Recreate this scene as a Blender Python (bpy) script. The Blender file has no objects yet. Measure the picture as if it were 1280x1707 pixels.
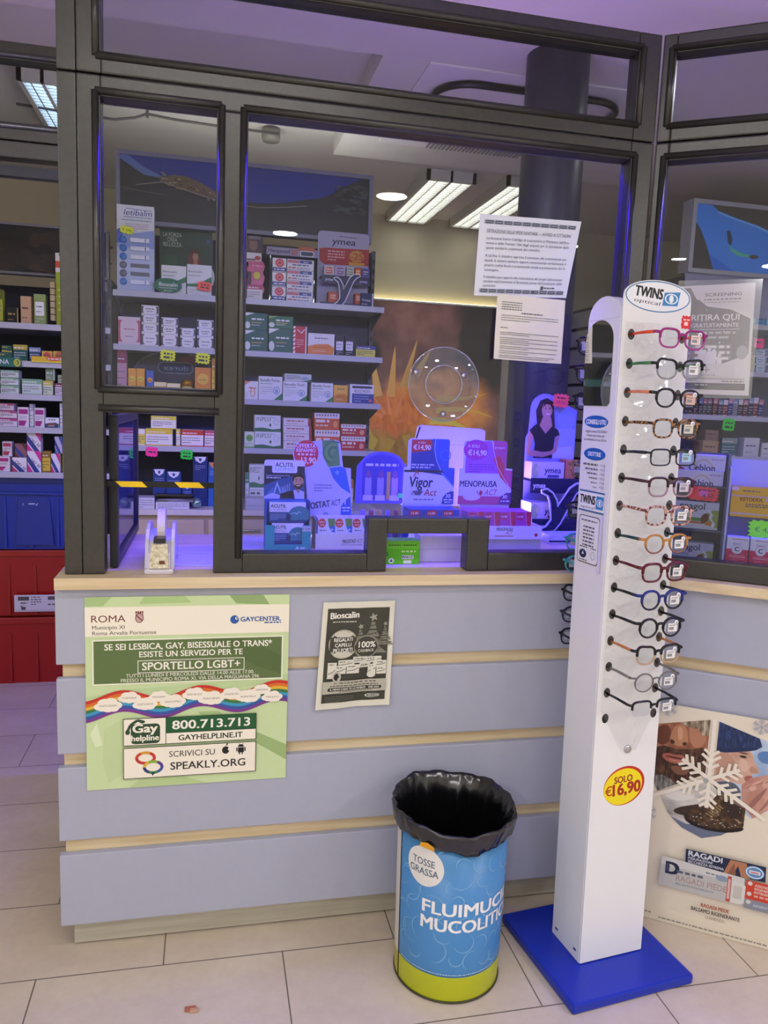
import bpy, bmesh, math, random
from mathutils import Vector, Matrix
random.seed(7)
SC = bpy.context.scene
COL = SC.collection
# ------------------------------------------------------------------ camera, light, exposure
cam_d = bpy.data.cameras.new('camera')
cam_d.sensor_fit = 'HORIZONTAL'; cam_d.sensor_width = 36.0
cam_d.lens = 1296.4 * 36.0 / 1280.0
cam_d.clip_start = 0.02
cam = bpy.data.objects.new('camera', cam_d); COL.objects.link(cam)
_r = Vector((0.97568845, -0.21567775, 0.03892496)); _u = Vector((-0.00828207, 0.1411964, 0.98994696)); _w = Vector((0.2190056, 0.9662022, -0.13597744))
cam.matrix_world = Matrix(((_r.x, _u.x, -_w.x, 0.3552), (_r.y, _u.y, -_w.y, -1.9097), (_r.z, _u.z, -_w.z, 1.4336), (0, 0, 0, 1)))
SC.camera = cam
SC.view_settings.view_transform = 'Standard'
SC.view_settings.look = 'None'
SC.view_settings.exposure = 0.0
SC.view_settings.gamma = 1.0
SC.view_settings.use_curve_mapping = False
wd = bpy.data.worlds.new('world'); SC.world = wd; wd.use_nodes = True
wd.node_tree.nodes['Background'].inputs[0].default_value = (0.9, 0.92, 1.0, 1)
wd.node_tree.nodes['Background'].inputs[1].default_value = 0.08
# lamp levels: emission strength of the place's lamps and of the added fill lamps
LV = dict(down=94.0, far=215.0, inner=70.0, inner_left=12.0, tube=86.0, troffer=6.0, troffer_cool=8.0, blue=800.0, violet=310.0, purple_floor=6.0, mural=6.0, batten=9.0, shelf_top=30.0, back=72.0)

# ------------------------------------------------------------------ materials
def lin(c):
    return c / 12.92 if c <= 0.04045 else ((c + 0.055) / 1.055) ** 2.4
def rgb(h):
    h = h.lstrip('#')
    return tuple(lin(int(h[i:i + 2], 16) / 255) for i in (0, 2, 4)) + (1.0,)
_M = {}
def M(h, rough=0.45, metal=0.0, spec=0.4):
    k = (h, rough, metal, spec)
    if k not in _M:
        m = bpy.data.materials.new('paint_' + h.lstrip('#')); m.use_nodes = True
        b = m.node_tree.nodes['Principled BSDF']
        b.inputs['Base Color'].default_value = rgb(h); b.inputs['Roughness'].default_value = rough
        b.inputs['Metallic'].default_value = metal; b.inputs['Specular IOR Level'].default_value = spec
        _M[k] = m
    return _M[k]
def emit(name, h, s):
    m = bpy.data.materials.new(name); m.use_nodes = True; nt = m.node_tree; nt.nodes.clear()
    e = nt.nodes.new('ShaderNodeEmission'); o = nt.nodes.new('ShaderNodeOutputMaterial')
    e.inputs[0].default_value = rgb(h); e.inputs[1].default_value = s
    nt.links.new(e.outputs[0], o.inputs[0]); return m
def glassy(name, tint, strength=0.9, rough=0.0, base=0.035, haze=0.0, hazecol='#c8d0dc'):
    """clear sheet: tinted see-through plus a mirror share that grows at grazing angles"""
    m = bpy.data.materials.new(name); m.use_nodes = True; nt = m.node_tree; nt.nodes.clear(); N = nt.nodes.new; L = nt.links.new
    o = N('ShaderNodeOutputMaterial'); mx = N('ShaderNodeMixShader'); t = N('ShaderNodeBsdfTransparent'); g = N('ShaderNodeBsdfGlossy')
    t.inputs[0].default_value = rgb(tint); g.inputs['Roughness'].default_value = rough
    lw = N('ShaderNodeLayerWeight'); p = N('ShaderNodeMath'); p.operation = 'POWER'; p.inputs[1].default_value = 5
    lw.inputs[0].default_value = 0.5
    ma = N('ShaderNodeMath'); ma.operation = 'MULTIPLY_ADD'; ma.inputs[1].default_value = strength; ma.inputs[2].default_value = base
    L(lw.outputs['Facing'], p.inputs[0]); L(p.outputs[0], ma.inputs[0]); L(ma.outputs[0], mx.inputs[0])
    src = t
    if haze > 0:
        d = N('ShaderNodeBsdfDiffuse'); d.inputs[0].default_value = rgb(hazecol); m2 = N('ShaderNodeMixShader'); m2.inputs[0].default_value = haze
        L(t.outputs[0], m2.inputs[1]); L(d.outputs[0], m2.inputs[2]); src = m2
    L(src.outputs[0], mx.inputs[1]); L(g.outputs[0], mx.inputs[2]); L(mx.outputs[0], o.inputs[0]); return m
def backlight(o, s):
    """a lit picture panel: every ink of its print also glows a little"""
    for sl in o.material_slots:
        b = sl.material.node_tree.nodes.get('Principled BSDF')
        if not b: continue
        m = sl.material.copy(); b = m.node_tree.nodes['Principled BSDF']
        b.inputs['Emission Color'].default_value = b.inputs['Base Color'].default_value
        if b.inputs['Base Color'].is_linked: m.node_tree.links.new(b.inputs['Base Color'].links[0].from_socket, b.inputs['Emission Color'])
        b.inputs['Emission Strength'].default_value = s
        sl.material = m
def textured(name, build, rough=0.5, metal=0.0, spec=0.4, bump=None):
    m = bpy.data.materials.new(name); m.use_nodes = True; nt = m.node_tree; b = nt.nodes['Principled BSDF']
    b.inputs['Roughness'].default_value = rough; b.inputs['Metallic'].default_value = metal; b.inputs['Specular IOR Level'].default_value = spec
    tc = nt.nodes.new('ShaderNodeTexCoord')
    build(nt, tc.outputs['Object'], b); return m
def noise(nt, co, scale, detail=4, stretch=(1, 1, 1), rough=0.55):
    mp = nt.nodes.new('ShaderNodeMapping'); mp.inputs['Scale'].default_value = stretch
    n = nt.nodes.new('ShaderNodeTexNoise'); n.inputs['Scale'].default_value = scale; n.inputs['Detail'].default_value = detail; n.inputs['Roughness'].default_value = rough
    nt.links.new(co, mp.inputs[0]); nt.links.new(mp.outputs[0], n.inputs['Vector']); return n.outputs[0]
def ramp(nt, fac, stops):
    r = nt.nodes.new('ShaderNodeValToRGB'); e = r.color_ramp.elements
    while len(e) < len(stops): e.new(0.5)
    for i, (p, c) in enumerate(stops):
        e[i].position = p; e[i].color = rgb(c)
    nt.links.new(fac, r.inputs[0]); return r.outputs[0]
def bumpn(nt, fac, b, strength=0.2, dist=0.01):
    n = nt.nodes.new('ShaderNodeBump'); n.inputs['Strength'].default_value = strength; n.inputs['Distance'].default_value = dist
    nt.links.new(fac, n.inputs['Height']); nt.links.new(n.outputs[0], b.inputs['Normal'])

def _floor(nt, co, b):
    mp = nt.nodes.new('ShaderNodeMapping'); mp.inputs['Location'].default_value = (0.354, 0.334, 0)
    nt.links.new(co, mp.inputs[0])
    br = nt.nodes.new('ShaderNodeTexBrick'); br.offset = 0.5; br.offset_frequency = 2; br.squash = 1
    br.inputs['Scale'].default_value = 1; br.inputs['Brick Width'].default_value = 0.604; br.inputs['Row Height'].default_value = 0.2967
    br.inputs['Mortar Size'].default_value = 0.0018; br.inputs['Mortar Smooth'].default_value = 0.1; br.inputs['Bias'].default_value = 0
    nt.links.new(mp.outputs[0], br.inputs['Vector'])
    n1 = noise(nt, co, 3.2, 6, (1, 1.6, 1)); c1 = ramp(nt, n1, [(0.3, '#c0af9a'), (0.55, '#cfc0ab'), (0.75, '#dacdba')])
    n2 = noise(nt, co, 38, 4); c2 = ramp(nt, n2, [(0.25, '#c6b7a1'), (0.7, '#d6c8b4')])
    mx = nt.nodes.new('ShaderNodeMix'); mx.data_type = 'RGBA'; mx.inputs['Factor'].default_value = 0.4
    nt.links.new(c1, mx.inputs['A']); nt.links.new(c2, mx.inputs['B'])
    nt.links.new(mx.outputs['Result'], br.inputs['Color1']); nt.links.new(mx.outputs['Result'], br.inputs['Color2'])
    br.inputs['Mortar'].default_value = rgb('#6d6353')
    nt.links.new(br.outputs['Color'], b.inputs['Base Color'])
    bumpn(nt, n2, b, 0.06, 0.004)
FLOOR = textured('floor_tile', _floor, 0.42)
def _wood(nt, co, b):
    n = noise(nt, co, 9, 6, (0.35, 3, 7)); c = ramp(nt, n, [(0.25, '#c9b083'), (0.5, '#d9c59d'), (0.7, '#e3d2ae')])
    nt.links.new(c, b.inputs['Base Color'])
WOOD = textured('pale_wood', _wood, 0.4)
def _lam(nt, co, b):
    n = noise(nt, co, 60, 3); c = ramp(nt, n, [(0.3, '#a9acbb'), (0.7, '#abaebd')]); nt.links.new(c, b.inputs['Base Color'])
LAM = textured('lilac_laminate', _lam, 0.38)
def _wall(nt, co, b):
    n = noise(nt, co, 2.0, 4); c = ramp(nt, n, [(0.3, '#cfc6a8'), (0.7, '#d8cfb2')]); nt.links.new(c, b.inputs['Base Color'])
def _wallf(nt, co, b):
    n = noise(nt, co, 2.0, 4); c = ramp(nt, n, [(0.3, '#e4e2dc'), (0.7, '#e9e7e2')]); nt.links.new(c, b.inputs['Base Color'])
WALLF = textured('white_wall', _wallf, 0.85)
WALL = textured('beige_wall', _wall, 0.85)
def _ceil(nt, co, b):
    n = noise(nt, co, 3.0, 4); c = ramp(nt, n, [(0.3, '#d6d2cc'), (0.7, '#dcd8d2')]); nt.links.new(c, b.inputs['Base Color'])
CEIL = textured('ceiling_paint', _ceil, 0.9)
def _frame(nt, co, b):
    n = noise(nt, co, 90, 3); c = ramp(nt, n, [(0.3, '#454440'), (0.7, '#4b4a45')]); nt.links.new(c, b.inputs['Base Color'])
FRAME = textured('grey_frame_paint', _frame, 0.33, 0.55, 0.5)
def _alu(nt, co, b):
    n = noise(nt, co, 20, 4, (0.2, 1, 6)); c = ramp(nt, n, [(0.3, '#b3ae9d'), (0.7, '#c4c0b0')]); nt.links.new(c, b.inputs['Base Color'])
ALU = textured('brushed_plinth', _alu, 0.4, 0.25)
GLASS = glassy('pane_glass', '#edf0f2', 0.9, 0.0, 0.028)
PERSPEX = glassy('clear_perspex', '#e6ecf4', 0.8, 0.03, 0.06, 0.05)
LENS = glassy('lens_clear', '#f6f8fa', 0.8, 0.0, 0.05)
FILM = glassy('wrapping_film', '#fbfbfb', 0.8, 0.1, 0.10)
MIRROR = M('#d8d8d8', 0.02, 1.0)
CHROME = M('#c8c8cc', 0.15, 1.0)
BAG = M('#0b0b0c', 0.2, 0.0, 0.9)
STEEL = M('#a5a8b2', 0.4, 0.2)

# ------------------------------------------------------------------ mesh builder
class MB:
    def __init__(s):
        s.v = []; s.f = []; s.mi = []; s.sm = []; s.mats = []
    def idx(s, m):
        if isinstance(m, str): m = M(m)
        if m not in s.mats: s.mats.append(m)
        return s.mats.index(m)
    def face(s, pts, m, smooth=False):
        b = len(s.v); s.v += [tuple(p) for p in pts]; s.f.append(list(range(b, b + len(pts)))); s.mi.append(s.idx(m)); s.sm.append(smooth)
    def raw(s, verts, faces, m, smooth=False):
        b = len(s.v); s.v += [tuple(p) for p in verts]; i = s.idx(m)
        for f in faces:
            s.f.append([b + k for k in f]); s.mi.append(i); s.sm.append(smooth)
    def box(s, a, b, m, bev=0.0, mx=None):
        x0, y0, z0 = a; x1, y1, z1 = b
        bm = bmesh.new(); bmesh.ops.create_cube(bm, size=1)
        for v in bm.verts:
            v.co = Vector(((x0 + x1) / 2 + v.co.x * (x1 - x0), (y0 + y1) / 2 + v.co.y * (y1 - y0), (z0 + z1) / 2 + v.co.z * (z1 - z0)))
        if bev > 0:
            bmesh.ops.bevel(bm, geom=list(bm.edges), offset=bev, segments=2, affect='EDGES', profile=0.6)
        s.bm(bm, m, mx)
    def bm(s, bm, m, mx=None, smooth=False):
        bm.verts.index_update()
        s.raw([(mx @ v.co) if mx else v.co for v in bm.verts], [[v.index for v in f.verts] for f in bm.faces], m, smooth); bm.free()
    def prism(s, poly, O, U, V, N, d, m, mside=None):
        """polygon in (u,v) pushed along N by d"""
        O, U, V, N = Vector(O), Vector(U), Vector(V), Vector(N)
        a = [O + U * x + V * y for x, y in poly]; b = [p + N * d for p in a]; n = len(a)
        s.face(a, m); s.face(list(reversed(b)), m)
        for i in range(n):
            j = (i + 1) % n; s.face([a[i], b[i], b[j], a[j]], mside or m)
    def tube(s, path, r, m, n=8, closed=False, cap=True, scale=None):
        P = [Vector(p) for p in path]; k = len(P); rings = []; prev = None
        for i in range(k):
            if closed: t = P[(i + 1) % k] - P[i - 1]
            else: t = P[min(i + 1, k - 1)] - P[max(i - 1, 0)]
            t.normalize()
            if prev is None:
                a = Vector((0, 0, 1)) if abs(t.z) < 0.9 else Vector((1, 0, 0)); prev = (a - t * a.dot(t)).normalized()
            prev = (prev - t * prev.dot(t)).normalized(); q = t.cross(prev)
            rr = r[i] if isinstance(r, (list, tuple)) else r
            sx, sy = scale or (1, 1)
            rings.append([P[i] + prev * (math.cos(2 * math.pi * j / n) * rr * sx) + q * (math.sin(2 * math.pi * j / n) * rr * sy) for j in range(n)])
        vs = [p for g in rings for p in g]; fs = []
        for i in range(k if closed else k - 1):
            for j in range(n):
                a, b = i * n + j, i * n + (j + 1) % n; c = ((i + 1) % k) * n
                fs.append([a, b, c + (j + 1) % n, c + j])
        if cap and not closed: fs += [list(range(n))[::-1], [(k - 1) * n + j for j in range(n)]]
        s.raw(vs, fs, m, True)
    def lathe(s, prof, C, m, n=40, axis='Z', smooth=True, cap=False):
        C = Vector(C); vs = []; fs = []
        for r, h in prof:
            for j in range(n):
                a = 2 * math.pi * j / n
                p = Vector((r * math.cos(a), r * math.sin(a), h))
                if axis == 'Y': p = Vector((p.x, h, p.y))
                vs.append(C + p)
        for i in range(len(prof) - 1):
            for j in range(n):
                fs.append([i * n + j, i * n + (j + 1) % n, (i + 1) * n + (j + 1) % n, (i + 1) * n + j])
        s.raw(vs, fs, m, smooth)
        if cap:
            s.raw(vs[:n], [list(range(n))[::-1]], m); s.raw(vs[-n:], [list(range(n))], m)
    def build(s, name, parent=None, loc=None):
        me = bpy.data.meshes.new(name)
        v = s.v
        if loc is not None: v = [(p[0] - loc[0], p[1] - loc[1], p[2] - loc[2]) for p in v]
        me.from_pydata(v, [], s.f)
        for m in s.mats: me.materials.append(m)
        me.polygons.foreach_set('material_index', s.mi); me.polygons.foreach_set('use_smooth', s.sm); me.update()
        o = bpy.data.objects.new(name, me); COL.objects.link(o)
        if loc is not None: o.location = loc
        if parent is not None:
            o.parent = parent
        return o

def tag(o, label, cat, group=None):
    o['label'] = label; o['category'] = cat
    if group: o['group'] = group
    return o
def thing(name, label, cat, loc=(0, 0, 0), group=None):
    o = bpy.data.objects.new(name, None); COL.objects.link(o); o.location = loc; o.empty_display_size = 0.05
    return tag(o, label, cat, group)
def part(mb, name, root, label=None):
    """link a mesh given in world coordinates as a child of an unrotated root"""
    o = mb.build(name); o.parent = root
    if root.parent is None: o.matrix_parent_inverse = Matrix.Translation(-root.location)
    if label: o['label'] = label
    return o
def struct(mb, name, parent=None):
    o = mb.build(name)
    if parent is not None: o.parent = parent
    else: o['kind'] = 'structure'
    return o

def solo(a, name, c, label, cat, group=None): return tag(a.build(name, None, c), label, cat, group)
ORD = ['first', 'second', 'third', 'fourth', 'fifth', 'sixth', 'seventh', 'eighth']
def lift(a, name, label, cat, group=None):
    """a loose thing of one mesh, its origin under its middle"""
    c = ((min(p[0] for p in a.v) + max(p[0] for p in a.v)) / 2, (min(p[1] for p in a.v) + max(p[1] for p in a.v)) / 2, min(p[2] for p in a.v))
    return solo(a, name, c, label, cat, group)
# ------------------------------------------------------------------ lettering and flat print
_tc = bpy.data.curves.new('type', 'FONT'); _to = bpy.data.objects.new('type', _tc); COL.objects.link(_to)
_tc.fill_mode = 'FRONT' if 'FRONT' in [e.identifier for e in bpy.types.Curve.bl_rna.properties['fill_mode'].enum_items] else 'BOTH'
_tcache = {}
def glyphs(t, bold, ital):
    k = (t, bold, ital)
    if k not in _tcache:
        _tc.body = t; _tc.size = 1.0; _tc.resolution_u = 3; _tc.offset = bold; _tc.shear = ital; _tc.dimensions = '2D'
        dg = bpy.context.evaluated_depsgraph_get(); dg.update()
        me = bpy.data.meshes.new_from_object(_to.evaluated_get(dg))
        vs = [(v.co.x, v.co.y) for v in me.vertices]; fs = [list(p.vertices) for p in me.polygons]
        bpy.data.meshes.remove(me); _tcache[k] = (vs, fs)
    return _tcache[k]
CAP = None
class Art:
    """flat print on a panel; design units run x right, y DOWN from the panel's top-left corner"""
    def __init__(s, mb, O, U, V, w, h, dw, dh, eps=4e-5, base=2e-4):
        s.mb = mb; s.O = Vector(O); s.U = Vector(U) * (w / dw); s.V = Vector(V) * (h / dh)
        s.N = Vector(V).cross(Vector(U)).normalized(); s.lay = 0; s.eps = eps; s.base = base; s.dw = dw; s.dh = dh; s.warp = None
    def p(s, x, y):
        q = s.O + s.U * x + s.V * y + s.N * (s.base + s.lay * s.eps)
        return q + s.N * s.warp(x, y) if s.warp else q
    def poly(s, pts, c):
        s.mb.face([s.p(x, y) for x, y in pts], c); s.lay += 1
    def blob(s, pts, c, it=3):
        for _ in range(it):
            q = []
            for (ax, ay), (bx, by) in zip(pts, pts[1:] + pts[:1]): q += [(ax * .75 + bx * .25, ay * .75 + by * .25), (ax * .25 + bx * .75, ay * .25 + by * .75)]
            pts = q
        s.poly(pts, c)
    def rect(s, x0, y0, x1, y1, c): s.poly([(x0, y1), (x1, y1), (x1, y0), (x0, y0)], c)
    def rrect(s, x0, y0, x1, y1, r, c, n=4):
        pts = []
        for cx, cy, a0 in ((x1 - r, y1 - r, 0), (x0 + r, y1 - r, 90), (x0 + r, y0 + r, 180), (x1 - r, y0 + r, 270)):
            for i in range(n + 1):
                a = math.radians(a0 + 90 * i / n); pts.append((cx + r * math.cos(a), cy + r * math.sin(a)))
        s.poly(pts, c)
    def ell(s, cx, cy, rx, ry, c, n=20, a0=0, a1=360, rot=0):
        pts = []; cr, sr = math.cos(math.radians(rot)), math.sin(math.radians(rot))
        k = n if a1 - a0 >= 360 else n + 1
        for i in range(k):
            a = math.radians(a0 + (a1 - a0) * i / n); x, y = rx * math.cos(a), ry * math.sin(a)
            pts.append((cx + x * cr - y * sr, cy + x * sr + y * cr))
        s.poly(pts, c)
    def ring(s, cx, cy, rx, ry, t, c, n=24, a0=0, a1=360):
        for i in range(n):
            a = math.radians(a0 + (a1 - a0) * i / n); b = math.radians(a0 + (a1 - a0) * (i + 1) / n)
            s.mb.face([s.p(cx + (rx - q) * math.cos(g), cy + (ry - q) * math.sin(g)) for q, g in ((0, a), (0, b), (t, b), (t, a))], c)
        s.lay += 1
    def line(s, pts, w, c):
        for (x0, y0), (x1, y1) in zip(pts, pts[1:]):
            d = math.hypot(x1 - x0, y1 - y0) or 1; nx, ny = -(y1 - y0) / d * w / 2, (x1 - x0) / d * w / 2
            s.mb.face([s.p(x0 + nx, y0 + ny), s.p(x1 + nx, y1 + ny), s.p(x1 - nx, y1 - ny), s.p(x0 - nx, y0 - ny)], c)
        s.lay += 1
    def frame(s, x0, y0, x1, y1, t, c):
        s.rect(x0, y0, x1, y0 + t, c); s.rect(x0, y1 - t, x1, y1, c); s.rect(x0, y0, x0 + t, y1, c); s.rect(x1 - t, y0, x1, y1, c)
    def star(s, cx, cy, rx, ry, c, n=16, k=0.82):
        s.poly([(cx + rx * (1 if i % 2 else k) * math.cos(math.pi * i / n), cy + ry * (1 if i % 2 else k) * math.sin(math.pi * i / n)) for i in range(2 * n)], c)
    def text(s, t, x, y, h, c, align='c', w=None, bold=0.0, ital=0.0, rot=0, mirror=False):
        """x, y = anchor on the baseline, h = height of a capital, w = fit to this width"""
        global CAP
        if CAP is None: CAP = max(q[1] for q in glyphs('H', 0, 0)[0])
        vs, fs = glyphs(t, 0.0, ital)
        if not vs: return
        x0 = min(q[0] for q in vs); x1 = max(q[0] for q in vs); k = h / CAP; kx = (w / (x1 - x0)) if w else k
        tw = (x1 - x0) * kx; ox = {'l': 0, 'c': -tw / 2, 'r': -tw}[align]
        cr, sr = math.cos(math.radians(rot)), math.sin(math.radians(rot)); out = []
        bo = bold * h * 0.9
        for dx, dy in (((-bo, -bo * .5), (bo, -bo * .5), (-bo, bo * .5), (bo, bo * .5)) if bold else ((0, 0),)):
            out = []
            for a, b in vs:
                px, py = ox + (a - x0) * kx + dx, -b * k + dy
                if mirror: px = -px
                out.append(s.p(x + px * cr - py * sr, y + px * sr + py * cr))
            s.mb.raw(out, fs, c); s.lay += 0.25
    def dashes(s, x0, x1, y, h, c, seed=1, fill=0.9):
        """a line of print too small to read: short strokes"""
        r = random.Random(seed * 977 + int(y * 13)); x = x0; end = x0 + (x1 - x0) * fill
        while x < end:
            q = min(x + h * r.uniform(1.2, 3.6), end); s.mb.face([s.p(x, y), s.p(q, y), s.p(q, y - h), s.p(x, y - h)], c); x = q + h * 0.7
        s.lay += 1
    def para(s, x0, x1, y0, dy, n, h, c, seed=1, last=0.5):
        for i in range(n): s.dashes(x0, x1, y0 + dy * i, h, c, seed + i, last if i == n - 1 else 1.0)
def wall_art(mb, x0, x1, z0, z1, y, dw, dh, **k):
    """print on a panel that faces the customers (-Y)"""
    if y > 1.5: k.setdefault('eps', 1.2e-4)
    return Art(mb, (x0, y, z1), (1, 0, 0), (0, 0, -1), x1 - x0, z1 - z0, dw, dh, **k)
# ------------------------------------------------------------------ setting
PHI = 0.609
RM = Matrix.Translation((1.471, 0, 0)) @ Matrix.Rotation(-PHI, 4, 'Z')     # right-hand section: x along the counter, y inwards
FM = Matrix.Identity(4)
_d = Vector((math.cos(PHI), -math.sin(PHI), 0))
def plain(name, a, b, m, kind=True):
    q = MB(); q.box(a, b, m); o = q.build(name)
    if kind: o['kind'] = 'structure'
    return o
plain('floor', (-3, -5.6, -0.1), (5, 4.25, 0), FLOOR)
plain('wall_back', (-3, 4.25, 0), (5, 4.35, 3.0), WALL)
plain('wall_left', (-3.1, -5.6, 0), (-3, 4.25, 3.0), WALLF)
plain('wall_right', (5, -5.6, 0), (5.1, 4.25, 3.0), WALLF)
plain('wall_front', (-3, -5.7, 0), (5, -5.6, 3.0), WALLF)
q = MB()
q.box((-3, -5.6, 2.9), (5, 4.25, 3.0), CEIL)
q.box((-3, -5.6, 2.8), (5, 1.31, 2.9), CEIL); q.box((1.01, 1.31, 2.8), (5, 2.6, 2.9), CEIL)
o = q.build('ceiling'); o['kind'] = 'structure'
q = MB(); q.lathe([(0.122, 0.0), (0.122, 2.8)], (1.665, 1.115, 0), M('#2f2f38', 0.35, 0.1), 48)
o = q.build('column'); o['kind'] = 'structure'

# --- lamps
def downlight(x, y, z, label, lv, col='#f7f6fa', r=0.1):
    t = thing('downlight', label, 'lamp', (x, y, z), 'round ceiling downlights')
    a = MB(); a.lathe([(r, 0), (r + 0.012, -0.008), (r + 0.02, 0)], (x, y, z), 'f0f0ee', 24); part(a, 'trim_ring', t)
    a = MB(); a.face([(x + r * math.cos(k * math.pi / 8), y - r * math.sin(k * math.pi / 8), z - 0.003) for k in range(16)], emit('lamp_glow', col, lv)); part(a, 'diffuser', t)
downlight(1.511, -3.19, 2.8, 'round white ceiling downlight reflected beside the ceiling lights', LV['down'])
downlight(0.942, -4.62, 2.8, 'round white ceiling downlight reflected over the mountain picture', LV['down'])
downlight(3.1, -1.7, 2.8, 'round white ceiling downlight over the right of the shop', LV['down'])
downlight(-1.6, -1.5, 2.8, 'round white ceiling downlight over the left of the shop', LV['down'])
downlight(-0.2, 0.72, 2.8, 'round white ceiling downlight behind the counter, by the passage', LV['inner_left'])
downlight(2.7, 0.9, 2.8, 'round white ceiling downlight behind the right window', LV['inner'])
downlight(-1.6, -4.1, 2.8, 'small bright ceiling downlight behind the customers, left', LV['far'] * 1.5, '#f7f6fa', 0.06)
downlight(-1.2, -4.95, 2.8, 'unseen added fill downlight on the ceiling near the entrance wall', LV['far'], '#f7f6fa', 0.13)  # this and the following large lamps are added fill behind the camera
downlight(3.2, -4.2, 2.8, 'unseen added fill downlight on the ceiling behind the customers, right', LV['far'], '#f7f6fa', 0.13)
downlight(-1.7, -2.9, 2.8, 'unseen added fill downlight on the ceiling by the left shop wall', LV['far'], '#f7f6fa', 0.13)
downlight(3.7, -3.1, 2.8, 'unseen added fill downlight on the ceiling by the right shop wall', LV['far'], '#f7f6fa', 0.13)
def tube_lamp(p0, p1, w, label, lv, col, up=False):
    p0, p1 = Vector(p0), Vector(p1); d = (p1 - p0).normalized(); n = Vector((-d.y, d.x, 0)) * w / 2
    t = thing('linear_lamp', label, 'lamp', p0)
    hz = Vector((0, 0, 0.02)); s = -1 if up else 1
    a = MB(); a.prism([(0, -w / 2 - 0.006), ((p1 - p0).length, -w / 2 - 0.006), ((p1 - p0).length, w / 2 + 0.006), (0, w / 2 + 0.006)], p0 + Vector((0, 0, 0.004 * s)), d, n.normalized(), Vector((0, 0, s)), 0.012, 'e6e6e6')
    part(a, 'housing', t)
    a = MB(); a.face([p0 + n, p1 + n, p1 - n, p0 - n], emit('lamp_glow', col, lv)); part(a, 'diffuser', t)
    return t
tube_lamp((-0.2, -1.72, 2.783), (1.0, -1.72, 2.783), 0.055, 'unseen white linear key lamp added over the customers', LV['tube'], '#f7f6fa')  # added key light, placed where no pane mirrors it
def led_bar(label, mx, x0, x1):
    t = thing('led_bar', label, 'lamp'); t.matrix_world = mx
    a = MB(); a.box((x0, 0.105, 2.112), (x1, 0.117, 2.124), emit('led_glow', '#3a18ff', LV['blue'])); a.build('led_strip', t)
    a = MB(); a.box((x0, 0.119, 2.112), (x1, 0.122, 2.14), M('#8a8a8e', 0.4)); a.box((x0, 0.1, 2.1245), (x1, 0.1225, 2.1275), M('#8a8a8e', 0.4)); a.box((x0, 0.0995, 2.0965), (x1, 0.1025, 2.1245), M('#8a8a8e', 0.4)); a.build('added_shade', t)  # unseen fins added to keep the blue off shelves, ceiling and front
    for x in (x0, (x0 + x1) / 2, x1):
        a = MB(); a.box((x - 0.006, 0.1026, 2.112), (x + 0.006, 0.105, 2.124), CHROME); a.build('clip', t)
led_bar('blue LED bar behind the crossbar over the counter', FM, 0.13, 1.40)
led_bar('blue LED bar behind the right crossbar', RM, 0.05, 1.3)
t = thing('linear_lamp', 'added fill lamp hidden on the back of the crossbar, facing the shelves', 'lamp', (0.76, 0.1, 2.145))  # hidden lamp added to brighten the shelf fronts
a = MB(); a.box((0.14, 0.0952, 2.143), (1.39, 0.1, 2.188), M('#e6e6e6')); a.box((0.14, 0.0952, 2.188), (1.39, 0.165, 2.191), M('#8a8a8e')); part(a, 'housing', t)
a = MB(); a.face([(0.15, 0.1005, 2.147), (0.15, 0.1005, 2.185), (1.38, 0.1005, 2.185), (1.38, 0.1005, 2.147)], emit('lamp_glow', '#f4f4f4', LV['back'])); part(a, 'diffuser', t)
def added_uplight(label, x0, x1):
    t = tube_lamp((x0, 0.59, 1.010), (x1, 0.59, 1.010), 0.04, label, LV['violet'], '#c79cf4', True)  # hidden uplight added to tint the ceiling lavender
    for y in (0.564, 0.611):
        a = MB(); a.box((x0, y, 1.0005), (x1, y + 0.003, 1.052 if y > .6 else 1.03), M('#8a8a8e', 0.4)); part(a, 'channel_side', t)  # side walls added to keep the lavender off the shelves
added_uplight('added lavender uplight hidden on the rear edge of the worktop, left length', 0.70, 1.01)
added_uplight('added lavender uplight hidden on the rear edge of the worktop, right length', 1.235, 1.425)
tube_lamp((3.02, 2.38, 2.86), (3.50, 2.15, 2.86), 0.05, 'white batten lamp over the right window shelves', LV['batten'], '#fff6e0')
tube_lamp((0.0, -0.75, 2.784), (2.6, -0.75, 2.784), 0.05, 'violet linear ceiling lamp in front of the counter', LV['purple_floor'], '#8040ff')
tube_lamp((1.32, 4.225, 2.262), (2.66, 4.225, 2.262), 0.03, 'warm lamp along the top of the orange mural', LV['mural'], '#ffe9b0', True)
tube_lamp((0.0, 2.27, 2.30), (1.1, 2.27, 2.30), 0.05, 'added white uplight hidden on top of the shelving behind the hills picture', LV['shelf_top'], '#fff8f0', True)  # out-of-sight lamp added to brighten the raised ceiling
GRID = emit('troffer_glow', '#fff8ee', LV['troffer'])
GRIDC = emit('troffer_glow_cool', '#b9d4ff', LV['troffer_cool'])
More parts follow.
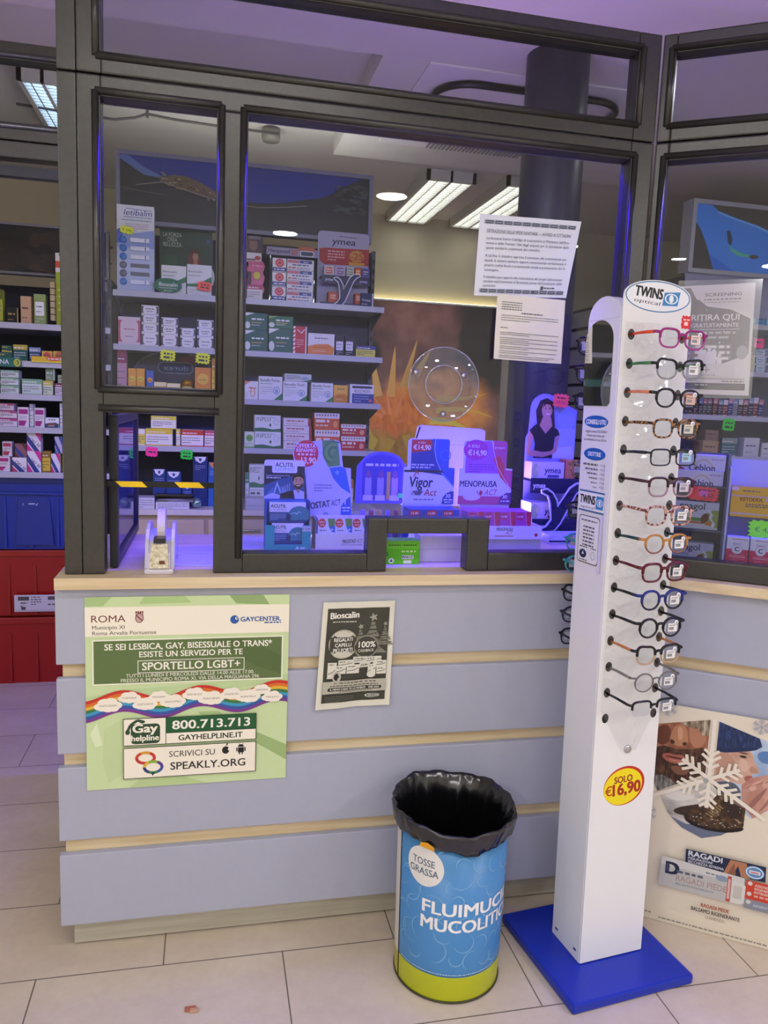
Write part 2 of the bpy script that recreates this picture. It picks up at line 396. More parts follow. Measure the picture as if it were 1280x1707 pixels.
def troffer(x0, x1, y0, y1, z, label, glow):
    t = thing('ceiling_light', label, 'lamp', ((x0 + x1) / 2, (y0 + y1) / 2, z), 'louvred ceiling lights')
    a = MB(); e = 0.022
    for b in ((x0, y0, x1, y0 + e), (x0, y1 - e, x1, y1), (x0, y0, x0 + e, y1), (x1 - e, y0, x1, y1), ((x0 + x1) / 2 - 0.008, y0, (x0 + x1) / 2 + 0.008, y1)):
        a.box((b[0], b[1], z - 0.062), (b[2], b[3], z), 'c9c8c4')
    part(a, 'frame', t)
    a = MB(); a.box((x0 + 0.01, y0 + 0.01, z - 0.02), (x1 - 0.01, y1 - 0.01, z - 0.012), glow); part(a, 'diffuser', t)
    a = MB(); n = 26
    for i in range(1, n):
        y = y0 + (y1 - y0) * i / n; a.box((x0 + e, y - 0.003, z - 0.058), (x1 - e, y + 0.003, z - 0.03), M('#e4e6e2', 0.25, 0.5))
    for k in (0.25, 0.75):
        x = x0 + (x1 - x0) * k; a.box((x - 0.003, y0 + e, z - 0.058), (x + 0.003, y1 - e, z - 0.03), M('#e4e6e2', 0.25, 0.5))
    part(a, 'louvre', t)
troffer(1.66, 1.98, 3.0, 4.2, 2.9, 'louvred fluorescent ceiling light, nearer the mountain picture', GRID)
troffer(2.17, 2.49, 2.95, 4.2, 2.9, 'louvred fluorescent ceiling light beside the dark column', GRID)
troffer(-0.52, -0.30, 2.15, 3.2, 2.9, 'bluish louvred ceiling light over the passage on the left', GRIDC)

# --- counter
def counter(root_m, x0, x1, label, lx):
    t = thing('counter_unit', label, 'counter'); t.matrix_world = root_m
    a = MB(); a.box((x0 + 0.012, 0.046, 0.0914), (x1, 0.6, 0.972), WOOD); a.build('carcass', t)
    for i, (z0, z1) in enumerate(((0.7804, 0.9715), (0.5516, 0.7453), (0.3227, 0.5165), (0.0914, 0.2845))):
        a = MB(); a.box((x0, 0.025, z0), (x1, 0.0455, z1), LAM, 0.0035); a.build('front_panel', t)
    a = MB(); a.box((x0 + 0.024, 0.075, 0.007), (x1, 0.095, 0.0912), ALU); a.build('plinth', t)
    return t
counter(FM, -0.004, 1.4585, 'lilac counter unit with three wood grooves under the main window', 0)
counter(RM, 0.0125, 1.7, 'lilac counter unit with wood grooves under the right window', 0)
inner = RM @ Vector((0, 0.62, 0)); k = (0.62 - inner.y) / _d.y; ic = inner + _d * k
e1 = RM @ Vector((1.7, 0, 0)); e2 = RM @ Vector((1.7, 0.62, 0))
q = MB(); q.prism([(0, 0), (1.471, 0), (e1.x, e1.y), (e2.x, e2.y), (ic.x, 0.62), (0, 0.62)], (0, 0, 0.9725), (1, 0, 0), (0, 1, 0), (0, 0, 1), 0.0275, WOOD)
tag(q.build('worktop'), 'pale wood worktop running along both counter units', 'worktop')

# --- glazed partition
def bar(a, x0, x1, z0, z1, y0=0.0404, y1=0.095):
    a.box((x0, y0, z0), (x1, y1, z1), FRAME, 0.004)
def bead(a, x0, x1, z0, z1, sides='LRTB'):
    r, e, y = 0.0085, 0.011, 0.0404
    L = {'L': ((x0 - e, z0 - e), (x0 - e, z1 + e)), 'R': ((x1 + e, z0 - e), (x1 + e, z1 + e)), 'T': ((x0 - e, z1 + e), (x1 + e, z1 + e)), 'B': ((x0 - e, z0 - e), (x1 + e, z0 - e))}
    for s in sides:
        (ax, az), (bx, bz) = L[s]; a.tube([(ax, y, az), (bx, y, bz)], r, FRAME, 10)
def window(name, mx, bars, beads, panes):
    root = bpy.data.objects.new(name, None); COL.objects.link(root); root['kind'] = 'structure'; root.matrix_world = mx
    a = MB()
    for b in bars: bar(a, *b)
    for b in beads: bead(a, *b)
    a.build('window_frame', root)
    for p in panes:
        a = MB(); a.prism(p, (0, 0.066, 0), (1, 0, 0), (0, 0, 1), (0, 1, 0), 0.005, GLASS); a.build('pane', root)
    return root
# main window with hatch and pass-through
window('window_1', FM,
    [(0.0585, 0.109, 1.0005, 2.139), (0.109, 1.42, 2.094, 2.139), (0.365, 0.437, 1.0005, 2.094), (0.109, 0.365, 1.391, 1.456),
     (1.42, 1.483, 1.0005, 2.139), (0.437, 0.757, 1.0005, 1.05), (1.09, 1.42, 1.0005, 1.05), (0.757, 0.809, 1.0005, 1.1425), (1.029, 1.09, 1.0005, 1.1425), (0.809, 1.029, 1.102, 1.1425)],
    [(0.109, 0.365, 1.456, 2.094, 'LRTB'), (0.437, 1.42, 1.05, 2.094, 'LRT'), (0.109, 0.365, 1.0, 1.391, 'T')],
    [[(0.107, 1.454), (0.367, 1.454), (0.367, 2.096), (0.107, 2.096)],
     [(0.435, 1.048), (0.758, 1.048), (0.758, 1.141), (1.089, 1.141), (1.089, 1.048), (1.422, 1.048), (1.422, 2.096), (0.435, 2.096)]])
window('window_2', FM,
    [(0.0585, 0.111, 2.142, 2.404), (0.111, 1.421, 2.142, 2.19), (0.111, 1.421, 2.357, 2.404), (1.421, 1.483, 2.142, 2.404)],
    [(0.111, 1.421, 2.19, 2.357)], [[(0.109, 2.188), (1.423, 2.188), (1.423, 2.359), (0.109, 2.359)]])
window('window_3', RM,
    [(-0.0095, 0.024, 1.0005, 2.139), (0.024, 1.5, 2.094, 2.139), (0.024, 1.5, 1.0005, 1.05)],
    [(0.024, 1.5, 1.05, 2.094, 'LT')], [[(0.022, 1.048), (1.5, 1.048), (1.5, 2.096), (0.022, 2.096)]])
window('window_4', RM,
    [(-0.0095, 0.024, 2.142, 2.404), (0.024, 1.5, 2.142, 2.19), (0.024, 1.5, 2.357, 2.404)],
    [(0.024, 1.5, 2.19, 2.357, 'LTB')], [[(0.022, 2.188), (1.5, 2.188), (1.5, 2.359), (0.022, 2.359)]])
PM = Matrix.Translation((0, 0.57, 0))
window('window_5', PM,
    [(-2.2, -0.03, 2.094, 2.139), (-2.2, -0.03, 2.142, 2.19), (-2.2, -0.03, 2.357, 2.404)],
    [(-2.2, -0.03, 2.19, 2.357, 'TB')], [[(-2.2, 2.188), (-0.03, 2.188), (-0.03, 2.359), (-2.2, 2.359)]])
q = MB(); q.box((-2.2, 0.64, 2.05), (-0.03, 0.67, 2.08), M('#2a2a2c', 0.4)); o = q.build('trim_1'); o['kind'] = 'structure'
q = MB(); q.box((0.0175, 0.0404, 1.0005), (0.0575, 0.095, 2.138), FRAME, 0.003); q.box((0.0175, 0.0404, 2.1415), (0.0575, 0.095, 2.404), FRAME, 0.003)
o = q.build('trim_2'); o['kind'] = 'structure'
# back posts of the left return of the partition
q = MB(); q.box((-0.03, 0.6, 0.0), (0.0, 0.66, 2.404), FRAME, 0.003); o = q.build('trim_3'); o['kind'] = 'structure'

# --- ceiling cassette with black ring
t = thing('air_conditioner', 'square white ceiling air conditioner panel with black rounded tube', 'air conditioner', (1.68, 1.8, 2.8))
a = MB(); a.box((1.2, 1.3, 2.79), (2.16, 2.29, 2.7995), M('#e4e0e0', 0.5), 0.003); part(a, 'panel', t)
a = MB()
for i in range(24): a.box((1.45 + i * 0.022, 2.14, 2.786), (1.462 + i * 0.022, 2.28, 2.79), M('#8a8a88', 0.5))
part(a, 'grille', t)
def rrpath(x0, y0, x1, y1, r, z, n=6):
    o = []
    for cx, cy, a0 in ((x1 - r, y1 - r, 0), (x0 + r, y1 - r, 90), (x0 + r, y0 + r, 180), (x1 - r, y0 + r, 270)):
        for i in range(n + 1):
            g = math.radians(a0 + 90 * i / n); o.append((cx + r * math.cos(g), cy + r * math.sin(g), z))
    return o
a = MB(); a.tube(rrpath(1.29, 1.40, 2.13, 2.12, 0.15, 2.7745), 0.015, M('#0c0c0e', 0.3), 10, closed=True); part(a, 'black_tube', t)
# shelf, x0, x1, z0, z1, style, colour, second colour, title, label
BOXES = [
 ('H1', 0.1241, 0.2375, 1.9154, 2.0495, 'A', '#dcdedb', '#2f7a4a', 'Bioscalin', 'white box with green wave, first from left, top shelf, small window'),
 ('H1', 0.2415, 0.3564, 1.9154, 2.0623, 'A', '#d8dbe0', '#2f7a4a', 'Bioscalin', 'taller white box with green wave, second from left, top shelf, small window'),
 ('H2', -0.0725, 0.0282, 1.6684, 1.8002, 'E', '#d9c3c6', '#b14a60', '', 'white box with dark pink frame, first from left, second shelf, small window'),
 ('H2', 0.0331, 0.11, 1.6684, 1.7323, 'E', '#e6e4e0', '#4a4650', '', 'flat white round-label carton, bottom of first pile, second shelf, small window'),
 ('H2', 0.0333, 0.11, 1.7335, 1.7746, 'E', '#e6e4e0', '#4a4650', '', 'flat white round-label carton, second of first pile, second shelf, small window'),
 ('H2', 0.0334, 0.1101, 1.7758, 1.8161, 'E', '#e6e4e0', '#4a4650', '', 'flat white round-label carton, third of first pile, second shelf, small window'),
 ('H2', 0.0336, 0.1101, 1.8173, 1.8592, 'E', '#e6e4e0', '#4a4650', '', 'flat white round-label carton, top of first pile, second shelf, small window'),
 ('H2', 0.1241, 0.2001, 1.6684, 1.729, 'E', '#e4e2df', '#57485a', '', 'flat white round-label carton, bottom of second pile, second shelf, small window'),
 ('H2', 0.1241, 0.2, 1.7302, 1.7686, 'E', '#e4e2df', '#57485a', '', 'flat white round-label carton, second of second pile, second shelf, small window'),
 ('H2', 0.1241, 0.1999, 1.7698, 1.8075, 'E', '#e4e2df', '#57485a', '', 'flat white round-label carton, top of second pile, second shelf, small window'),
 ('H2', 0.2115, 0.2815, 1.6684, 1.7235, 'E', '#e2e2e2', '#4c4b55', '', 'flat white round-label carton, bottom of third pile, second shelf, small window'),
 ('H2', 0.2114, 0.2813, 1.7247, 1.7633, 'E', '#e2e2e2', '#4c4b55', '', 'flat white round-label carton, top of third pile, second shelf, small window'),
 ('H2', 0.2901, 0.3676, 1.6684, 1.727, 'E', '#dfe1e4', '#3f4450', '', 'flat white round-label carton, bottom of fourth pile, second shelf, small window'),
 ('H2', 0.2899, 0.3673, 1.7282, 1.7669, 'E', '#dfe1e4', '#3f4450', '', 'flat white round-label carton, second of fourth pile, second shelf, small window'),
 ('H2', 0.2897, 0.3669, 1.7681, 1.8062, 'E', '#dfe1e4', '#3f4450', '', 'flat white round-label carton, top of fourth pile, second shelf, small window'),
 ('H3', -0.0777, -0.0343, 1.4354, 1.6476, 'D', '#b98a9a', '#8a2f50', '', 'pink striped box, first from left, third shelf, small window'),
 ('H3', -0.0281, 0.0078, 1.4354, 1.5609, 'O', '#e8a53a', '#e7d04a', '', 'orange box with yellow disc, left one, second from left, third shelf, small window'),
 ('H3', 0.0103, 0.0471, 1.4354, 1.562, 'O', '#e8a53a', '#e7d04a', '', 'orange box with yellow disc, right one, third from left, third shelf, small window'),
 ('H3', 0.0548, 0.0879, 1.4354, 1.5549, 'O', '#3f63b0', '#e9a030', '', 'blue box with orange disc, fourth from left, third shelf, small window'),
 ('H3', 0.0903, 0.1464, 1.4354, 1.5019, 'D', '#e3ab2e', '#f2e6a0', '', 'low amber box, fifth from left, third shelf, small window'),
 ('H3', 0.1496, 0.2121, 1.4354, 1.4981, 'D', '#e0a52c', '#f2e6a0', '', 'low amber box, sixth from left, third shelf, small window'),
 ('H3', 0.2812, 0.3566, 1.4354, 1.5803, 'O', '#d98a2c', '#e6b83c', '', 'orange box with gold emblem, seventh from left, third shelf, small window'),
 ('H3', 0.361, 0.398, 1.4354, 1.627, 'D', '#e2b83c', '#c58a20', '', 'tall yellow box, eighth from left, third shelf, small window'),
 ('H4', 0.0143, 0.0482, 1.1954, 1.2742, 'D', '#e3d45a', '#e9e8d8', '', 'yellow box half cut by the frame, first from left, shelf in open hatch'),
 ('H4', 0.0507, 0.1764, 1.1954, 1.2768, 'D', '#e8e6d6', '#e0c83a', '', 'wide white box with yellow top, bottom of pile, shelf in open hatch'),
 ('H4', 0.0757, 0.1924, 1.278, 1.3394, 'D', '#e8e6d6', '#dccf40', '', 'wide white box with yellow top, top of pile, shelf in open hatch'),
 ('H4', 0.1932, 0.2129, 1.1954, 1.2794, 'D', '#e8e2d0', '#dcc240', '', 'narrow white box with yellow top, third from left, shelf in open hatch'),
 ('H4', 0.2181, 0.3233, 1.1954, 1.2763, 'D', '#e6ded8', '#c4452c', '', 'white box with red top, fourth from left, shelf in open hatch'),
 ('H4', 0.3293, 0.4011, 1.1954, 1.2758, 'D', '#e4d8d4', '#c8505a', '', 'white box with pinkish red top, fifth from left, shelf in open hatch'),
 ('H5', 0.085, 0.1436, 0.9004, 1.0805, 'N', '#24407e', '#e8e8ee', '', 'navy box with white crest, first from left, low worktop in hatch'),
 ('H5', 0.1481, 0.2172, 0.9004, 1.0698, 'N', '#264684', '#e8e8ee', '', 'navy box with white crest, second from left, low worktop in hatch'),
 ('H5', 0.2232, 0.2707, 0.9004, 1.0163, 'N', '#2a4a8a', '#e8e8ee', '', 'shorter navy box with white crest, third from left, low worktop in hatch'),
 ('H5', 0.2742, 0.3436, 0.9004, 1.1461, 'N', '#1f3468', '#e8e8ee', '', 'tall navy box with white crest, fourth from left, low worktop in hatch'),
 ('H5', 0.349, 0.4039, 0.9004, 1.1195, 'N', '#2b62a8', '#d98a3a', '', 'blue box with orange foot, fifth from left, low worktop in hatch'),
 ('M1', 0.5247, 0.5987, 1.9154, 1.9888, 'D', '#d9d3cf', '#a83a5a', '', 'white box with pink top, first from left, top shelf, main window'),
 ('M1', 1.0862, 1.1501, 1.9154, 1.9855, 'C', '#16244c', '#c8ccd8', 'Ymea', 'small navy box, second from left, top shelf, main window'),
 ('M2', 0.517, 0.6282, 1.6684, 1.7716, 'B', '#1c5a44', '#d8e0dc', '', 'dark green box, bottom of first pile, second shelf, main window'),
 ('M2', 0.5156, 0.6253, 1.7728, 1.8555, 'B', '#1f5e48', '#d8e0dc', '', 'dark green box, top of first pile, second shelf, main window'),
 ('M2', 0.6332, 0.7505, 1.6684, 1.7858, 'B', '#206048', '#dfe4e2', '', 'green box with white side, bottom of second pile, second shelf, main window'),
 ('M2', 0.6317, 0.7514, 1.787, 1.8468, 'B', '#2a6e48', '#7fae5a', '', 'green box with light green end, top of second pile, second shelf, main window'),
 ('M2', 0.7528, 0.8194, 1.6684, 1.8037, 'R', '#c2333c', '#e8e2e0', '', 'upright red and white box, third from left, second shelf, main window'),
 ('M2', 0.827, 0.9598, 1.6684, 1.7749, 'W', '#dedcdc', '#d9802c', '', 'white box with orange swoosh, fourth from left, second shelf, main window'),
 ('M2', 0.9641, 1.01, 1.6684, 1.7661, 'K', '#1e1e2a', '#d8d8dc', '', 'black box with white label, left one, fifth from left, second shelf, main window'),
 ('M2', 1.0142, 1.0609, 1.6684, 1.7689, 'K', '#1e1e2a', '#d8d8dc', '', 'black box with white label, right one, sixth from left, second shelf, main window'),
 ('M2', 1.0714, 1.17, 1.6684, 1.7259, 'D', '#d7cf5a', '#3a3f86', '', 'flat yellow box with blue top, seventh from left, second shelf, main window'),
 ('M3', 0.5204, 0.5859, 1.4354, 1.5257, 'B', '#dfe0dc', '#d9855a', '', 'white box with orange ring, first from left, third shelf, main window'),
 ('M3', 0.5881, 0.704, 1.4354, 1.5525, 'V', '#e0e3e0', '#2f8a4a', 'Benefis Forte', 'white box with green corner, second from left, third shelf, main window'),
 ('M3', 0.7084, 0.8288, 1.4354, 1.5335, 'V', '#e2e4e2', '#2f8a4a', 'Benefis Fluid', 'white box with green corner, bottom of pile, third shelf, main window'),
 ('M3', 0.7156, 0.8484, 1.5347, 1.5709, 'V', '#c8cfca', '#2f7a4a', '', 'flat box with green end, top of pile, third shelf, main window'),
 ('M3', 0.8492, 0.96, 1.4354, 1.5319, 'V', '#e0e3e0', '#2f8a4a', 'Benefis Forte', 'white box with green corner, fourth from left, third shelf, main window'),
 ('M3', 0.9632, 1.0357, 1.4354, 1.5247, 'W', '#e8b83c', '#d08a1c', '', 'amber box, fifth from left, third shelf, main window'),
 ('M3', 1.0464, 1.1709, 1.4354, 1.5329, 'N2', '#e2e2e8', '#24408c', 'BUSCHON', 'white box with blue lower half, sixth from left, third shelf, main window'),
 ('M4', 0.5232, 0.5707, 1.1954, 1.2766, 'O', '#cfe0c4', '#6aa84a', '', 'white box with light green disc, first from left, fourth shelf, main window'),
 ('M4', 0.573, 0.703, 1.1954, 1.2794, 'G', '#dfe4dd', '#2e6e48', 'INFLU', 'white box with green foot, bottom of first pile, fourth shelf, main window'),
 ('M4', 0.5716, 0.6996, 1.2806, 1.3611, 'G', '#dfe4dd', '#2e6e48', 'INFLU', 'white box with green foot, top of first pile, fourth shelf, main window'),
 ('M4', 0.716, 0.8597, 1.1954, 1.237, 'C', '#ddd6d4', '#a33a40', '', 'flat white box with red print, bottom of second pile, fourth shelf, main window'),
 ('M4', 0.7152, 0.8586, 1.2382, 1.2746, 'C', '#ddd6d4', '#a33a40', '', 'flat white box with red print, second of second pile, fourth shelf, main window'),
 ('M4', 0.7143, 0.8576, 1.2758, 1.3126, 'C', '#ddd6d4', '#a33a40', '', 'flat white box with red print, third of second pile, fourth shelf, main window'),
 ('M4', 0.7135, 0.8509, 1.3138, 1.3516, 'C', '#ddd6d4', '#a33a40', '', 'flat white box with red print, top of second pile, fourth shelf, main window'),
 ('M4', 0.8727, 1.0019, 1.1954, 1.2971, 'X', '#d4612e', '#e8ddd2', '', 'orange box with white top, bottom of third pile, fourth shelf, main window'),
 ('M4', 0.8691, 0.9973, 1.2983, 1.3823, 'X', '#d0602c', '#e8ddd2', '', 'orange box with white top, top of third pile, fourth shelf, main window'),
 ('M4', 1.0089, 1.1354, 1.1954, 1.268, 'X', '#bf2f34', '#e6dcd6', '', 'red box with white top, bottom of fourth pile, fourth shelf, main window'),
 ('M4', 1.0069, 1.136, 1.2692, 1.3301, 'X', '#c03036', '#e6dcd6', '', 'red box with white top, top of fourth pile, fourth shelf, main window'),
 ('M5', 0.5305, 0.5482, 0.9004, 1.0697, 'D', '#cfd6d0', '#4c8a6a', '', 'narrow white box, first from left, low worktop, main window'),
 ('M5', 0.5511, 0.6342, 0.9004, 0.998, 'G', '#d8ddd6', '#3c7a55', '', 'white box with green foot, bottom of pile, low worktop, main window'),
 ('M5', 0.5491, 0.6283, 0.9992, 1.1139, 'G', '#d5dbd4', '#3c7a55', 'INFLU', 'white box with green foot, top of pile, low worktop, main window'),
 ('M5', 1.0403, 1.0805, 0.9004, 1.0448, 'D', '#d8d0c4', '#c07a50', '', 'tall white box with brown edge, third from left, low worktop, main window'),
 ('L1', -0.6197, -0.5747, 1.7384, 1.8875, 'D', '#a9b23c', '#5c6a20', '', 'lime green box cut by picture edge, first from left, highest passage shelf'),
 ('L1', -0.5585, -0.5089, 1.7384, 1.8105, 'C', '#141412', '#a89048', '', 'black carton with gold print, second from left, highest passage shelf'),
 ('L1', -0.4982, -0.4483, 1.7384, 1.8647, 'C', '#c9a678', '#5a3a22', '', 'tan upright box, third from left, highest passage shelf'),
 ('L1', -0.441, -0.3907, 1.7384, 1.878, 'K', '#8aa05a', '#e8ece8', '', 'green box with white panel, fourth from left, highest passage shelf'),
 ('L2', -0.6259, -0.5374, 1.5684, 1.6075, 'G', '#1f5a4a', '#c8b84a', '', 'dark green flat box, bottom of pile, second passage shelf'),
 ('L2', -0.5832, -0.5395, 1.6087, 1.6389, 'G', '#1d5648', '#c8b84a', '', 'dark green flat box, top of pile, second passage shelf'),
 ('L2', -0.5346, -0.473, 1.5684, 1.6448, 'D', '#1e5a4c', '#b8a840', '', 'dark green box with yellow band, second from left, second passage shelf'),
 ('L2', -0.4659, -0.416, 1.5684, 1.6354, 'D', '#24406a', '#8a98b0', '', 'dark blue box, third from left, second passage shelf'),
 ('L2', -0.4113, -0.366, 1.5684, 1.6221, 'O', '#d9b24a', '#c8503a', '', 'yellow box with red spot, fourth from left, second passage shelf'),
 ('L2', -0.3624, -0.3057, 1.5684, 1.6237, 'O', '#d9b24a', '#b86a3a', '', 'yellow box beside frame post, fifth from left, second passage shelf'),
 ('L3', -0.5927, -0.5155, 1.4174, 1.4567, 'D', '#cfd8cf', '#7aa886', '', 'flat pale green box, bottom of first pile, third passage shelf'),
 ('L3', -0.5918, -0.5147, 1.4579, 1.4909, 'D', '#cfd8cf', '#7aa886', '', 'flat pale green box, second of first pile, third passage shelf'),
 ('L3', -0.5909, -0.5138, 1.4921, 1.527, 'D', '#cfd8cf', '#7aa886', '', 'flat pale green box, top of first pile, third passage shelf'),
 ('L3', -0.5, -0.414, 1.4174, 1.49, 'D', '#c9d6cc', '#7fae8c', '', 'wide pale green box, second from left, third passage shelf'),
 ('L3', -0.4092, -0.3661, 1.4174, 1.4853, 'D', '#c8d4b8', '#c8b848', '', 'pale green box with yellow top, bottom of second pile, third passage shelf'),
 ('L3', -0.397, -0.3577, 1.4865, 1.5432, 'C', '#7a9070', '#c8d0c0', '', 'dull green box, top of second pile, third passage shelf'),
 ('L3', -0.3569, -0.308, 1.4174, 1.476, 'D', '#d8c8cc', '#7a2048', '', 'white box with maroon band, bottom of third pile, third passage shelf'),
 ('L3', -0.3433, -0.3073, 1.4772, 1.5146, 'C', '#9aa88a', '#5a6a50', '', 'small olive box, top of third pile, third passage shelf'),
 ('L4', -0.6343, -0.5253, 1.2654, 1.3037, 'D', '#dcd4d8', '#a83a80', '', 'flat white box with magenta bands, bottom of pile, fourth passage shelf'),
 ('L4', -0.6331, -0.5255, 1.3049, 1.3389, 'D', '#d8d0d4', '#a03a78', '', 'flat white box with magenta bands, second of pile, fourth passage shelf'),
 ('L4', -0.6321, -0.538, 1.3401, 1.374, 'D', '#d0c4c8', '#a04060', '', 'flat white box with magenta bands, top of pile, fourth passage shelf'),
 ('L4', -0.5211, -0.4734, 1.2654, 1.3587, 'P', '#e0d8dc', '#a0207a', '', 'tall white box with magenta blocks, second from left, fourth passage shelf'),
 ('L4', -0.4696, -0.4524, 1.2654, 1.3744, 'D', '#cfd0d2', '#9aa0a8', '', 'narrow grey box, third from left, fourth passage shelf'),
 ('L4', -0.4489, -0.4058, 1.2654, 1.358, 'P', '#ddd4da', '#9a2078', '', 'shorter white box with magenta blocks, fourth from left, fourth passage shelf'),
 ('L4', -0.4026, -0.3418, 1.2654, 1.3141, 'W', '#dfe2e4', '#3a4a60', '', 'white box with dark swoosh, fifth from left, fourth passage shelf'),
 ('L4', -0.3375, -0.31, 1.2654, 1.3836, 'D', '#d8d8da', '#c0c4c8', '', 'tall white pile of cartons, sixth from left, fourth passage shelf'),
 ('L5', -0.6394, -0.5616, 1.0554, 1.1265, 'P', '#dcd6d8', '#b02a70', '', 'white box with magenta oval, bottom of first pile, lowest passage shelf'),
 ('L5', -0.592, -0.5516, 1.1277, 1.1964, 'P', '#d8d0d4', '#a83050', '', 'white box with dark pink label, top of first pile, lowest passage shelf'),
 ('L5', -0.5509, -0.488, 1.0554, 1.1231, 'T', '#e2e0e4', '#c03a6a', 'OKI 30', 'white box with red corner, bottom of second pile, lowest passage shelf'),
 ('L5', -0.538, -0.4865, 1.1243, 1.1886, 'T', '#8a5a60', '#5a2a30', '', 'brown patterned box, top of second pile, lowest passage shelf'),
 ('L5', -0.484, -0.4246, 1.0554, 1.1552, 'T', '#e4e2e6', '#d02a8a', 'OKI 30', 'white box with magenta and navy corners, bottom of third pile, lowest passage shelf'),
 ('L5', -0.4844, -0.4239, 1.1564, 1.2471, 'T', '#e2dfe4', '#d02a8a', 'OKI 30', 'white box with magenta and navy corners, top of third pile, lowest passage shelf'),
 ('L5', -0.4184, -0.3835, 1.0554, 1.1545, 'D', '#d9b83a', '#8a6a20', '', 'yellow box, fourth from left, lowest passage shelf'),
 ('L5', -0.3799, -0.3399, 1.0554, 1.1443, 'T', '#e0dee4', '#c82a70', '', 'white box with pink corner, bottom of fourth pile, lowest passage shelf'),
 ('L5', -0.3622, -0.3296, 1.1455, 1.2269, 'T', '#c0b8c8', '#2a5a9a', '', 'white box with blue corner, top of fourth pile, lowest passage shelf'),
 ('L5', -0.3288, -0.3135, 1.0554, 1.1498, 'D', '#d8c83a', '#b09a20', '', 'narrow yellow box, sixth from left, lowest passage shelf'),
 ('R1', 3.3215, 3.4173, 1.9594, 2.1289, 'Y', '#4aa0c8', '#e8c82a', '', 'light blue box with yellow top, first from left, top shelf, right window'),
 ('R1', 3.4218, 3.4948, 1.9594, 2.1349, 'Y', '#4a9ac8', '#e8c82a', '', 'light blue box with yellow top at frame edge, second from left, top shelf, right window'),
 ('R2', 3.331, 3.3659, 1.6984, 1.8375, 'D', '#a89a4a', '#6a5a2a', '', 'olive upright box, first from left, second shelf, right window'),
 ('R2', 3.3787, 3.4514, 1.6984, 1.7468, 'E', '#c8d4d8', '#2a6a78', '', 'grey box with teal oval, bottom of first pile, second shelf, right window'),
 ('R2', 3.3738, 3.4497, 1.748, 1.7896, 'E', '#c8d4d8', '#2a6a78', '', 'grey box with teal oval, second of first pile, second shelf, right window'),
 ('R2', 3.3687, 3.4444, 1.7908, 1.8323, 'E', '#c8d4d8', '#2a6a78', '', 'grey box with teal oval, top of first pile, second shelf, right window'),
 ('R2', 3.4592, 3.5349, 1.6984, 1.7508, 'E', '#c4d0d4', '#7a3a5a', '', 'grey box with maroon oval, bottom of second pile, second shelf, right window'),
 ('R2', 3.4543, 3.5298, 1.752, 1.7937, 'E', '#c4d0d4', '#7a3a5a', '', 'grey box with maroon oval, second of second pile, second shelf, right window'),
 ('R2', 3.4522, 3.5244, 1.7949, 1.8366, 'E', '#c4d0d4', '#7a3a5a', '', 'grey box with maroon oval, top of second pile, second shelf, right window'),
 ('R3', 2.9301, 2.955, 1.4474, 1.5334, 'D', '#2a2438', '#8a6a8a', '', 'slim dark carton, first from left, third shelf, right window'),
 ('R3', 2.9587, 2.9836, 1.4474, 1.5345, 'D', '#35283a', '#6a7aa0', '', 'slim dark carton, second from left, third shelf, right window'),
 ('R3', 2.9873, 3.0123, 1.4474, 1.5357, 'D', '#2c2a40', '#a05a6a', '', 'slim dark carton, third from left, third shelf, right window'),
 ('R3', 3.016, 3.0411, 1.4474, 1.5368, 'D', '#40283a', '#8a6a8a', '', 'slim dark carton, fourth from left, third shelf, right window'),
 ('R3', 3.0448, 3.07, 1.4474, 1.538, 'D', '#2a2438', '#6a7aa0', '', 'slim dark carton, fifth from left, third shelf, right window'),
 ('R3', 3.0737, 3.0989, 1.4474, 1.5391, 'D', '#35283a', '#a05a6a', '', 'slim dark carton, sixth from left, third shelf, right window'),
 ('R3', 3.1026, 3.1279, 1.4474, 1.5403, 'D', '#2c2a40', '#8a6a8a', '', 'slim dark carton, seventh from left, third shelf, right window'),
 ('R3', 3.1366, 3.1653, 1.4474, 1.5438, 'D', '#5a2030', '#c08090', '', 'slim dark red carton, eighth from left, third shelf, right window'),
 ('R3', 3.1695, 3.1983, 1.4474, 1.5371, 'D', '#30243a', '#8090b0', '', 'slim dark red carton, ninth from left, third shelf, right window'),
 ('R3', 3.202, 3.231, 1.4474, 1.5392, 'D', '#7a2436', '#d0c8c8', '', 'slim dark red carton, tenth from left, third shelf, right window'),
 ('R3', 3.2342, 3.2632, 1.4474, 1.5499, 'D', '#283a70', '#c08090', '', 'slim dark red carton, eleventh from left, third shelf, right window'),
 ('R3', 3.2672, 3.2964, 1.4474, 1.5461, 'D', '#8a8a90', '#8090b0', '', 'slim dark red carton, twelfth from left, third shelf, right window'),
 ('R3', 3.3003, 3.3295, 1.4474, 1.5445, 'D', '#401c2c', '#d0c8c8', '', 'slim dark red carton, thirteenth from left, third shelf, right window'),
 ('R3', 3.3334, 3.3627, 1.4474, 1.5436, 'D', '#5a2030', '#c08090', '', 'slim dark red carton, fourteenth from left, third shelf, right window'),
 ('R3', 3.3658, 3.3952, 1.4474, 1.5566, 'D', '#30243a', '#8090b0', '', 'slim dark red carton, fifteenth from left, third shelf, right window'),
 ('R3', 3.3989, 3.4284, 1.4474, 1.5594, 'D', '#7a2436', '#d0c8c8', '', 'slim dark red carton, sixteenth from left, third shelf, right window'),
 ('R3', 3.4328, 3.4625, 1.4474, 1.5497, 'D', '#283a70', '#c08090', '', 'slim dark red carton, seventeenth from left, third shelf, right window'),
 ('R4', 3.0937, 3.2029, 1.2204, 1.3061, 'C', '#a88a68', '#5a4030', '', 'brown box, bottom of pile, low shelf, right window'),
 ('R4', 3.1039, 3.1946, 1.3073, 1.3657, 'C', '#8a6a58', '#3a2820', '', 'brown box, top of pile, low shelf, right window'),
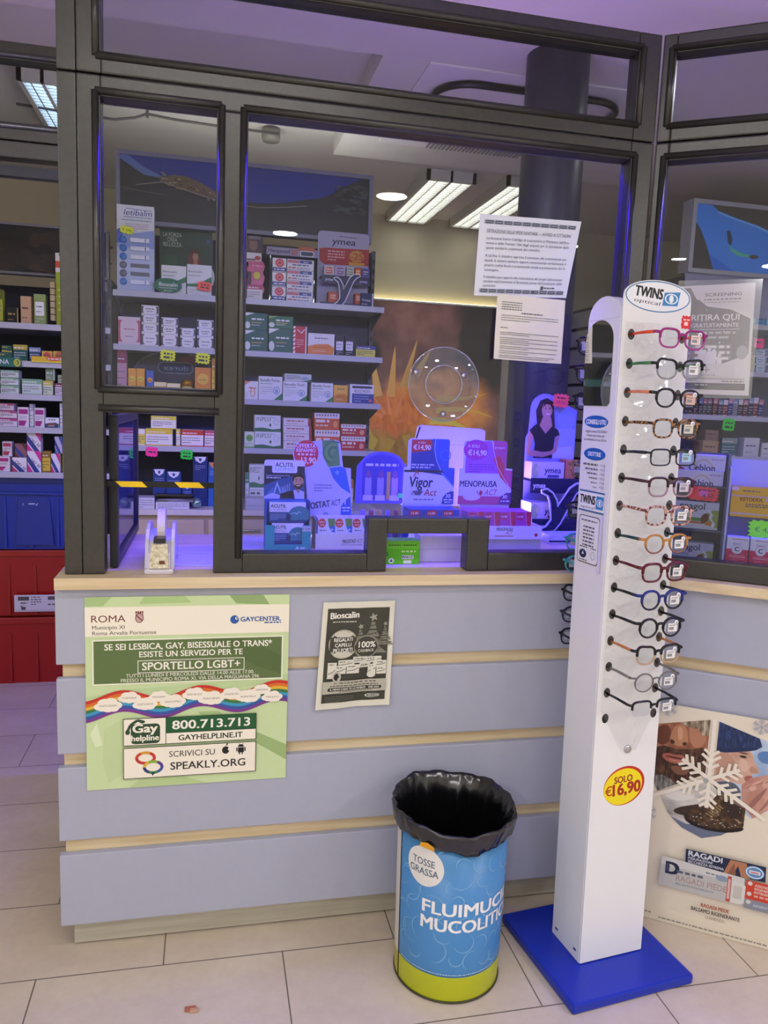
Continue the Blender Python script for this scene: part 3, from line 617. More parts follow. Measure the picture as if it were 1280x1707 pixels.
 ('R4', 3.2149, 3.3154, 1.2204, 1.3248, 'D', '#3a6a6a', '#8a9a88', '', 'teal box, second from left, low shelf, right window'),
 ('R4', 3.3599, 3.4722, 1.2204, 1.3291, 'C', '#c8c8c8', '#5a5a60', '', 'pale grey box, third from left, low shelf, right window'),
 ('R4', 3.4806, 3.5943, 1.2204, 1.3026, 'C', '#d0d0ce', '#6a6a70', '', 'pale grey box at frame edge, fourth from left, low shelf, right window'),
]
# ------------------------------------------------------------------ shelving
def shelving(name, label, x0, x1, y0, y1, shelves, zt, back, side, bays=(), zb=0.0, slim=False):
    t = thing(name, label, 'shelving', ((x0 + x1) / 2, y0, 0))
    a = MB(); a.box((x0, y1 - 0.02, zb), (x1, y1, zt), back); part(a, 'back_panel', t)
    for x in (x0, x1 - 0.018, *bays):
        d_ = y1 - 0.075 if slim else y0 + 0.02
        a = MB(); a.box((x, d_, zb), (x + 0.018, y1 - 0.02, zt), side)
        if x == x0 or x == x1 - 0.018:
            for k in range(int((zt - zb) / 0.05)): a.box((x + 0.004, d_ - 0.004, zb + 0.02 + k * 0.05), (x + 0.014, d_ + 0.001, zb + 0.045 + k * 0.05), M('#1c1c1f'))
            if slim:
                for z in shelves: a.prism([(d_ + .002, z - .019), (y0 + .03, z - .019), (y0 + .03, z - .026), (d_ + .002, z - .09)], (x + .006, 0, 0), (0, 1, 0), (0, 0, 1), (1, 0, 0), .004, side)
        part(a, 'upright', t)
    for z in shelves:
        a = MB(); a.box((x0 + 0.004, y0, z - 0.018), (x1 - 0.004, y1 - 0.02, z), STEEL, 0.002); a.box((x0 + 0.004, y0 - 0.004, z - 0.024), (x1 - 0.004, y0, z + 0.003), M('#b4b6bc', 0.35)); part(a, 'shelf', t)
    return t
DK = M('#41444e', 0.6); DK2 = M('#5c5e68', 0.55)
shelving('shelving_unit', 'grey metal medicine shelving behind the main window', -0.095, 1.205, 2.0, 2.36, (1.195, 1.435, 1.668, 1.915), 2.24, DK, DK2, zb=0.901, slim=True)
shelving('shelving_unit', 'dark metal medicine shelving seen through the passage', -1.5, -0.10, 2.0, 2.52, (1.055, 1.265, 1.417, 1.568, 1.738), 1.965, M('#2e2e32', 0.6), M('#3a3a3e', 0.5))
t = thing('base_cabinet', 'low pale cabinet under the medicine shelving', 'cabinet', (0.5, 1.9, 0))
a = MB(); a.box((-0.08, 1.93, 0.0), (1.19, 2.34, 0.872), M('#b8a888', 0.5)); part(a, 'body', t)
a = MB(); a.box((-0.09, 1.9, 0.872), (1.2, 2.34, 0.9), M('#d0cbbd', 0.4), 0.003); part(a, 'top', t)
for k in range(3):
    x = -0.07 + k * 0.42
    a = MB(); a.box((x, 1.912, 0.06), (x + 0.4, 1.93, 0.85), M('#c0b08e', 0.45), 0.003); d = part(a, 'door', t)
    a = MB(); a.tube([(x + 0.15, 1.9, 0.8), (x + 0.25, 1.9, 0.8)], 0.006, CHROME); part(a, 'handle', d)
# right-hand cabinet with diver picture
t = shelving('shelving_unit', 'grey medicine shelving behind the right window', 2.872, 4.3, 2.0, 2.42, (1.22, 1.447, 1.698, 1.959), 2.2, M('#707484', 0.5), M('#4a4a50', 0.5))
a = MB(); a.box((2.876, 2.015, 2.0), (4.296, 2.03, 2.215), M('#8d90a6', 0.45)); part(a, 'fascia', t)

# --- backlit pictures above the shelves
def lightbox(name, label, x0, x1, y0, y1, z0, z1, fr, m):
    t = thing(name, label, 'picture', ((x0 + x1) / 2, y0, z0))
    a = MB()
    for b in ((x0, z1 - fr, x1, z1), (x0, z0, x1, z0 + fr), (x0, z0 + fr, x0 + fr, z1 - fr), (x1 - fr, z0 + fr, x1, z1 - fr)):
        a.box((b[0], y0, b[1]), (b[2], y1, b[3]), m, 0.002)
    part(a, 'frame', t)
    a = MB(); a.box((x0 + fr, y0 + 0.012, z0 + fr), (x1 - fr, y1 - 0.004, z1 - fr), '3a3f3a')
    g = wall_art(a, x0 + fr, x1 - fr, z0 + fr, z1 - fr, y0 + 0.012, 100, 100)
    return t, a, g
t, a, g = lightbox('landscape_picture', 'wide framed picture of dark hills under deep blue sky', -0.09, 1.15, 2.13, 2.19, 2.245, 2.578, 0.02, M('#77798a', 0.45))
g.rect(0, 0, 100, 100, '363c37')
g.rect(0, 0, 100, 62, '2a3a86')
g.poly([(0, 0), (3, 0), (9, 16), (16, 28), (10, 34), (0, 30)], '5a74a8')
g.poly([(0, 6), (4, 16), (9, 28), (14, 30), (20, 24), (25, 24), (30, 30), (36, 42), (42, 52), (52, 56), (60, 54), (66, 50), (72, 44), (80, 38), (86, 26), (92, 10), (97, 0), (100, 0), (100, 100), (0, 100)], '2f3531')
g.poly([(14, 30), (20, 24), (25, 24), (30, 30), (36, 42), (40, 52), (34, 56), (26, 46), (18, 38)], '6a5c46')
rr = random.Random(4)
for k in range(70):
    x = rr.uniform(15, 39); y = 26 + (x - 20) * 1.15 + rr.uniform(0, 16); c = rr.choice(['8a7a60', '574a3a', '9a8a70', '4a4034'])
    g.rect(x, y, x + rr.uniform(.5, 1.4), y + rr.uniform(1.2, 3), c)
for k in range(60):
    x = rr.uniform(86, 99); y = rr.uniform(12, 60); g.ell(x, y, 1.2, 2.4, rr.choice(['3f4a40', '262c28', '4a564a']), 8)
g.line([(6, 46), (16, 38), (26, 48), (34, 56), (44, 62), (54, 64), (64, 60), (74, 54)], 1.1, '8a867a')
g.line([(0, 52), (8, 55), (18, 58)], 0.8, '6a6a60')
part(a, 'print', t)
t, a, g = lightbox('dark_picture', 'dark blurred framed picture above the passage shelves', -1.5, -0.12, 2.1, 2.16, 1.97, 2.2, 0.012, M('#6a6a6c', 0.5))
g.rect(0, 0, 100, 100, '18140f')
for k in range(26):
    g.ell(rr.uniform(60, 98), rr.uniform(20, 90), rr.uniform(2, 6), rr.uniform(6, 18), rr.choice(['2c2118', '3a2a1c', '241c16', '33261a']), 10)
part(a, 'print', t)
t, a, g = lightbox('diver_picture', 'framed picture of a free diver in blue sea between rocks', 2.88, 4.29, 2.0, 2.1, 2.215, 2.6, 0.024, M('#a2a4a8', 0.4))
g.rect(0, 0, 100, 100, '2f62b8')
g.poly([(0, 0), (7, 0), (20, 8), (30, 22), (40, 46), (60, 64), (100, 90), (100, 100), (60, 100), (20, 100), (0, 60)], '3a76c6')
g.poly([(0, 26), (3, 40), (6, 62), (10, 100), (0, 100)], '3c3a36')
g.poly([(7, 0), (100, 0), (100, 92), (60, 62), (44, 46), (36, 34), (28, 24), (18, 16), (10, 8)], '46443c')
g.line([(10, 10), (18, 18), (28, 26), (36, 36), (44, 48), (60, 64)], 1.5, '6aa8d8')
g.poly([(14.5, 38), (16, 36), (17.5, 50), (17, 60), (15.6, 56)], '1f3a44')
g.poly([(16.6, 58), (18, 64), (22, 70), (27, 72), (27, 76), (21, 75), (17, 68)], '4aa08a')
g.ell(28, 74, 2.2, 3.4, '4a4038', 10)
backlight(part(a, 'print', t), 0.2)

# --- boxes of medicine
def faceart(a, x0, x1, z0, z1, y, st, c1, c2, title, seed):
    w, h = (x1 - x0) * 1000, (z1 - z0) * 1000
    g = wall_art(a, x0, x1, z0, z1, y, w, h)
    ink = '3a3f4a'; dark = sum(int(c1.lstrip('#')[i:i + 2], 16) for i in (0, 2, 4)) < 300; ink = 'd8d8dc' if dark else ink
    m = 0.06 * w; th = min(0.18 * h, 9)
    def ttl(y, c=ink, hh=None, x=None):
        if title: g.text(title, x or m, y, (hh or th), c, 'l', w=min(w * 0.8, len(title) * (hh or th) * 0.8), bold=0.01)
        else: g.dashes(m, w * 0.7, y, (hh or th) * 0.6, c, seed)
    if st == 'A':
        ttl(0.25 * h); g.dashes(m, w * 0.6, 0.36 * h, th * .3, ink, seed)
        g.poly([(0, .62 * h), (.5 * w, .58 * h), (w, .35 * h), (w, .55 * h), (.5 * w, .7 * h), (0, .7 * h)], c2); g.para(m, w * .5, .8 * h, .07 * h, 2, 1.6, ink, seed)
    elif st == 'B':
        g.poly([(0, 0), (w * .45, 0), (0, .22 * h)], c2); g.ell(w * .12, h * .72, w * .12, h * .2, 'cfd8d4'); g.dashes(w * .3, w * .9, .4 * h, th * .8, 'e8ecea' if dark else c2, seed); g.dashes(w * .3, w * .8, .58 * h, th * .4, 'e0b060', seed + 1); g.dashes(w * .3, w * .7, .72 * h, th * .35, 'd8dcd8', seed + 2)
        if not dark: g.ring(w * .6, h * .6, w * .2, h * .25, w * .06, c2, 16)
    elif st == 'C':
        if title: g.text(title, w * .08, h * .5 + th * .5, min(h * .34, 12), c2, 'l', w=w * .7, bold=0.01)
        else: g.dashes(w * .12, w * .8, .45 * h, th * .8, c2, seed)
        g.dashes(w * .1, w * .6, .78 * h, th * .35, c2, seed + 3); g.rect(w * .9, 0, w, h, c2)
    elif st == 'D':
        g.rect(0, 0, w, h * .3, c2); g.dashes(m, w * .8, .22 * h, th * .5, 'ece8e4', seed); g.para(m, w * .85, .5 * h, .14 * h, 3, min(th * .4, 3), ink, seed); g.rect(0, h * .93, w, h, c2)
    elif st == 'E':
        g.rect(0, h * .12, w, h * .88, c2); g.rrect(w * .1, h * .06, w * .9, h * .94, min(w, h) * .3, c1); g.dashes(w * .25, w * .75, .45 * h, min(h * .16, 4), c2, seed, 1); g.dashes(w * .3, w * .65, .7 * h, min(h * .1, 3), ink, seed + 1, 1)
    elif st == 'O':
        r = min(w, h) * .36; g.ell(w * .5, h * .38, r, r, c2); g.dashes(w * .25, w * .78, h * .42, min(th, 4) * .8, ink, seed); g.para(m, w * .9, .72 * h, .1 * h, 2, min(th * .4, 2), ink, seed)
        if st == 'O' and h > 1.3 * w: g.rect(0, h * .9, w, h, c2)
    elif st == 'N':
        g.poly([(w * .08, 0), (w * .92, 0), (w * .8, 20), (w * .5, 32), (w * .2, 20)], c2); g.poly([(w * .4, 8), (w * .6, 8), (w * .58, 18), (w * .5, 23), (w * .42, 18)], c1); g.para(w * .15, w * .85, 46, 9, 3, 2.6, 'aab4d0', seed)
    elif st == 'N2':
        g.rect(w * .1, h * .48, w, h, c2); g.poly([(w * .1, h * .08), (w * .92, h * .08), (w * .92, h * .2), (w * .1, h * .2)], '1c2440'); g.text(title, w * .2, h * .42, h * .15, '2a3460', 'l', w=w * .62); g.para(w * .18, w * .8, .62 * h, .13 * h, 3, 3, 'c0c8e0', seed); g.ell(w * .86, h * .82, w * .06, h * .09, 'd86a5a')
    elif st == 'V':
        if title: g.text(title, m, h * .22, h * .13, '2f4a40', 'l', w=w * .82, bold=0.012)
        g.dashes(m, w * .62, h * .32, 3, '3a7a5a', seed); g.para(m, w * .6, h * .46, h * .09, 4, 1.8, '6a746e', seed)
        g.poly([(w * .62, h), (w, h * .68), (w, h)], c2); g.ring(w * .76, h * .58, w * .15, h * .17, w * .03, '7a9ab8', 16); g.ell(w * .76, h * .6, w * .07, h * .1, '9ab0c8')
    elif st == 'R':
        g.rect(0, 0, w * .16, h, c2)
        for k in range(6): g.poly([(0, h * (.1 + k * .15)), (w * .16, h * (.06 + k * .15)), (w * .16, h * (.12 + k * .15)), (0, h * (.16 + k * .15))], c1)
        g.rect(w * .92, 0, w, h, c2); g.line([(w * .3, h * .12), (w * .6, h * .24), (w * .85, h * .1)], 4, c2); g.text('|||||', w * .55, h * .9, w * .3, '8a2028', 'c', rot=-90); g.para(w * .25, w * .8, .5 * h, .08 * h, 4, 3, 'e8c0c0', seed)
    elif st == 'W':
        g.poly([(0, .6 * h), (.3 * w, .5 * h), (.75 * w, .46 * h), (w, .62 * h), (.95 * w, h), (0, h)], c2); g.dashes(w * .25, w * .8, h * .24, th * .5, ink, seed); g.dashes(w * .2, w * .8, h * .66, th * .5, 'b8481c', seed + 1); g.dashes(w * .2, w * .7, h * .82, th * .35, 'e8d0b0', seed + 2)
    elif st == 'K':
        g.rrect(w * .1, h * .25, w * .86, h * .7, 4, c2); g.dashes(w * .2, w * .78, h * .42, 4, '2a2a30', seed); g.dashes(w * .2, w * .7, h * .58, 3, '2a2a30', seed + 1); g.para(w * .15, w * .8, h * .8, h * .09, 2, 2, c2, seed)
    elif st == 'G':
        if title: g.text(title, m, h * .36, h * .2, '4a5a50', 'l', w=w * .55)
        else: g.dashes(m, w * .7, h * .36, h * .12, '5a6a5a' if not dark else c2, seed)
        g.rect(m, h * .12, w * .8, h * .15, '8a9088'); g.poly([(0, h * .8), (w * .3, h * .76), (w * .7, h * .86), (w, h * .8), (w, h), (0, h)], c2); g.ell(w * .6, h * .6, w * .035, h * .1, '24503a')
        if title: g.ring(w * .82, h * .4, w * .1, h * .2, w * .02, 'a8b4c8', 14)
    elif st == 'X':
        g.rect(0, 0, w, h * .32, c2)
        for k in range(8): g.ell(w * (.1 + .11 * k), h * .13, w * .028, h * .07, ['4a6a8a', '6a5a7a', '8a6a4a'][k % 3], 8)
        g.dashes(m, w * .66, h * .56, h * .16, 'f0e0d0', seed); g.dashes(m, w * .6, h * .78, h * .08, 'f0d8c0', seed + 1); g.ell(w * .84, h * .66, w * .09, h * .2, 'e8a080' if c1 < '#c5' else 'e8a050')
    elif st == 'P':
        g.rect(w * .08, h * .1, w * .92, h * .34, c2); g.para(w * .12, w * .86, h * .46, h * .07, 3, 2, ink, seed); g.poly([(w * .08, h * .66), (w * .8, h * .66), (w * .6, h * .92), (w * .08, h * .92)], c2)
    elif st == 'T':
        g.poly([(w, h * .1), (w, h * .55), (w * .5, 0), (w * .9, 0)], c2 if c2 != '#c03a6a' else 'e2e0e4'); g.poly([(0, h * .15), (w * .9, h), (w * .5, h), (0, h * .5)], '2a3a80'); g.poly([(0, h * .6), (w * .4, h), (0, h)], c2)
        if title: g.text(title, w * .5, h * .62, min(w, h) * .22, '3a3a44', 'c', rot=42, bold=.01)
    elif st == 'Y':
        g.rect(0, 0, w, h * .3, c2); g.rect(0, h * .3, w, h * .45, '101820')
        if title: g.text(title, m, h * .42, h * .08, 'e8e8e8', 'l', w=w * .7)
        g.rect(w * .04, h * .48, w * .8, h * .58, 'd8483a'); g.para(w * .1, w * .5, h * .2, h * .07, 1, 4, 'c8a010', seed)
        for k in range(3): g.rrect(w * .45, h * (.66 + .1 * k), w * .9, h * (.72 + .1 * k), 3, '2a6ab0')
        g.ell(w * .2, h * .84, w * .13, h * .1, 'a8d8e0')
DEPTH = {'H': 0.11, 'M': 0.12, 'L': 0.12, 'R': 0.13}
sd = 0
for sh, x0, x1, z0, z1, st, c1, c2, title, label in BOXES:
    sd += 1; r = random.Random(sd); dy = r.uniform(0, 0.004)
    y0 = 2.03 + dy; y1 = y0 + min(DEPTH[sh[0]], max(0.045, (x1 - x0) * 0.9))
    c = ((x0 + x1) / 2, y0, z0)
    a = MB(); a.box((x0, y0, z0), (x1, y1, z1), M(c1, 0.5), 0.0008)
    faceart(a, x0, x1, z0, z1, y0, st, c1, c2, title, sd)
    o = a.build('medicine_box', None, c)
    tag(o, label, 'box', 'boxes on the ' + {'H': 'small window shelves', 'M': 'main window shelves', 'L': 'passage shelves', 'R': 'right window shelves'}[sh[0]])

# --- fluorescent price stars
def price_star(x, y, z, w, h, col, lines, label, tilt=-4, mx=None):
    t = thing('price_tag', label, 'price tag', (x, y, z), 'fluorescent price stars')
    a = MB(); n = 14; P = []
    for i in range(2 * n):
        g = math.pi * i / n; k = 1 if i % 2 else .8
        P.append((max(-1, min(1, 1.25 * math.cos(g))) * k * w / 2, max(-1, min(1, 1.25 * math.sin(g))) * k * h / 2))
    q = math.radians(tilt); P = [(u * math.cos(q) - v * math.sin(q), u * math.sin(q) + v * math.cos(q)) for u, v in P]
    U = Vector((1, 0, 0)); Nn = Vector((0, 1, 0))
    if mx: U = (mx.to_3x3() @ U); Nn = (mx.to_3x3() @ Nn)
    C = Vector((x, y, z))
    a.prism(P, C, U, (0, 0, 1), Nn, 0.0012, M(col, 0.5))
    ca, sa = math.cos(q), math.sin(q)
    Ud = U * ca + Vector((0, 0, 1)) * sa; Vd = U * sa - Vector((0, 0, 1)) * ca
    g = Art(a, C - Ud * w / 2 - Vd * h / 2, Ud, Vd, w, h, 100, 60)
    for k, (s, yy, hh) in enumerate(lines):
        if s: g.text(s, 50, yy, hh, '2a2050' if col != '#ff5a4a' else '7a1a4a', 'c', w=62 if len(s) > 3 else None, ital=.1)
        else: g.dashes(24, 80, yy, hh, '3a3a3a', k, 1)
    o = a.build('star'); o.parent = t; o.matrix_parent_inverse = Matrix.Translation(-t.location)
    return t
YL, OR, PK, GN = '#e4f020', '#ff5a4a', '#ff3a90', '#30e040'
price_star(0.156, 1.99, 1.628, 0.075, 0.055, YL, [('', 26, 9), ('', 46, 11)], 'yellow price star under second shelf, left one in small window')
price_star(0.318, 1.99, 1.622, 0.072, 0.055, YL, [('', 26, 9), ('', 46, 11)], 'yellow price star under second shelf, right one in small window')
price_star(0.082, 1.99, 1.168, 0.06, 0.05, PK, [('', 36, 9)], 'pink price star under the shelf in the open hatch')
price_star(0.245, 1.99, 1.158, 0.062, 0.05, GN, [('', 26, 8), ('', 46, 10)], 'green price star under the shelf in the open hatch')
price_star(3.217, 1.99, 1.40, 0.085, 0.075, GN, [('', 26, 8), ('', 46, 10)], 'green price star under third shelf behind right window')
price_star(3.36, 1.99, 1.86, 0.07, 0.06, PK, [('', 30, 9)], 'pink price star under top shelf behind right window')

# --- mural on back wall: orange sea flower
t = thing('mural', 'large orange sea anemone mural on the back wall', 'mural', (2.15, 4.2, 1.0))
a = MB(); a.box((1.30, 4.21, 0.95), (2.68, 4.248, 2.243), '4a3430')
def _mural(nt, co, b):
    def dist(c, sc):
        mp = nt.nodes.new('ShaderNodeMapping'); mp.vector_type = 'TEXTURE'; mp.inputs['Location'].default_value = c; mp.inputs['Scale'].default_value = sc; nt.links.new(co, mp.inputs[0])
        n = nt.nodes.new('ShaderNodeVectorMath'); n.operation = 'LENGTH'; nt.links.new(mp.outputs[0], n.inputs[0]); return n.outputs['Value']
    def mixc(f, c0, c1):
        m = nt.nodes.new('ShaderNodeMix'); m.data_type = 'RGBA'; nt.links.new(f, m.inputs['Factor']); nt.links.new(c0, m.inputs['A']); nt.links.new(c1, m.inputs['B']); return m.outputs['Result']
    def wob(d, k, lo, hi):
        n = noise(nt, co, 5, 3); ma = nt.nodes.new('ShaderNodeMath'); ma.operation = 'MULTIPLY_ADD'; ma.inputs[1].default_value = k; nt.links.new(n, ma.inputs[0]); nt.links.new(d, ma.inputs[2])
        r = nt.nodes.new('ShaderNodeMapRange'); r.interpolation_type = 'SMOOTHSTEP'; r.inputs['From Min'].default_value = hi; r.inputs['From Max'].default_value = lo; nt.links.new(ma.outputs[0], r.inputs['Value']); return r.outputs[0]
    base = ramp(nt, noise(nt, co, 4, 4), [(0.3, '#4c2e2c'), (0.5, '#6e4640'), (0.7, '#8a5e58')])
    dark = ramp(nt, noise(nt, co, 3, 3), [(0.3, '#15100f'), (0.7, '#241a18')])
    org = ramp(nt, noise(nt, co, 7, 5), [(0.3, '#9a5420'), (0.5, '#c8742c'), (0.68, '#e09040')])
    low = ramp(nt, noise(nt, co, 9, 5, (1, 1, .4)), [(0.3, '#6a4a1e'), (0.5, '#94682a'), (0.7, '#b48a3e')])
    c = mixc(wob(dist((2.62, 4.2, 2.05), (.42, 5, .62)), .5, .9, 1.25), base, dark)
    c = mixc(wob(dist((1.55, 4.2, 1.8), (.14, 5, .2)), .4, .9, 1.3), c, dark)
    c = mixc(wob(dist((2.15, 4.2, 1.42), (.52, 5, .38)), .5, .85, 1.3), c, org)
    c = mixc(wob(dist((1.75, 4.2, 1.0), (.7, 5, .34)), .5, .85, 1.3), c, low)
    c = mixc(wob(dist((1.78, 4.2, 1.36), (.3, 5, .2)), .5, .8, 1.3), c, ramp(nt, noise(nt, co, 30, 4, (1, 1, .4)), [(0.35, '#b05a26'), (0.6, '#d0742e')]))
    nt.links.new(c, b.inputs['Base Color'])
MURAL = textured('mural_print', _mural, 0.4)
a.raw([(1.302, 4.209, 0.952), (2.678, 4.209, 0.952), (2.678, 4.209, 2.241), (1.302, 4.209, 2.241)], [[0, 1, 2, 3]], MURAL)
g = wall_art(a, 1.30, 2.68, 0.95, 2.243, 4.208, 138, 129.3)
def petal(x0, y0, x1, y1, w, c, bend=0):
    n = 7; L = []; R_ = []; d = math.hypot(x1 - x0, y1 - y0); nx, ny = -(y1 - y0) / d, (x1 - x0) / d
    for i in range(n + 1):
        q = i / n; cx = x0 + (x1 - x0) * q + nx * bend * math.sin(math.pi * q); cy = y0 + (y1 - y0) * q + ny * bend * math.sin(math.pi * q); ww = w * (1 - q) ** .7 * .5
        L.append((cx + nx * ww, cy + ny * ww)); R_.append((cx - nx * ww, cy - ny * ww))
    g.poly(L + R_[::-1][1:], c)
for s in [(36, 74, 28, 36, 7, 'c89a58'), (46, 74, 48, 34, 7, 'c8924e'), (56, 66, 66, 28, 6, 'b88a4a'), (66, 56, 78, 34, 6, 'c09048'), (24, 72, 8, 48, 8, 'c0a070', 4), (20, 82, 2, 74, 8, 'b89a60', -3),
          (84, 74, 128, 68, 5, 'c8963e', 2), (84, 84, 134, 88, 5, 'd0a03a', -4), (80, 92, 122, 106, 6, 'c8b040', -5), (72, 98, 104, 120, 6, 'c0a838', -4), (30, 100, 4, 108, 8, 'b89a3e', -6), (34, 106, 14, 128, 8, 'b0923a', -5), (48, 108, 40, 129, 7, 'a8842e'), (60, 104, 66, 129, 7, 'a8842e'),
          (40, 90, 22, 84, 3, 'd07a48'), (42, 88, 30, 72, 3, 'd07a48'), (46, 88, 42, 68, 3, 'd88050'), (50, 90, 56, 72, 3, 'd07a48'), (52, 94, 68, 88, 3, 'c86a3a'), (40, 96, 24, 100, 3, 'c86a3a'), (48, 98, 54, 110, 3, 'c8602e')]:
    petal(*s)
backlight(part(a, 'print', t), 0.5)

# --- slat wall behind the column
t = thing('slatwall', 'lilac grey slatted display wall behind the dark column', 'slatwall', (3.22, 3.2, 0))
a = MB(); a.box((3.235, 2.5, 0), (3.28, 4.15, 2.25), M('#26262c', 0.6)); part(a, 'back_panel', t)
for k in range(15):
    a = MB(); a.box((3.215, 2.5, 0.06 + k * 0.146), (3.235, 4.15, 0.06 + k * 0.146 + 0.12), M('#8b8d9c', 0.5), 0.002); part(a, 'slat', t)
# ------------------------------------------------------------------ displays standing on the shelves
def roundrect(w, h, r, n=4, top_only=False):
    o = []
    for cx, cy, a0, rad in ((w - r, h - r, 0, r), (r, h - r, 90, r), (r, r, 180, 0 if top_only else r), (w - r, r, 270, 0 if top_only else r)):
        if rad == 0: o.append((0, 0) if a0 == 180 else (w, 0)); continue
        for i in range(n + 1):
            g = math.radians(a0 + 90 * i / n); o.append((cx + rad * math.cos(g), cy + rad * math.sin(g)))
    return o
def card(a, x0, x1, z0, z1, y, th, col, r=0.004, dw=100, dh=None, top_only=True):
    """upright card facing the customers, returns its print panel (design height follows the card)"""
    a.prism(roundrect(x1 - x0, z1 - z0, r, 5, top_only), (x0, y, z0), (1, 0, 0), (0, 0, 1), (0, 1, 0), th, M(col, 0.5))
    return wall_art(a, x0, x1, z0, z1, y, dw, dh or dw * (z1 - z0) / (x1 - x0))

# lip balm card with tubes
t = thing('tube_display', 'tall white and blue lip balm card display, top shelf of small window', 'display', (0.0, 2.03, 1.915))
a = MB(); g = card(a, -0.076, 0.091, 1.9155, 2.309, 2.04, 0.05, '#d3d6dc', 0.008, 310, 682)
g.rect(0, 0, 310, 96, 'd8dbe2'); g.poly([(0, 330), (0, 210), (150, 215), (310, 185), (310, 330)], '8a9cd0'); g.rect(0, 330, 310, 682, 'b4c0dc')
g.text('letibalm', 175, 78, 42, '2a3f8a', 'c', w=235, bold=.004, ital=.2); g.line([(55, 92), (290, 92)], 4, '2a3f8a'); g.line([(75, 26), (292, 38)], 4, '2a3f8a')
g.dashes(40, 290, 120, 7, '6a78a0', 3, 1); g.para(70, 260, 150, 16, 4, 6, 'b88a98', 4); g.poly([(0, 200), (20, 185), (50, 200), (40, 290), (0, 300)], '3f62b8')
part(a, 'card', t)
for k in range(6):
    y = 2.309 - (272 + k * 66) / 682 * 0.3935; full = k not in (3, 4)
    a = MB(); a.lathe([(0.016, 0), (0.016, -0.007), (0.011, -0.010), (0.0, -0.010)], (-0.048, 2.0395, y), M('#3c78c0' if full else '#6a6f78', 0.3), 18, 'Y'); 
    if full: lift(a, 'balm_pot', f'blue lip balm pot, {ORD[k]} row of the tall lip balm card', 'lip balm', 'lip balm pots on the card')
    else: part(a, 'empty_slot', t)
    a = MB()
    if full:
        a.box((-0.016, 2.028, y - 0.010), (0.07, 2.0398, y + 0.010), M('#dfe2ea', 0.35), 0.003); a.box((0.05, 2.0275, y - 0.008), (0.054, 2.0285, y + 0.008), '4a5a90'); lift(a, 'balm_tube', f'white lip balm tube, {ORD[k]} row of the tall lip balm card', 'lip balm', 'lip balm tubes on the card')
    else:
        a.box((-0.016, 2.0385, y - 0.009), (0.07, 2.0398, y + 0.009), M('#6a6e72', 0.5)); part(a, 'empty_slot', t)
a = MB(); q = MB()
P = [((1 if i % 2 else .8) * .032 * max(-1, min(1, 1.2 * math.cos(math.pi * i / 12))), (1 if i % 2 else .8) * .018 * max(-1, min(1, 1.2 * math.sin(math.pi * i / 12)))) for i in range(24)]
a.prism(P, (-0.03, 2.024, 2.193), (1, 0, -.12), (0.12, 0, 1), (0, 1, 0), 0.001, M(YL)); g = wall_art(a, -0.062, 0.002, 2.175, 2.211, 2.024, 100, 56); g.text('€ 4,90', 50, 38, 20, '3a4a20', 'c', w=64, rot=8)
part(a, 'price_star', t)
# green hair card
a = MB(); g = card(a, 0.106, 0.36, 1.917, 2.263, 2.2, 0.006, '#2f4a30', 0.003, 460, 626)
g.rect(0, 0, 460, 626, '2d4630'); g.frame(0, 0, 460, 626, 4, '5a6a5a')
g.text('LA FORZA', 110, 90, 34, 'b8beb4', 'c', w=160); g.text('CREA', 110, 132, 34, 'b8beb4', 'c', w=86); g.text('BELLEZZA', 110, 174, 34, 'b8beb4', 'c', w=160)
g.rect(30, 250, 150, 500, '2f5a34'); g.ell(300, 300, 60, 90, '6a3020', 20); g.ell(250, 400, 90, 60, '7a3a22', 20, rot=-20); g.ell(310, 250, 26, 36, 'b08468', 16); g.ell(312, 330, 22, 60, 'a87a60', 14); g.ell(295, 220, 40, 34, '5c2a1c', 14, 180, 360)
g.ell(220, 440, 60, 34, '8a4628', 16, rot=-15); g.poly([(280, 470), (320, 330), (380, 470)], 'a8a49c'); g.ell(430, 420, 50, 90, 'd8d8d4', 16); g.rrect(405, 90, 440, 125, 6, '4a5a8a')  # pale oval at the right is a bright reflection put into the print
solo(a, 'show_card', (0.23, 2.2, 1.917), 'dark green card with red-haired woman, behind boxes in small window', 'card')
# oval shelf sign and orange tag
a = MB(); P = [(0.067 + 0.066 * math.cos(k * math.pi / 16), 0.0345 + 0.034 * math.sin(k * math.pi / 16)) for k in range(32)]
a.prism(P, (0.087, 2.008, 1.9185), (1, 0, 0), (0, 0, 1), (0, 1, 0), 0.003, M('#1f6a44')); g = wall_art(a, 0.087, 0.221, 1.9185, 1.987, 2.008, 240, 122)
g.text('Bioscalin', 125, 66, 30, 'e4ece4', 'c', w=150, bold=.015); g.dashes(50, 200, 84, 6, 'b8d0c0', 2, 1); g.text('Bioscalin', 125, 108, 12, 'c8dccc', 'c', w=66)
solo(a, 'shelf_sign', (0.154, 2.008, 1.9185), 'oval green shelf sign with white name, small window', 'sign')
price_star(0.323, 2.012, 1.962, 0.07, 0.045, OR, [('', 26, 9), ('', 44, 11)], 'orange price tag before the green and white boxes, small window')
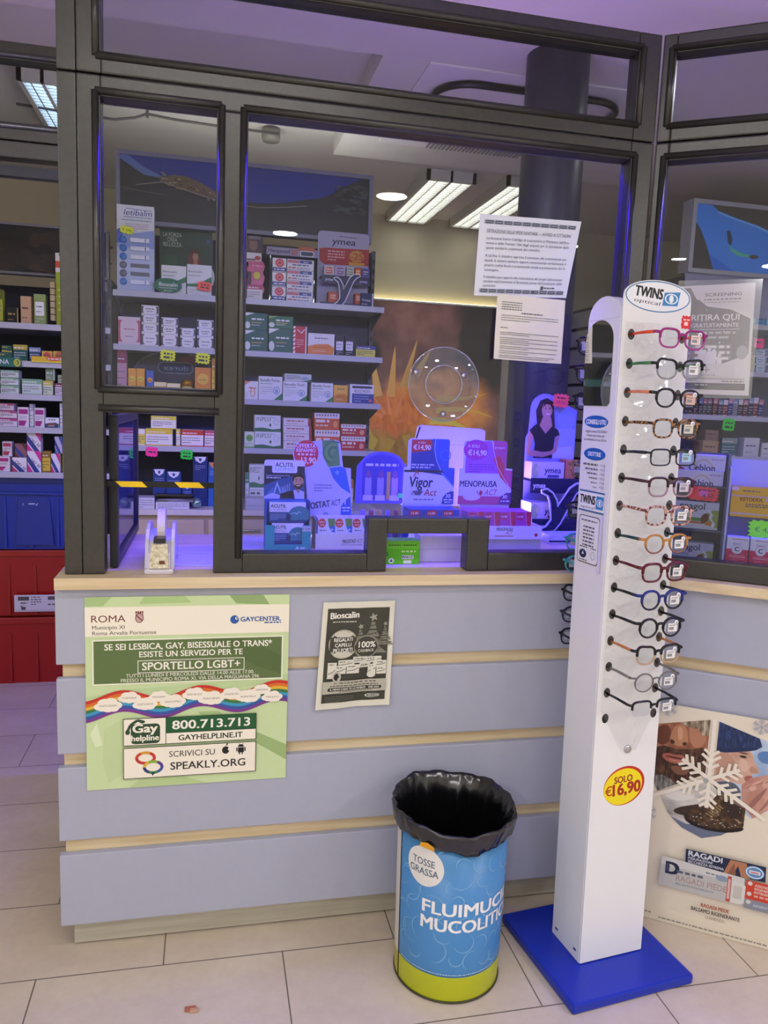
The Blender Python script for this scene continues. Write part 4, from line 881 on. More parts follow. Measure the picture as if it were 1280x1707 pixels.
# mirrored arch board
a = MB(); P = [(0.0, 0.0), (0.40, 0.0), (0.40, 0.15)] + [(0.205 + 0.2 * math.cos(math.radians(q)), 0.10 + 0.125 * math.sin(math.radians(q))) for q in range(20, 170, 10)] + [(0.0, 0.1)]
a.prism(P, (-0.03, 2.2, 1.4365), (1, 0, 0), (0, 0, 1), (0, 1, 0), 0.004, M('#33313f', 0.4)); g = wall_art(a, -0.03, 0.37, 1.4365, 1.6615, 2.2, 400, 225)
g.ring(205, 125, 200, 125, 6, '8a8a96', 30, 190, 345); g.ell(300, 40, 70, 22, '7a2440', 16); g.rrect(128, 55, 300, 112, 26, '8a96a8'); g.rrect(132, 59, 296, 108, 22, '1f2748'); g.text('durex', 214, 94, 22, '8a9ab0', 'c', w=120, mirror=True, bold=.01)
solo(a, 'display_board', (0.17, 2.2, 1.4365), 'dark arched display board with mirrored lettering, behind boxes in small window', 'display')
# small amber bottle
t = thing('bottle', 'small gold bottle with yellow label between amber and orange boxes', 'bottle', (0.244, 2.05, 1.4354))
a = MB(); a.lathe([(0.0, 0), (0.024, 0.0), (0.026, 0.01), (0.026, 0.045), (0.022, 0.052)], (0.244, 2.055, 1.4356), M('#d8c47a', 0.3), 20)
for k in range(9): a.box((0.224 + k * 0.0048, 2.026, 1.44), (0.2262 + k * 0.0048, 2.0292, 1.475), '8a6a20')
part(a, 'body', t)
a = MB(); a.lathe([(0.024, 0.052), (0.028, 0.055), (0.028, 0.082), (0.0, 0.084)], (0.244, 2.055, 1.4356), M('#a87820', 0.25, 0.6), 20); part(a, 'cap', t)
# papers, black case and silver ball on the low worktop
for k, (x0, x1, z0, z1, y0, c, lab) in enumerate([(0.0, 0.10, 0.9008, 0.955, 1.905, '#cfd0d2', 'short white printed carton lying on the low worktop in hatch'), (0.105, 0.26, 0.9008, 0.935, 1.91, '#d6d6d8', 'flat white printed box under the papers in the hatch')]):
    a = MB(); a.box((x0, y0, z0), (x1, y0 + 0.10, z1), M(c, 0.5), 0.001); g = wall_art(a, x0, x1, z0, z1, y0, 100, 40); g.para(6, 94, 10, 8, 4, 3, '8a8c94', k); solo(a, 'carton', ((x0 + x1) / 2, y0, z0), lab, 'box')
a = MB()
for k in range(5):
    mx = Matrix.Translation((0.2, 1.96, 0.936 + k * 0.0032)) @ Matrix.Rotation(math.radians(-6 + 4 * k), 4, 'Z'); a.box((-0.09, -0.045, 0), (0.08, 0.05, 0.0025), M('#d8d8da', 0.6), 0, mx)
solo(a, 'paper_stack', (0.2, 1.96, 0.936), 'small stack of white papers behind the black case in hatch', 'papers')
mx = Matrix.Translation((0.19, 1.93, 0.9535)) @ Matrix.Rotation(math.radians(-5), 4, 'Z'); a.box((-0.09, -0.022, 0), (0.09, 0.022, 0.02), M('#0d0d10', 0.35), 0.007, mx)
solo(a, 'spectacle_case', (0.19, 1.93, 0.9535), 'black flat case lying on papers in the open hatch', 'case')
a = MB(); a.lathe([(0.0005, -0.026), (0.014, -0.022), (0.024, -0.01), (0.026, 0.0), (0.024, 0.01), (0.014, 0.022), (0.0005, 0.026)], (0.293, 1.96, 0.927), M('#9fc0c8', 0.08, 0.8), 20)
solo(a, 'ornament', (0.293, 1.96, 0.9005), 'small shiny silver ball beside the navy boxes in hatch', 'ornament')
a = MB(); a.box((0.526, 1.905, 0.9005), (0.626, 2.02, 0.957), M('#b9bec2', 0.4), 0.003); g = wall_art(a, 0.526, 0.626, 0.9005, 0.957, 1.905, 100, 56); g.rect(4, 34, 96, 36, '8a8e92')
solo(a, 'drawer_box', (0.576, 1.905, 0.9005), 'plain grey drawer box on the low worktop, main window', 'box')

# header carton, magenta bag
a = MB(); g = card(a, 0.52, 0.593, 2.10, 2.143, 2.06, 0.03, '#d2ccc8', 0.002, 100, 58); g.rect(0, 38, 60, 50, '6a5a60'); g.ell(74, 32, 20, 14, 'a83040', 14); solo(a, 'carton', (0.556, 2.06, 2.10), 'small white carton with red spot, above the magenta bag', 'box')
a = MB(); a.box((0.527, 2.062, 2.0132), (0.6, 2.078, 2.1005), M('#2e2228', 0.4), 0.004)
P = [(0.006 * math.sin(k * 2.1) + (0.078 if k < 9 else 0.0), 0.147 * ((k if k < 9 else 17 - k) / 8)) for k in range(18)]
a.prism(P, (0.527, 2.045, 1.954), (1, 0, 0), (0, 0, 1), (0, 1, 0), 0.016, M('#b01c62', 0.3)); g = wall_art(a, 0.527, 0.605, 1.954, 2.101, 2.045, 78, 147)
g.ell(44, 66, 18, 20, 'c8b83a', 18); g.ring(44, 66, 20, 22, 3, '7a1440', 16); g.rect(0, 50, 18, 118, '3a1420'); g.ell(56, 118, 18, 16, 'd84a86', 14); g.dashes(20, 70, 24, 6, 'e090b8', 3, 1)
solo(a, 'sweets_bag', (0.56, 2.045, 1.954), 'magenta bag with yellow spot on the top shelf, main window', 'bag')
a = MB(); g = card(a, 0.52, 0.6, 2.144, 2.222, 2.065, 0.004, '#4a3a34', 0.002, 80, 78); g.ell(34, 40, 20, 30, '7a5a48', 16); g.ell(34, 22, 22, 16, '3a2820', 14, 180, 360); g.rect(56, 20, 76, 50, '2a2a30'); g.rect(10, 0, 66, 14, '6a6668'); solo(a, 'show_card', (0.56, 2.065, 2.144), 'small brown portrait card at the left end of main top shelf', 'card')

# toothpaste acrylic dispenser
t = thing('toothpaste_display', 'clear acrylic display of red and white toothpaste cartons, main top shelf', 'display', (0.737, 2.03, 1.915))
a = MB(); a.box((0.632, 2.11, 1.916), (0.852, 2.115, 2.165), PERSPEX); a.box((0.632, 2.03, 1.916), (0.636, 2.11, 2.14), PERSPEX); a.box((0.848, 2.03, 1.916), (0.852, 2.11, 2.14), PERSPEX); a.box((0.636, 2.03, 1.916), (0.848, 2.11, 1.920), PERSPEX); part(a, 'acrylic_case', t)
a = MB(); g = card(a, 0.615, 0.862, 2.135, 2.172, 2.024, 0.004, '#8a8496', 0.006, 250, 38); g.text('Herpmed', 60, 26, 18, '2a2a5a', 'c', w=104, bold=.02); g.ell(196, 2, 44, 16, 'a8542a', 16); g.rrect(164, 8, 232, 36, 4, 'c8ccd4'); g.rrect(168, 12, 228, 32, 3, '2c3c46'); g.rect(118, 4, 150, 34, '9a6a70'); part(a, 'header', t)
for k in range(3):
    z = 1.921 + k * 0.068
    a = MB(); a.box((0.645, 2.035, z), (0.712, 2.10, z + 0.066), M('#d8d4d8', 0.4), 0.001); g = wall_art(a, 0.645, 0.712, z, z + 0.066, 2.035, 66, 66); g.rect(0, 44, 66, 62, '2a3a80'); g.ell(34, 22, 21, 20, 'c23a44', 18); g.ring(34, 22, 13, 12, 3, 'e0a0a0', 14); g.dashes(8, 60, 56, 6, 'd8d8e8', k, 1); lift(a, 'toothpaste_carton', f'carton with red disc and blue band, {["bottom", "middle", "top"][k]} of the left acrylic column', 'box', 'red disc toothpaste cartons')
for k in range(4):
    z = 1.921 + k * 0.051
    a = MB(); a.box((0.716, 2.035, z), (0.846, 2.10, z + 0.0495), M('#d4d2d8', 0.4), 0.001); g = wall_art(a, 0.716, 0.846, z, z + 0.0495, 2.035, 130, 50); g.rect(2, 4, 60, 18, 'c06a78'); g.rect(62, 3, 122, 18, '3a468a'); g.text('med', 90, 15, 9, 'd8dae8', 'c', bold=.02); g.dashes(26, 110, 30, 6, '4a5488', k, 1); g.dashes(6, 50, 44, 7, 'b0606c', k + 2, 1); g.dashes(54, 118, 44, 4, '5a6090', k + 3); lift(a, 'toothpaste_carton', f'wide white red and blue toothpaste carton, {ORD[k]} from bottom in the acrylic display', 'box', 'wide toothpaste cartons')

# woman's health displays (one on the top shelf, one on the counter)
def big_y(a, x, z, w, h, y, mx=None):
    """the tall letter shape of the display: dark with a pale outline"""
    L = [(0.0, 0.86), (0.10, 0.88), (0.22, 0.80), (0.31, 0.66), (0.345, 0.50), (0.60, 0.90), (0.74, 1.0), (0.95, 1.0), (0.97, 0.965), (0.84, 0.92), (0.72, 0.80), (0.42, 0.18), (0.30, 0.03), (0.02, 0.0), (0.0, 0.03), (0.14, 0.10), (0.24, 0.24), (0.235, 0.34), (0.20, 0.60), (0.14, 0.76), (0.01, 0.82)]
    P = [(u * w, v * h) for u, v in L]; O = (x, y, z)
    cx = sum(p[0] for p in P) / len(P); cz = sum(p[1] for p in P) / len(P)
    n = len(P); out = []
    for i in range(n):
        p0, p1, p2 = Vector(P[i - 1]), Vector(P[i]), Vector(P[(i + 1) % n]); d1 = (p1 - p0).normalized(); d2 = (p2 - p1).normalized(); nn = Vector((d1.y + d2.y, -d1.x - d2.x)); nn = nn.normalized() if nn.length > 1e-6 else Vector((0, 0)); out.append(tuple(p1 - nn * -1 * w * -0.035))
    a.prism(out, O, (1, 0, 0), (0, 0, 1), (0, 1, 0), 0.004, M('#d8d8e4', 0.5))
    a.prism(P, (x, y - 0.0012, z), (1, 0, 0), (0, 0, 1), (0, 1, 0), 0.001, M('#171c3e', 0.4))
t = thing('supplement_display', 'tiered display with red discount band and big dark letter, top shelf', 'display', (1.0, 2.04, 1.915))
a = MB(); g = card(a, 0.875, 1.137, 1.916, 2.288, 2.12, 0.006, '#a09cb4', 0.02, 460, 640)
g.text('ymea', 230, 105, 52, '232850', 'c', w=210, bold=.03, ital=.1); g.line([(190, 38), (345, 40)], 5, '232850')
g.poly([(12, 150), (60, 140), (460, 130), (460, 270), (60, 280), (20, 250)], 'a02c30'); g.para(90, 240, 170, 24, 4, 10, 'd8a8a0', 7); g.star(350, 195, 70, 52, 'c08a2c', 10, .88); g.text('-25', 350, 222, 54, 'a8442a', 'c', w=110, bold=.05); g.rect(280, 246, 420, 272, 'c8922a')
part(a, 'back_card', t)
for k, (z, hh) in enumerate(((2.052, 0.03), (1.916, 0.016))):
    a = MB(); a.box((0.886, 2.05, z), (1.133, 2.119, z + 0.006), M('#15193a', 0.4)); a.box((0.886, 2.046, z - (0.0 if k else 0.03)), (1.133, 2.05, z + (hh if k else 0.012)), M('#161b3c', 0.4)); g = wall_art(a, 0.886, 1.133, z - (0 if k else .03), z + (hh if k else .012), 2.046, 250, 42)
    if k == 0: g.text('ymea', 40, 28, 14, 'c0c4d8', 'c', w=40, bold=.02); g.text('ymea', 216, 28, 14, 'b0a4d8', 'c', w=40, bold=.02)
    part(a, 'tray', t)
for k, (x0, x1, z, c, c2) in enumerate([(0.90, 0.952, 2.0585, '#b8b4bc', '#c2502c'), (0.954, 1.008, 2.0585, '#b49ab8', '#6a4a80'), (1.014, 1.052, 2.0585, '#aab4a8', '#7a8a70'), (1.055, 1.09, 2.0585, '#b44a30', '#d88a30'), (1.093, 1.13, 2.0585, '#5a54a0', '#3a3878'), (0.925, 0.975, 1.9325, '#b04a2c', '#d8782c'), (1.06, 1.10, 1.9325, '#b4482a', '#d8822c')]):
    a = MB(); a.box((x0, 2.055, z), (x1, 2.10, z + 0.052), M(c, 0.5), 0.0008); g = wall_art(a, x0, x1, z, z + .052, 2.055, 100, 100); g.rect(20, 16, 80, 74, c2.lstrip('#')); g.dashes(24, 78, 40, 10, 'e0d8e0', k, 1); g.dashes(24, 70, 60, 8, 'e0d8e0', k + 1, 1); lift(a, 'supplement_carton', ['small grey and orange carton', 'small lilac carton', 'small pale green carton', 'small red and amber carton', 'small violet carton', 'small red carton left of the big letter', 'small red carton right of the big letter'][k] + (', upper tier of top shelf display' if k < 5 else ', top shelf display'), 'box', 'supplement cartons in the top shelf display')
a = MB(); big_y(a, 0.952, 1.9165, 0.132, 0.155, 2.038); part(a, 'letter', t)
# lime display in passage
t = thing('supplement_display', 'tall lime green display with red top band, highest passage shelf', 'display', (-0.33, 2.03, 1.7385))
a = MB(); g = card(a, -0.35, -0.24, 1.7385, 2.072, 2.06, 0.01, '#98aa28', 0.002, 110, 333)
g.rect(0, 0, 110, 36, 'd0d0c8'); g.text('Y', 24, 30, 24, '3a3a30', 'c', bold=.02); g.rect(0, 36, 110, 66, 'c04a24'); g.rect(0, 66, 110, 86, 'd8d4c8'); g.ring(40, 118, 16, 16, 5, 'e0e4d0', 16); g.para(10, 100, 170, 30, 4, 8, 'c8d070', 3); part(a, 'back_card', t)
for k in range(6):
    a = MB(); a.box((-0.371, 2.035, 1.763 + k * 0.0295), (-0.352, 2.075, 1.789 + k * 0.0295), M('#b8a878', 0.5), 0.001); lift(a, 'sachet_box', f'small tan sachet box, {ORD[k]} from bottom beside the lime display', 'box', 'tan boxes beside the lime display')
# shelf banners of the passage
a = MB(); g = card(a, -0.75, -0.49, 1.541, 1.583, 1.985, 0.004, '#1d6a58', 0.006, 260, 42); g.text('ZINA', 176, 30, 20, 'd0d8d0', 'c', w=62, bold=.02); g.ell(242, 22, 15, 18, 'b8b83a', 16); g.ell(242, 22, 8, 10, '3a6a3a', 12); g.ell(240, 22, 4, 6, 'c8c84a', 10)
solo(a, 'shelf_sign', (-0.62, 1.985, 1.541), 'green shelf strip with white letters and lime disc, passage', 'sign')
a = MB(); g = card(a, -0.447, -0.16, 1.568, 1.594, 1.985, 0.004, '#d8b428', 0.002, 287, 26); g.ell(96, 8, 34, 10, 'c85a30', 14); g.dashes(70, 130, 12, 6, 'e8d8c8', 2, 1); g.poly([(0, 22), (287, 20), (287, 26), (0, 26)], 'e8d84a')
solo(a, 'shelf_sign', (-0.3, 1.985, 1.568), 'yellow shelf strip with orange spot, passage', 'sign')
# cable along the wall above the hills picture
a = MB(); a.tube([(-0.6, 2.52, 2.85), (-0.136, 2.5, 2.822), (-0.033, 2.5, 2.842), (0.026, 2.5, 2.867), (0.16, 2.5, 2.855), (0.357, 2.5, 2.848), (0.7, 2.52, 2.85)], 0.007, M('#5a5a58', 0.5), 8); a.box((0.02, 2.49, 2.85), (0.034, 2.51, 2.899), M('#5a5a58'))
solo(a, 'cable', (0.0, 2.5, 2.8), 'grey cable looped along the ceiling above the hills picture', 'cable')
a = MB(); a.lathe([(0.0, 0.0), (0.045, 0.0), (0.05, 0.02), (0.05, 0.06), (0.03, 0.068)], (0.665, 2.6, 2.832), M('#8a8880', 0.5), 24); solo(a, 'smoke_detector', (0.665, 2.6, 2.832), 'round grey smoke detector under the ceiling, main window', 'detector')

# --- crates in the passage
def crate(name, label, x0, x1, y0, y1, z0, z1, col, blue=False):
    t = thing(name, label, 'crate', ((x0 + x1) / 2, y0, z0)); m = M(col, 0.35); w = 0.008; tp = 0.028
    a = MB(); bm = bmesh.new(); bmesh.ops.create_cube(bm, size=1)
    for v in bm.verts:
        s = tp if v.co.z < 0 else 0; v.co = Vector(((x0 + s if v.co.x < 0 else x1 - s), (y0 + s * .6 if v.co.y < 0 else y1 - s * .6), z0 if v.co.z < 0 else z1))
    top = [f for f in bm.faces if f.normal.z > 0.9]; bmesh.ops.delete(bm, geom=top, context='FACES'); bmesh.ops.solidify(bm, geom=list(bm.faces), thickness=w); a.bm(bm, m)
    part(a, 'body', t)
    a = MB(); h = 0.03
    for b in ((x0 - .01, y0 - .01, x1 + .01, y0), (x0 - .01, y1, x1 + .01, y1 + .01), (x0 - .01, y0, x0, y1), (x1, y0, x1 + .01, y1)): a.box((b[0], b[1], z1 - h), (b[2], b[3], z1), m, 0.003)
    if blue:
        a.box((x0 - .012, y0 - .012, z1 - 0.085), (x1 + .012, y0 - .004, z1 - 0.075), m, .002)
    part(a, 'rim', t)
    a = MB(); k = 6
    for i in range(k):
        x = x0 + .05 + (x1 - x0 - .1) * i / (k - 1); a.prism([(-.006, 0), (.006, 0), (.006, z1 - z0 - .09), (-.006, z1 - z0 - .09)], (x, y0 + .012, z0 + .01), (1, 0, 0), (0, 0, 1), (0, -1, 0), .012, m)
    part(a, 'rib', t)
    return t
t = crate('crate', 'red plastic crate on the passage floor, lowest of its stack', -1.0, -0.30, 2.07, 2.48, 0.0, 0.338, '#940e0c')
t = crate('crate', 'red plastic crate with white label, middle of the passage stack', -1.0, -0.30, 2.07, 2.48, 0.342, 0.672, '#980f0d')
a = MB(); a.box((-0.562, 2.05, 0.372), (-0.36, 2.0535, 0.455), M('#c8c4be', 0.5)); g = wall_art(a, -0.562, -0.36, 0.372, 0.455, 2.05, 200, 84)
g.rect(16, 8, 66, 28, '4a4644'); g.para(74, 120, 14, 12, 4, 5, '5a5654', 1); g.rect(150, 8, 184, 26, '5a5654'); g.para(28, 60, 44, 16, 2, 7, '5a5654', 2); g.rect(30, 60, 50, 74, '4a4644'); g.dashes(150, 190, 52, 7, '5a5654', 5); g.rect(4, 76, 196, 78, '8a8684'); part(a, 'paper_label', t, 'white printed paper label')
t = crate('crate', 'blue plastic crate on top of the two red crates', -1.0, -0.31, 2.06, 2.47, 0.676, 1.03, '#0d2f8c', True)
a = MB(); a.prism([(0, 0), (.17, 0), (.155, .22), (.14, .235), (.03, .235), (.015, .22)], (-0.55, 2.07, 0.70), (1, 0, 0), (0, 0, 1), (0, -1, 0), 0.012, M('#0d2b80', 0.35)); g = wall_art(a, -0.55, -0.38, 0.70, 0.935, 2.058, 170, 235); g.rect(60, 32, 90, 38, 'b8bcc8'); g.rect(34, 32, 38, 44, '9aa4b8'); g.poly([(92, 42), (100, 32), (104, 32), (97, 44)], 'b8bcc8'); part(a, 'handle_panel', t)
# ------------------------------------------------------------------ things on the counter, behind the glass
# tape dispenser
t = thing('tape_dispenser', 'heavy pale tape dispenser standing at the open hatch', 'tape dispenser', (0.235, 0.10, 1.0))
TY = lambda P, x, w, m, a: a.prism(P, (x, 0, 1.0), (0, 1, 0), (0, 0, 1), (1, 0, 0), w, m)
body = [(0.036, 0.0005), (0.30, 0.0005), (0.30, 0.03), (0.27, 0.075), (0.22, 0.085), (0.17, 0.088), (0.13, 0.085), (0.085, 0.076), (0.055, 0.05), (0.037, 0.012)]
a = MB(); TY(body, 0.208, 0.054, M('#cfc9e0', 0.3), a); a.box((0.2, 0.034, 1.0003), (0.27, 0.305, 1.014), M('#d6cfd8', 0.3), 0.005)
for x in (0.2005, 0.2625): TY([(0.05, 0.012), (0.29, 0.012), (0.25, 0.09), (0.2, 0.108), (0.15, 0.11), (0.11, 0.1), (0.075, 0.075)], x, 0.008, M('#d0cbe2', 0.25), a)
bd = part(a, 'body', t)
def _sand(nt, co, b):
    n = noise(nt, co, 120, 3); c = ramp(nt, n, [(0.3, '#b0a078'), (0.5, '#d8ceae'), (0.7, '#ece6d0')]); nt.links.new(c, b.inputs['Base Color']); bumpn(nt, n, b, 0.8, 0.004)
a = MB(); a.prism([(0.212, 0), (0.259, 0), (0.254, 1), (0.217, 1)], (0, 0.0355, 1.0145), (1, 0, 0), (0, 0.0195, 0.058), (0, -1, 0.3), 0.004, textured('sandy_fill', _sand, 0.8)); a.box((0.236, 0.033, 1.026), (0.249, 0.037, 1.034), M('#6a4030'), 0, Matrix.Identity(4)); part(a, 'sand_front', bd)
a = MB(); a.box((0.222, 0.045, 1.076), (0.25, 0.085, 1.088), M('#3a3a3e', 0.3, 0.6)); part(a, 'cutter', bd)
a = MB()
N_ = 28; R0, R1 = 0.052, 0.036; cy, cz = 0.15, 1.096
vs = []; fs = []
for x in (0.227, 0.246):
    for r in (R0, R1):
        for k in range(N_): vs.append((x, cy + r * math.cos(2 * math.pi * k / N_), cz + r * math.sin(2 * math.pi * k / N_)))
for k in range(N_):
    j = (k + 1) % N_
    fs += [[k, j, 2 * N_ + j, 2 * N_ + k], [N_ + j, N_ + k, 3 * N_ + k, 3 * N_ + j], [j, k, N_ + k, N_ + j], [2 * N_ + k, 2 * N_ + j, 3 * N_ + j, 3 * N_ + k]]
a.raw(vs, fs, M('#cfc4bc', 0.25)); part(a, 'tape_roll', t)
# hatch casement swung inwards
t = thing('hatch_casement', 'open perspex hatch casement with dark frame, swung inwards on the left', 'window casement', (0.115, 0.11, 1.0))
a = MB(); mx = Matrix.Translation((0.113, 0.105, 0)) @ Matrix.Rotation(math.radians(90), 4, 'Z')
W_ = 0.58
for b in ((0, 0, .03, 1.384), (W_ - .03, 0, W_, 1.384)): a.box((b[0], -0.02, 1.004), (b[2], 0.0, 1.384), M('#26262c', 0.35), 0.002, mx)
a.box((0.03, -0.02, 1.004), (W_ - .03, 0, 1.03), M('#26262c', 0.35), 0.002, mx); a.box((0.03, -0.02, 1.36), (W_ - .03, 0, 1.384), M('#26262c', 0.35), 0.002, mx)
part(a, 'frame', t)
a = MB(); a.box((0.03, -0.013, 1.03), (W_ - .03, -0.008, 1.36), glassy('hatch_perspex', '#b8bcec', 0.9, 0.03, 0.06, 0.12, '#8a90e0'), 0, mx); part(a, 'pane', t)  # blue of the counter light put into the pane's tint and haze
# hazard tape across the hatch
a = MB(); a.box((0.107, 0.0865, 1.2095), (0.368, 0.0885, 1.2235), M('#141414', 0.4)); g = wall_art(a, 0.107, 0.368, 1.2095, 1.2235, 0.0865, 261, 14)
for x0, x1 in ((22, 84), (162, 222)): g.poly([(x0, 0), (x1, 0), (x1 + 14, 14), (x0 + 14, 14)], 'f0c814')
solo(a, 'hazard_tape', (0.237, 0.0865, 1.2165), 'yellow and black hazard tape stretched across the open hatch', 'tape')
# blue-lit sheet on the counter and leaflets
for k, (x, y, r, w, h, lab) in enumerate([(0.30, 0.34, 8, 0.16, 0.11, 'white leaflet lying on the counter behind the tape dispenser'), (0.33, 0.2, -6, 0.12, 0.15, 'white sheet lying on the counter right of the tape dispenser'), (0.47, 0.46, -4, 0.10, 0.2, 'white sheet lying on the counter left of the teal display')]):
    a = MB(); mx = Matrix.Translation((x, y, 1.0004)) @ Matrix.Rotation(math.radians(r), 4, 'Z'); a.box((-w / 2, -h / 2, 0), (w / 2, h / 2, 0.003), M('#c8c8d8', 0.5), 0, mx)
    solo(a, 'leaflet', (x, y, 1.0004), lab, 'leaflet')

# teal display with a smiling man
t = thing('counter_display', 'teal and navy counter display with smiling bearded man', 'display', (0.58, 0.34, 1.0))
a = MB(); g = card(a, 0.512, 0.632, 1.145, 1.2615, 0.40, 0.003, '#e4e4ee', 0.008, 470, 456)
g.rect(0, 70, 470, 456, '152040'); g.poly([(0, 456), (0, 300), (160, 230), (470, 150), (470, 456)], '2f5a8a'); g.poly([(0, 456), (60, 360), (150, 290), (240, 330), (300, 456)], '4a7ab0')
g.rrect(90, 40, 380, 150, 18, 'e6e6f0'); g.text('ACUTIL', 235, 80, 48, '2a3048', 'c', w=215, bold=.03); g.text('UOMO', 235, 128, 38, '8aa8c8', 'c', w=215, bold=.01)
g.text('PERFORMANTE', 160, 190, 13, 'd8e0ea', 'c', w=270); g.dashes(25, 190, 214, 12, 'd8e0ea', 2, 1)
g.poly([(110, 390), (150, 250), (200, 380)], 'a8c4dc'); g.poly([(125, 390), (152, 290), (185, 385)], '3a6a94')
for k in range(5): g.line([(215 + k * 20, 310 - k * 10), (215 + k * 20, 380)], 4, 'd0dcea')
g.poly([(0, 456), (20, 420), (180, 400), (260, 370), (340, 352), (380, 360), (400, 456)], '24222c'); g.poly([(340, 350), (400, 340), (470, 370), (470, 456), (360, 456)], 'c8cce0'); g.poly([(365, 345), (420, 345), (400, 390)], 'b88a72'); g.poly([(0, 456), (0, 425), (90, 385), (190, 410), (180, 456)], 'c4c8dc')
g.ell(395, 250, 62, 84, 'c89878', 22); g.poly([(330, 250), (326, 200), (345, 165), (400, 150), (455, 165), (466, 210), (458, 240), (445, 205), (400, 190), (350, 205), (340, 250)], '1c1614'); g.poly([(336, 250), (350, 290), (370, 285), (395, 280), (425, 285), (448, 262), (450, 300), (420, 335), (385, 338), (350, 315)], '4a3024'); g.ell(398, 292, 26, 10, 'f0ece8', 12, 0, 180); g.ell(374, 238, 8, 4, '1c1614', 8); g.ell(418, 236, 8, 4, '1c1614', 8); g.line([(360, 224), (386, 222)], 6, '2a1c16'); g.line([(406, 220), (434, 222)], 6, '2a1c16'); g.poly([(394, 238), (404, 262), (388, 264)], 'b88468')
part(a, 'back_card', t)
a = MB(); a.box((0.514, 0.345, 1.0005), (0.517, 0.40, 1.146), M('#2a6ab8', 0.45)); a.box((0.641, 0.345, 1.0005), (0.644, 0.40, 1.146), M('#2a6ab8', 0.45)); a.box((0.517, 0.397, 1.0005), (0.641, 0.40, 1.146), M('#2a6ab8', 0.45)); a.box((0.514, 0.34, 1.0005), (0.647, 0.345, 1.018), M('#2fa8a0', 0.45))
a.box((0.514, 0.34, 1.018), (0.541, 0.345, 1.075), M('#2fa8a0', 0.45)); a.box((0.622, 0.34, 1.018), (0.647, 0.345, 1.075), M('#2fa8a0', 0.45)); g = wall_art(a, 0.514, 0.647, 1.0005, 1.018, 0.34, 133, 17.5); g.poly([(88, 14), (94, 4), (100, 14)], 'd0e8e8'); g.dashes(102, 122, 13, 5, 'd0e8e8', 1, 1); g = wall_art(a, 0.622, 0.647, 1.055, 1.075, 0.34, 25, 20); g.rect(0, 2, 25, 18, 'c8ccd8'); g.text('€ 16,90', 12, 14, 7, '3a4a5a', 'c', w=20)
part(a, 'tray', t)
for k, z in enumerate((1.0195, 1.0815)):
    a = MB(); a.box((0.533 - k * .008, 0.347 - k * .0, z), (0.626 + k * .005, 0.39, z + 0.061), M('#3a7c96', 0.35), 0.001); g = wall_art(a, 0.533 - k * .008, 0.626 + k * .005, z, z + .061, 0.347, 400, 270)
    g.rect(0, 0, 400, 128, 'e8e8f2'); g.rect(0, 128, 400, 270, '2f5a86'); g.ell(330, 160, 120, 110, '3f8a92', 20); g.rect(0, 230, 400, 270, '2a4878'); g.text('ACUTIL', 100, 72, 42, '26304a', 'c', w=170, bold=.03); g.text('UOMO', 100, 116, 34, '9ab0c4', 'c', w=170, bold=.01); g.line([(240, 150), (280, 135), (300, 160), (320, 120), (350, 140)], 6, 'd8ecf0'); g.para(12, 180, 160, 22, 4, 6, 'a8c4dc', k); g.poly([(180, 230), (200, 150), (240, 170), (230, 260)], '1f3a5c')
    lift(a, 'supplement_carton', f'teal and white carton, {["lower", "upper"][k]} one in the bearded man display', 'box', 'cartons in the bearded man display')
# white and green-blue display with red offer disc
t = thing('counter_display', 'white counter display with red offer disc and blue-green curve', 'display', (0.74, 0.42, 1.0))
a = MB(); P = [(0.0, 0.0), (0.135, 0.0), (0.128, 0.148), (0.104, 0.15), (0.092, 0.228), (0.08, 0.234), (0.045, 0.233), (0.012, 0.228), (-0.04, 0.222), (-0.052, 0.19), (-0.045, 0.155), (-0.012, 0.13)]
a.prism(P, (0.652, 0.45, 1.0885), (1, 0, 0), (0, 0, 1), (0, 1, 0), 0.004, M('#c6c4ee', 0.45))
g = wall_art(a, 0.60, 0.787, 1.0885, 1.3225, 0.45, 640, 800)
g.ell(140, 150, 128, 140, 'd02a48', 24); g.text('OFFERTA', 135, 90, 42, 'f0e4ec', 'c', w=200, bold=.03); g.text('RISPARMIO', 135, 134, 36, 'f0e4ec', 'c', w=200, bold=.02); g.dashes(50, 230, 168, 20, 'f0d0d8', 3, 1); g.text('13,90', 165, 250, 60, 'f4ecf0', 'c', w=150, bold=.03)
g.poly([(300, 8), (420, 2), (470, 20), (500, 270), (380, 290), (320, 180)], '5a9a5a'); 
for q in (1, .75, .5, .25): g.ring(430, 130, 120 * q, 120 * q, 12, ['3a7a4a', '7ab85a'][int(q * 4) % 2], 20, 100, 300)
g.poly([(385, 292), (500, 272), (560, 300), (620, 560), (520, 500), (430, 400)], '2a6ac8'); g.line([(372, 292), (508, 270)], 8, 'c8d0ee'); g.ell(470, 340, 22, 22, '6aa0e0', 14)
g.poly([(520, 800), (524, 700), (560, 640), (620, 590), (638, 800)], '2a5ab8'); g.text('1', 565, 680, 46, 'e8ecf8', 'c', bold=.03); g.dashes(535, 620, 720, 14, 'e0e8f8', 2, 1); g.dashes(545, 610, 750, 12, 'e0e8f8', 3, 1)
g.text('PROSTAT', 268, 720, 66, '2c2c40', 'c', w=280, bold=.03, rot=-8, ital=.05); g.text('ACT', 470, 690, 60, '2c2c40', 'c', w=110, ital=.3, rot=-8); g.para(230, 420, 480, 30, 3, 9, '6a6a8a', 4); g.ell(360, 785, 30, 24, '8a9aa8', 12)
part(a, 'back_card', t)
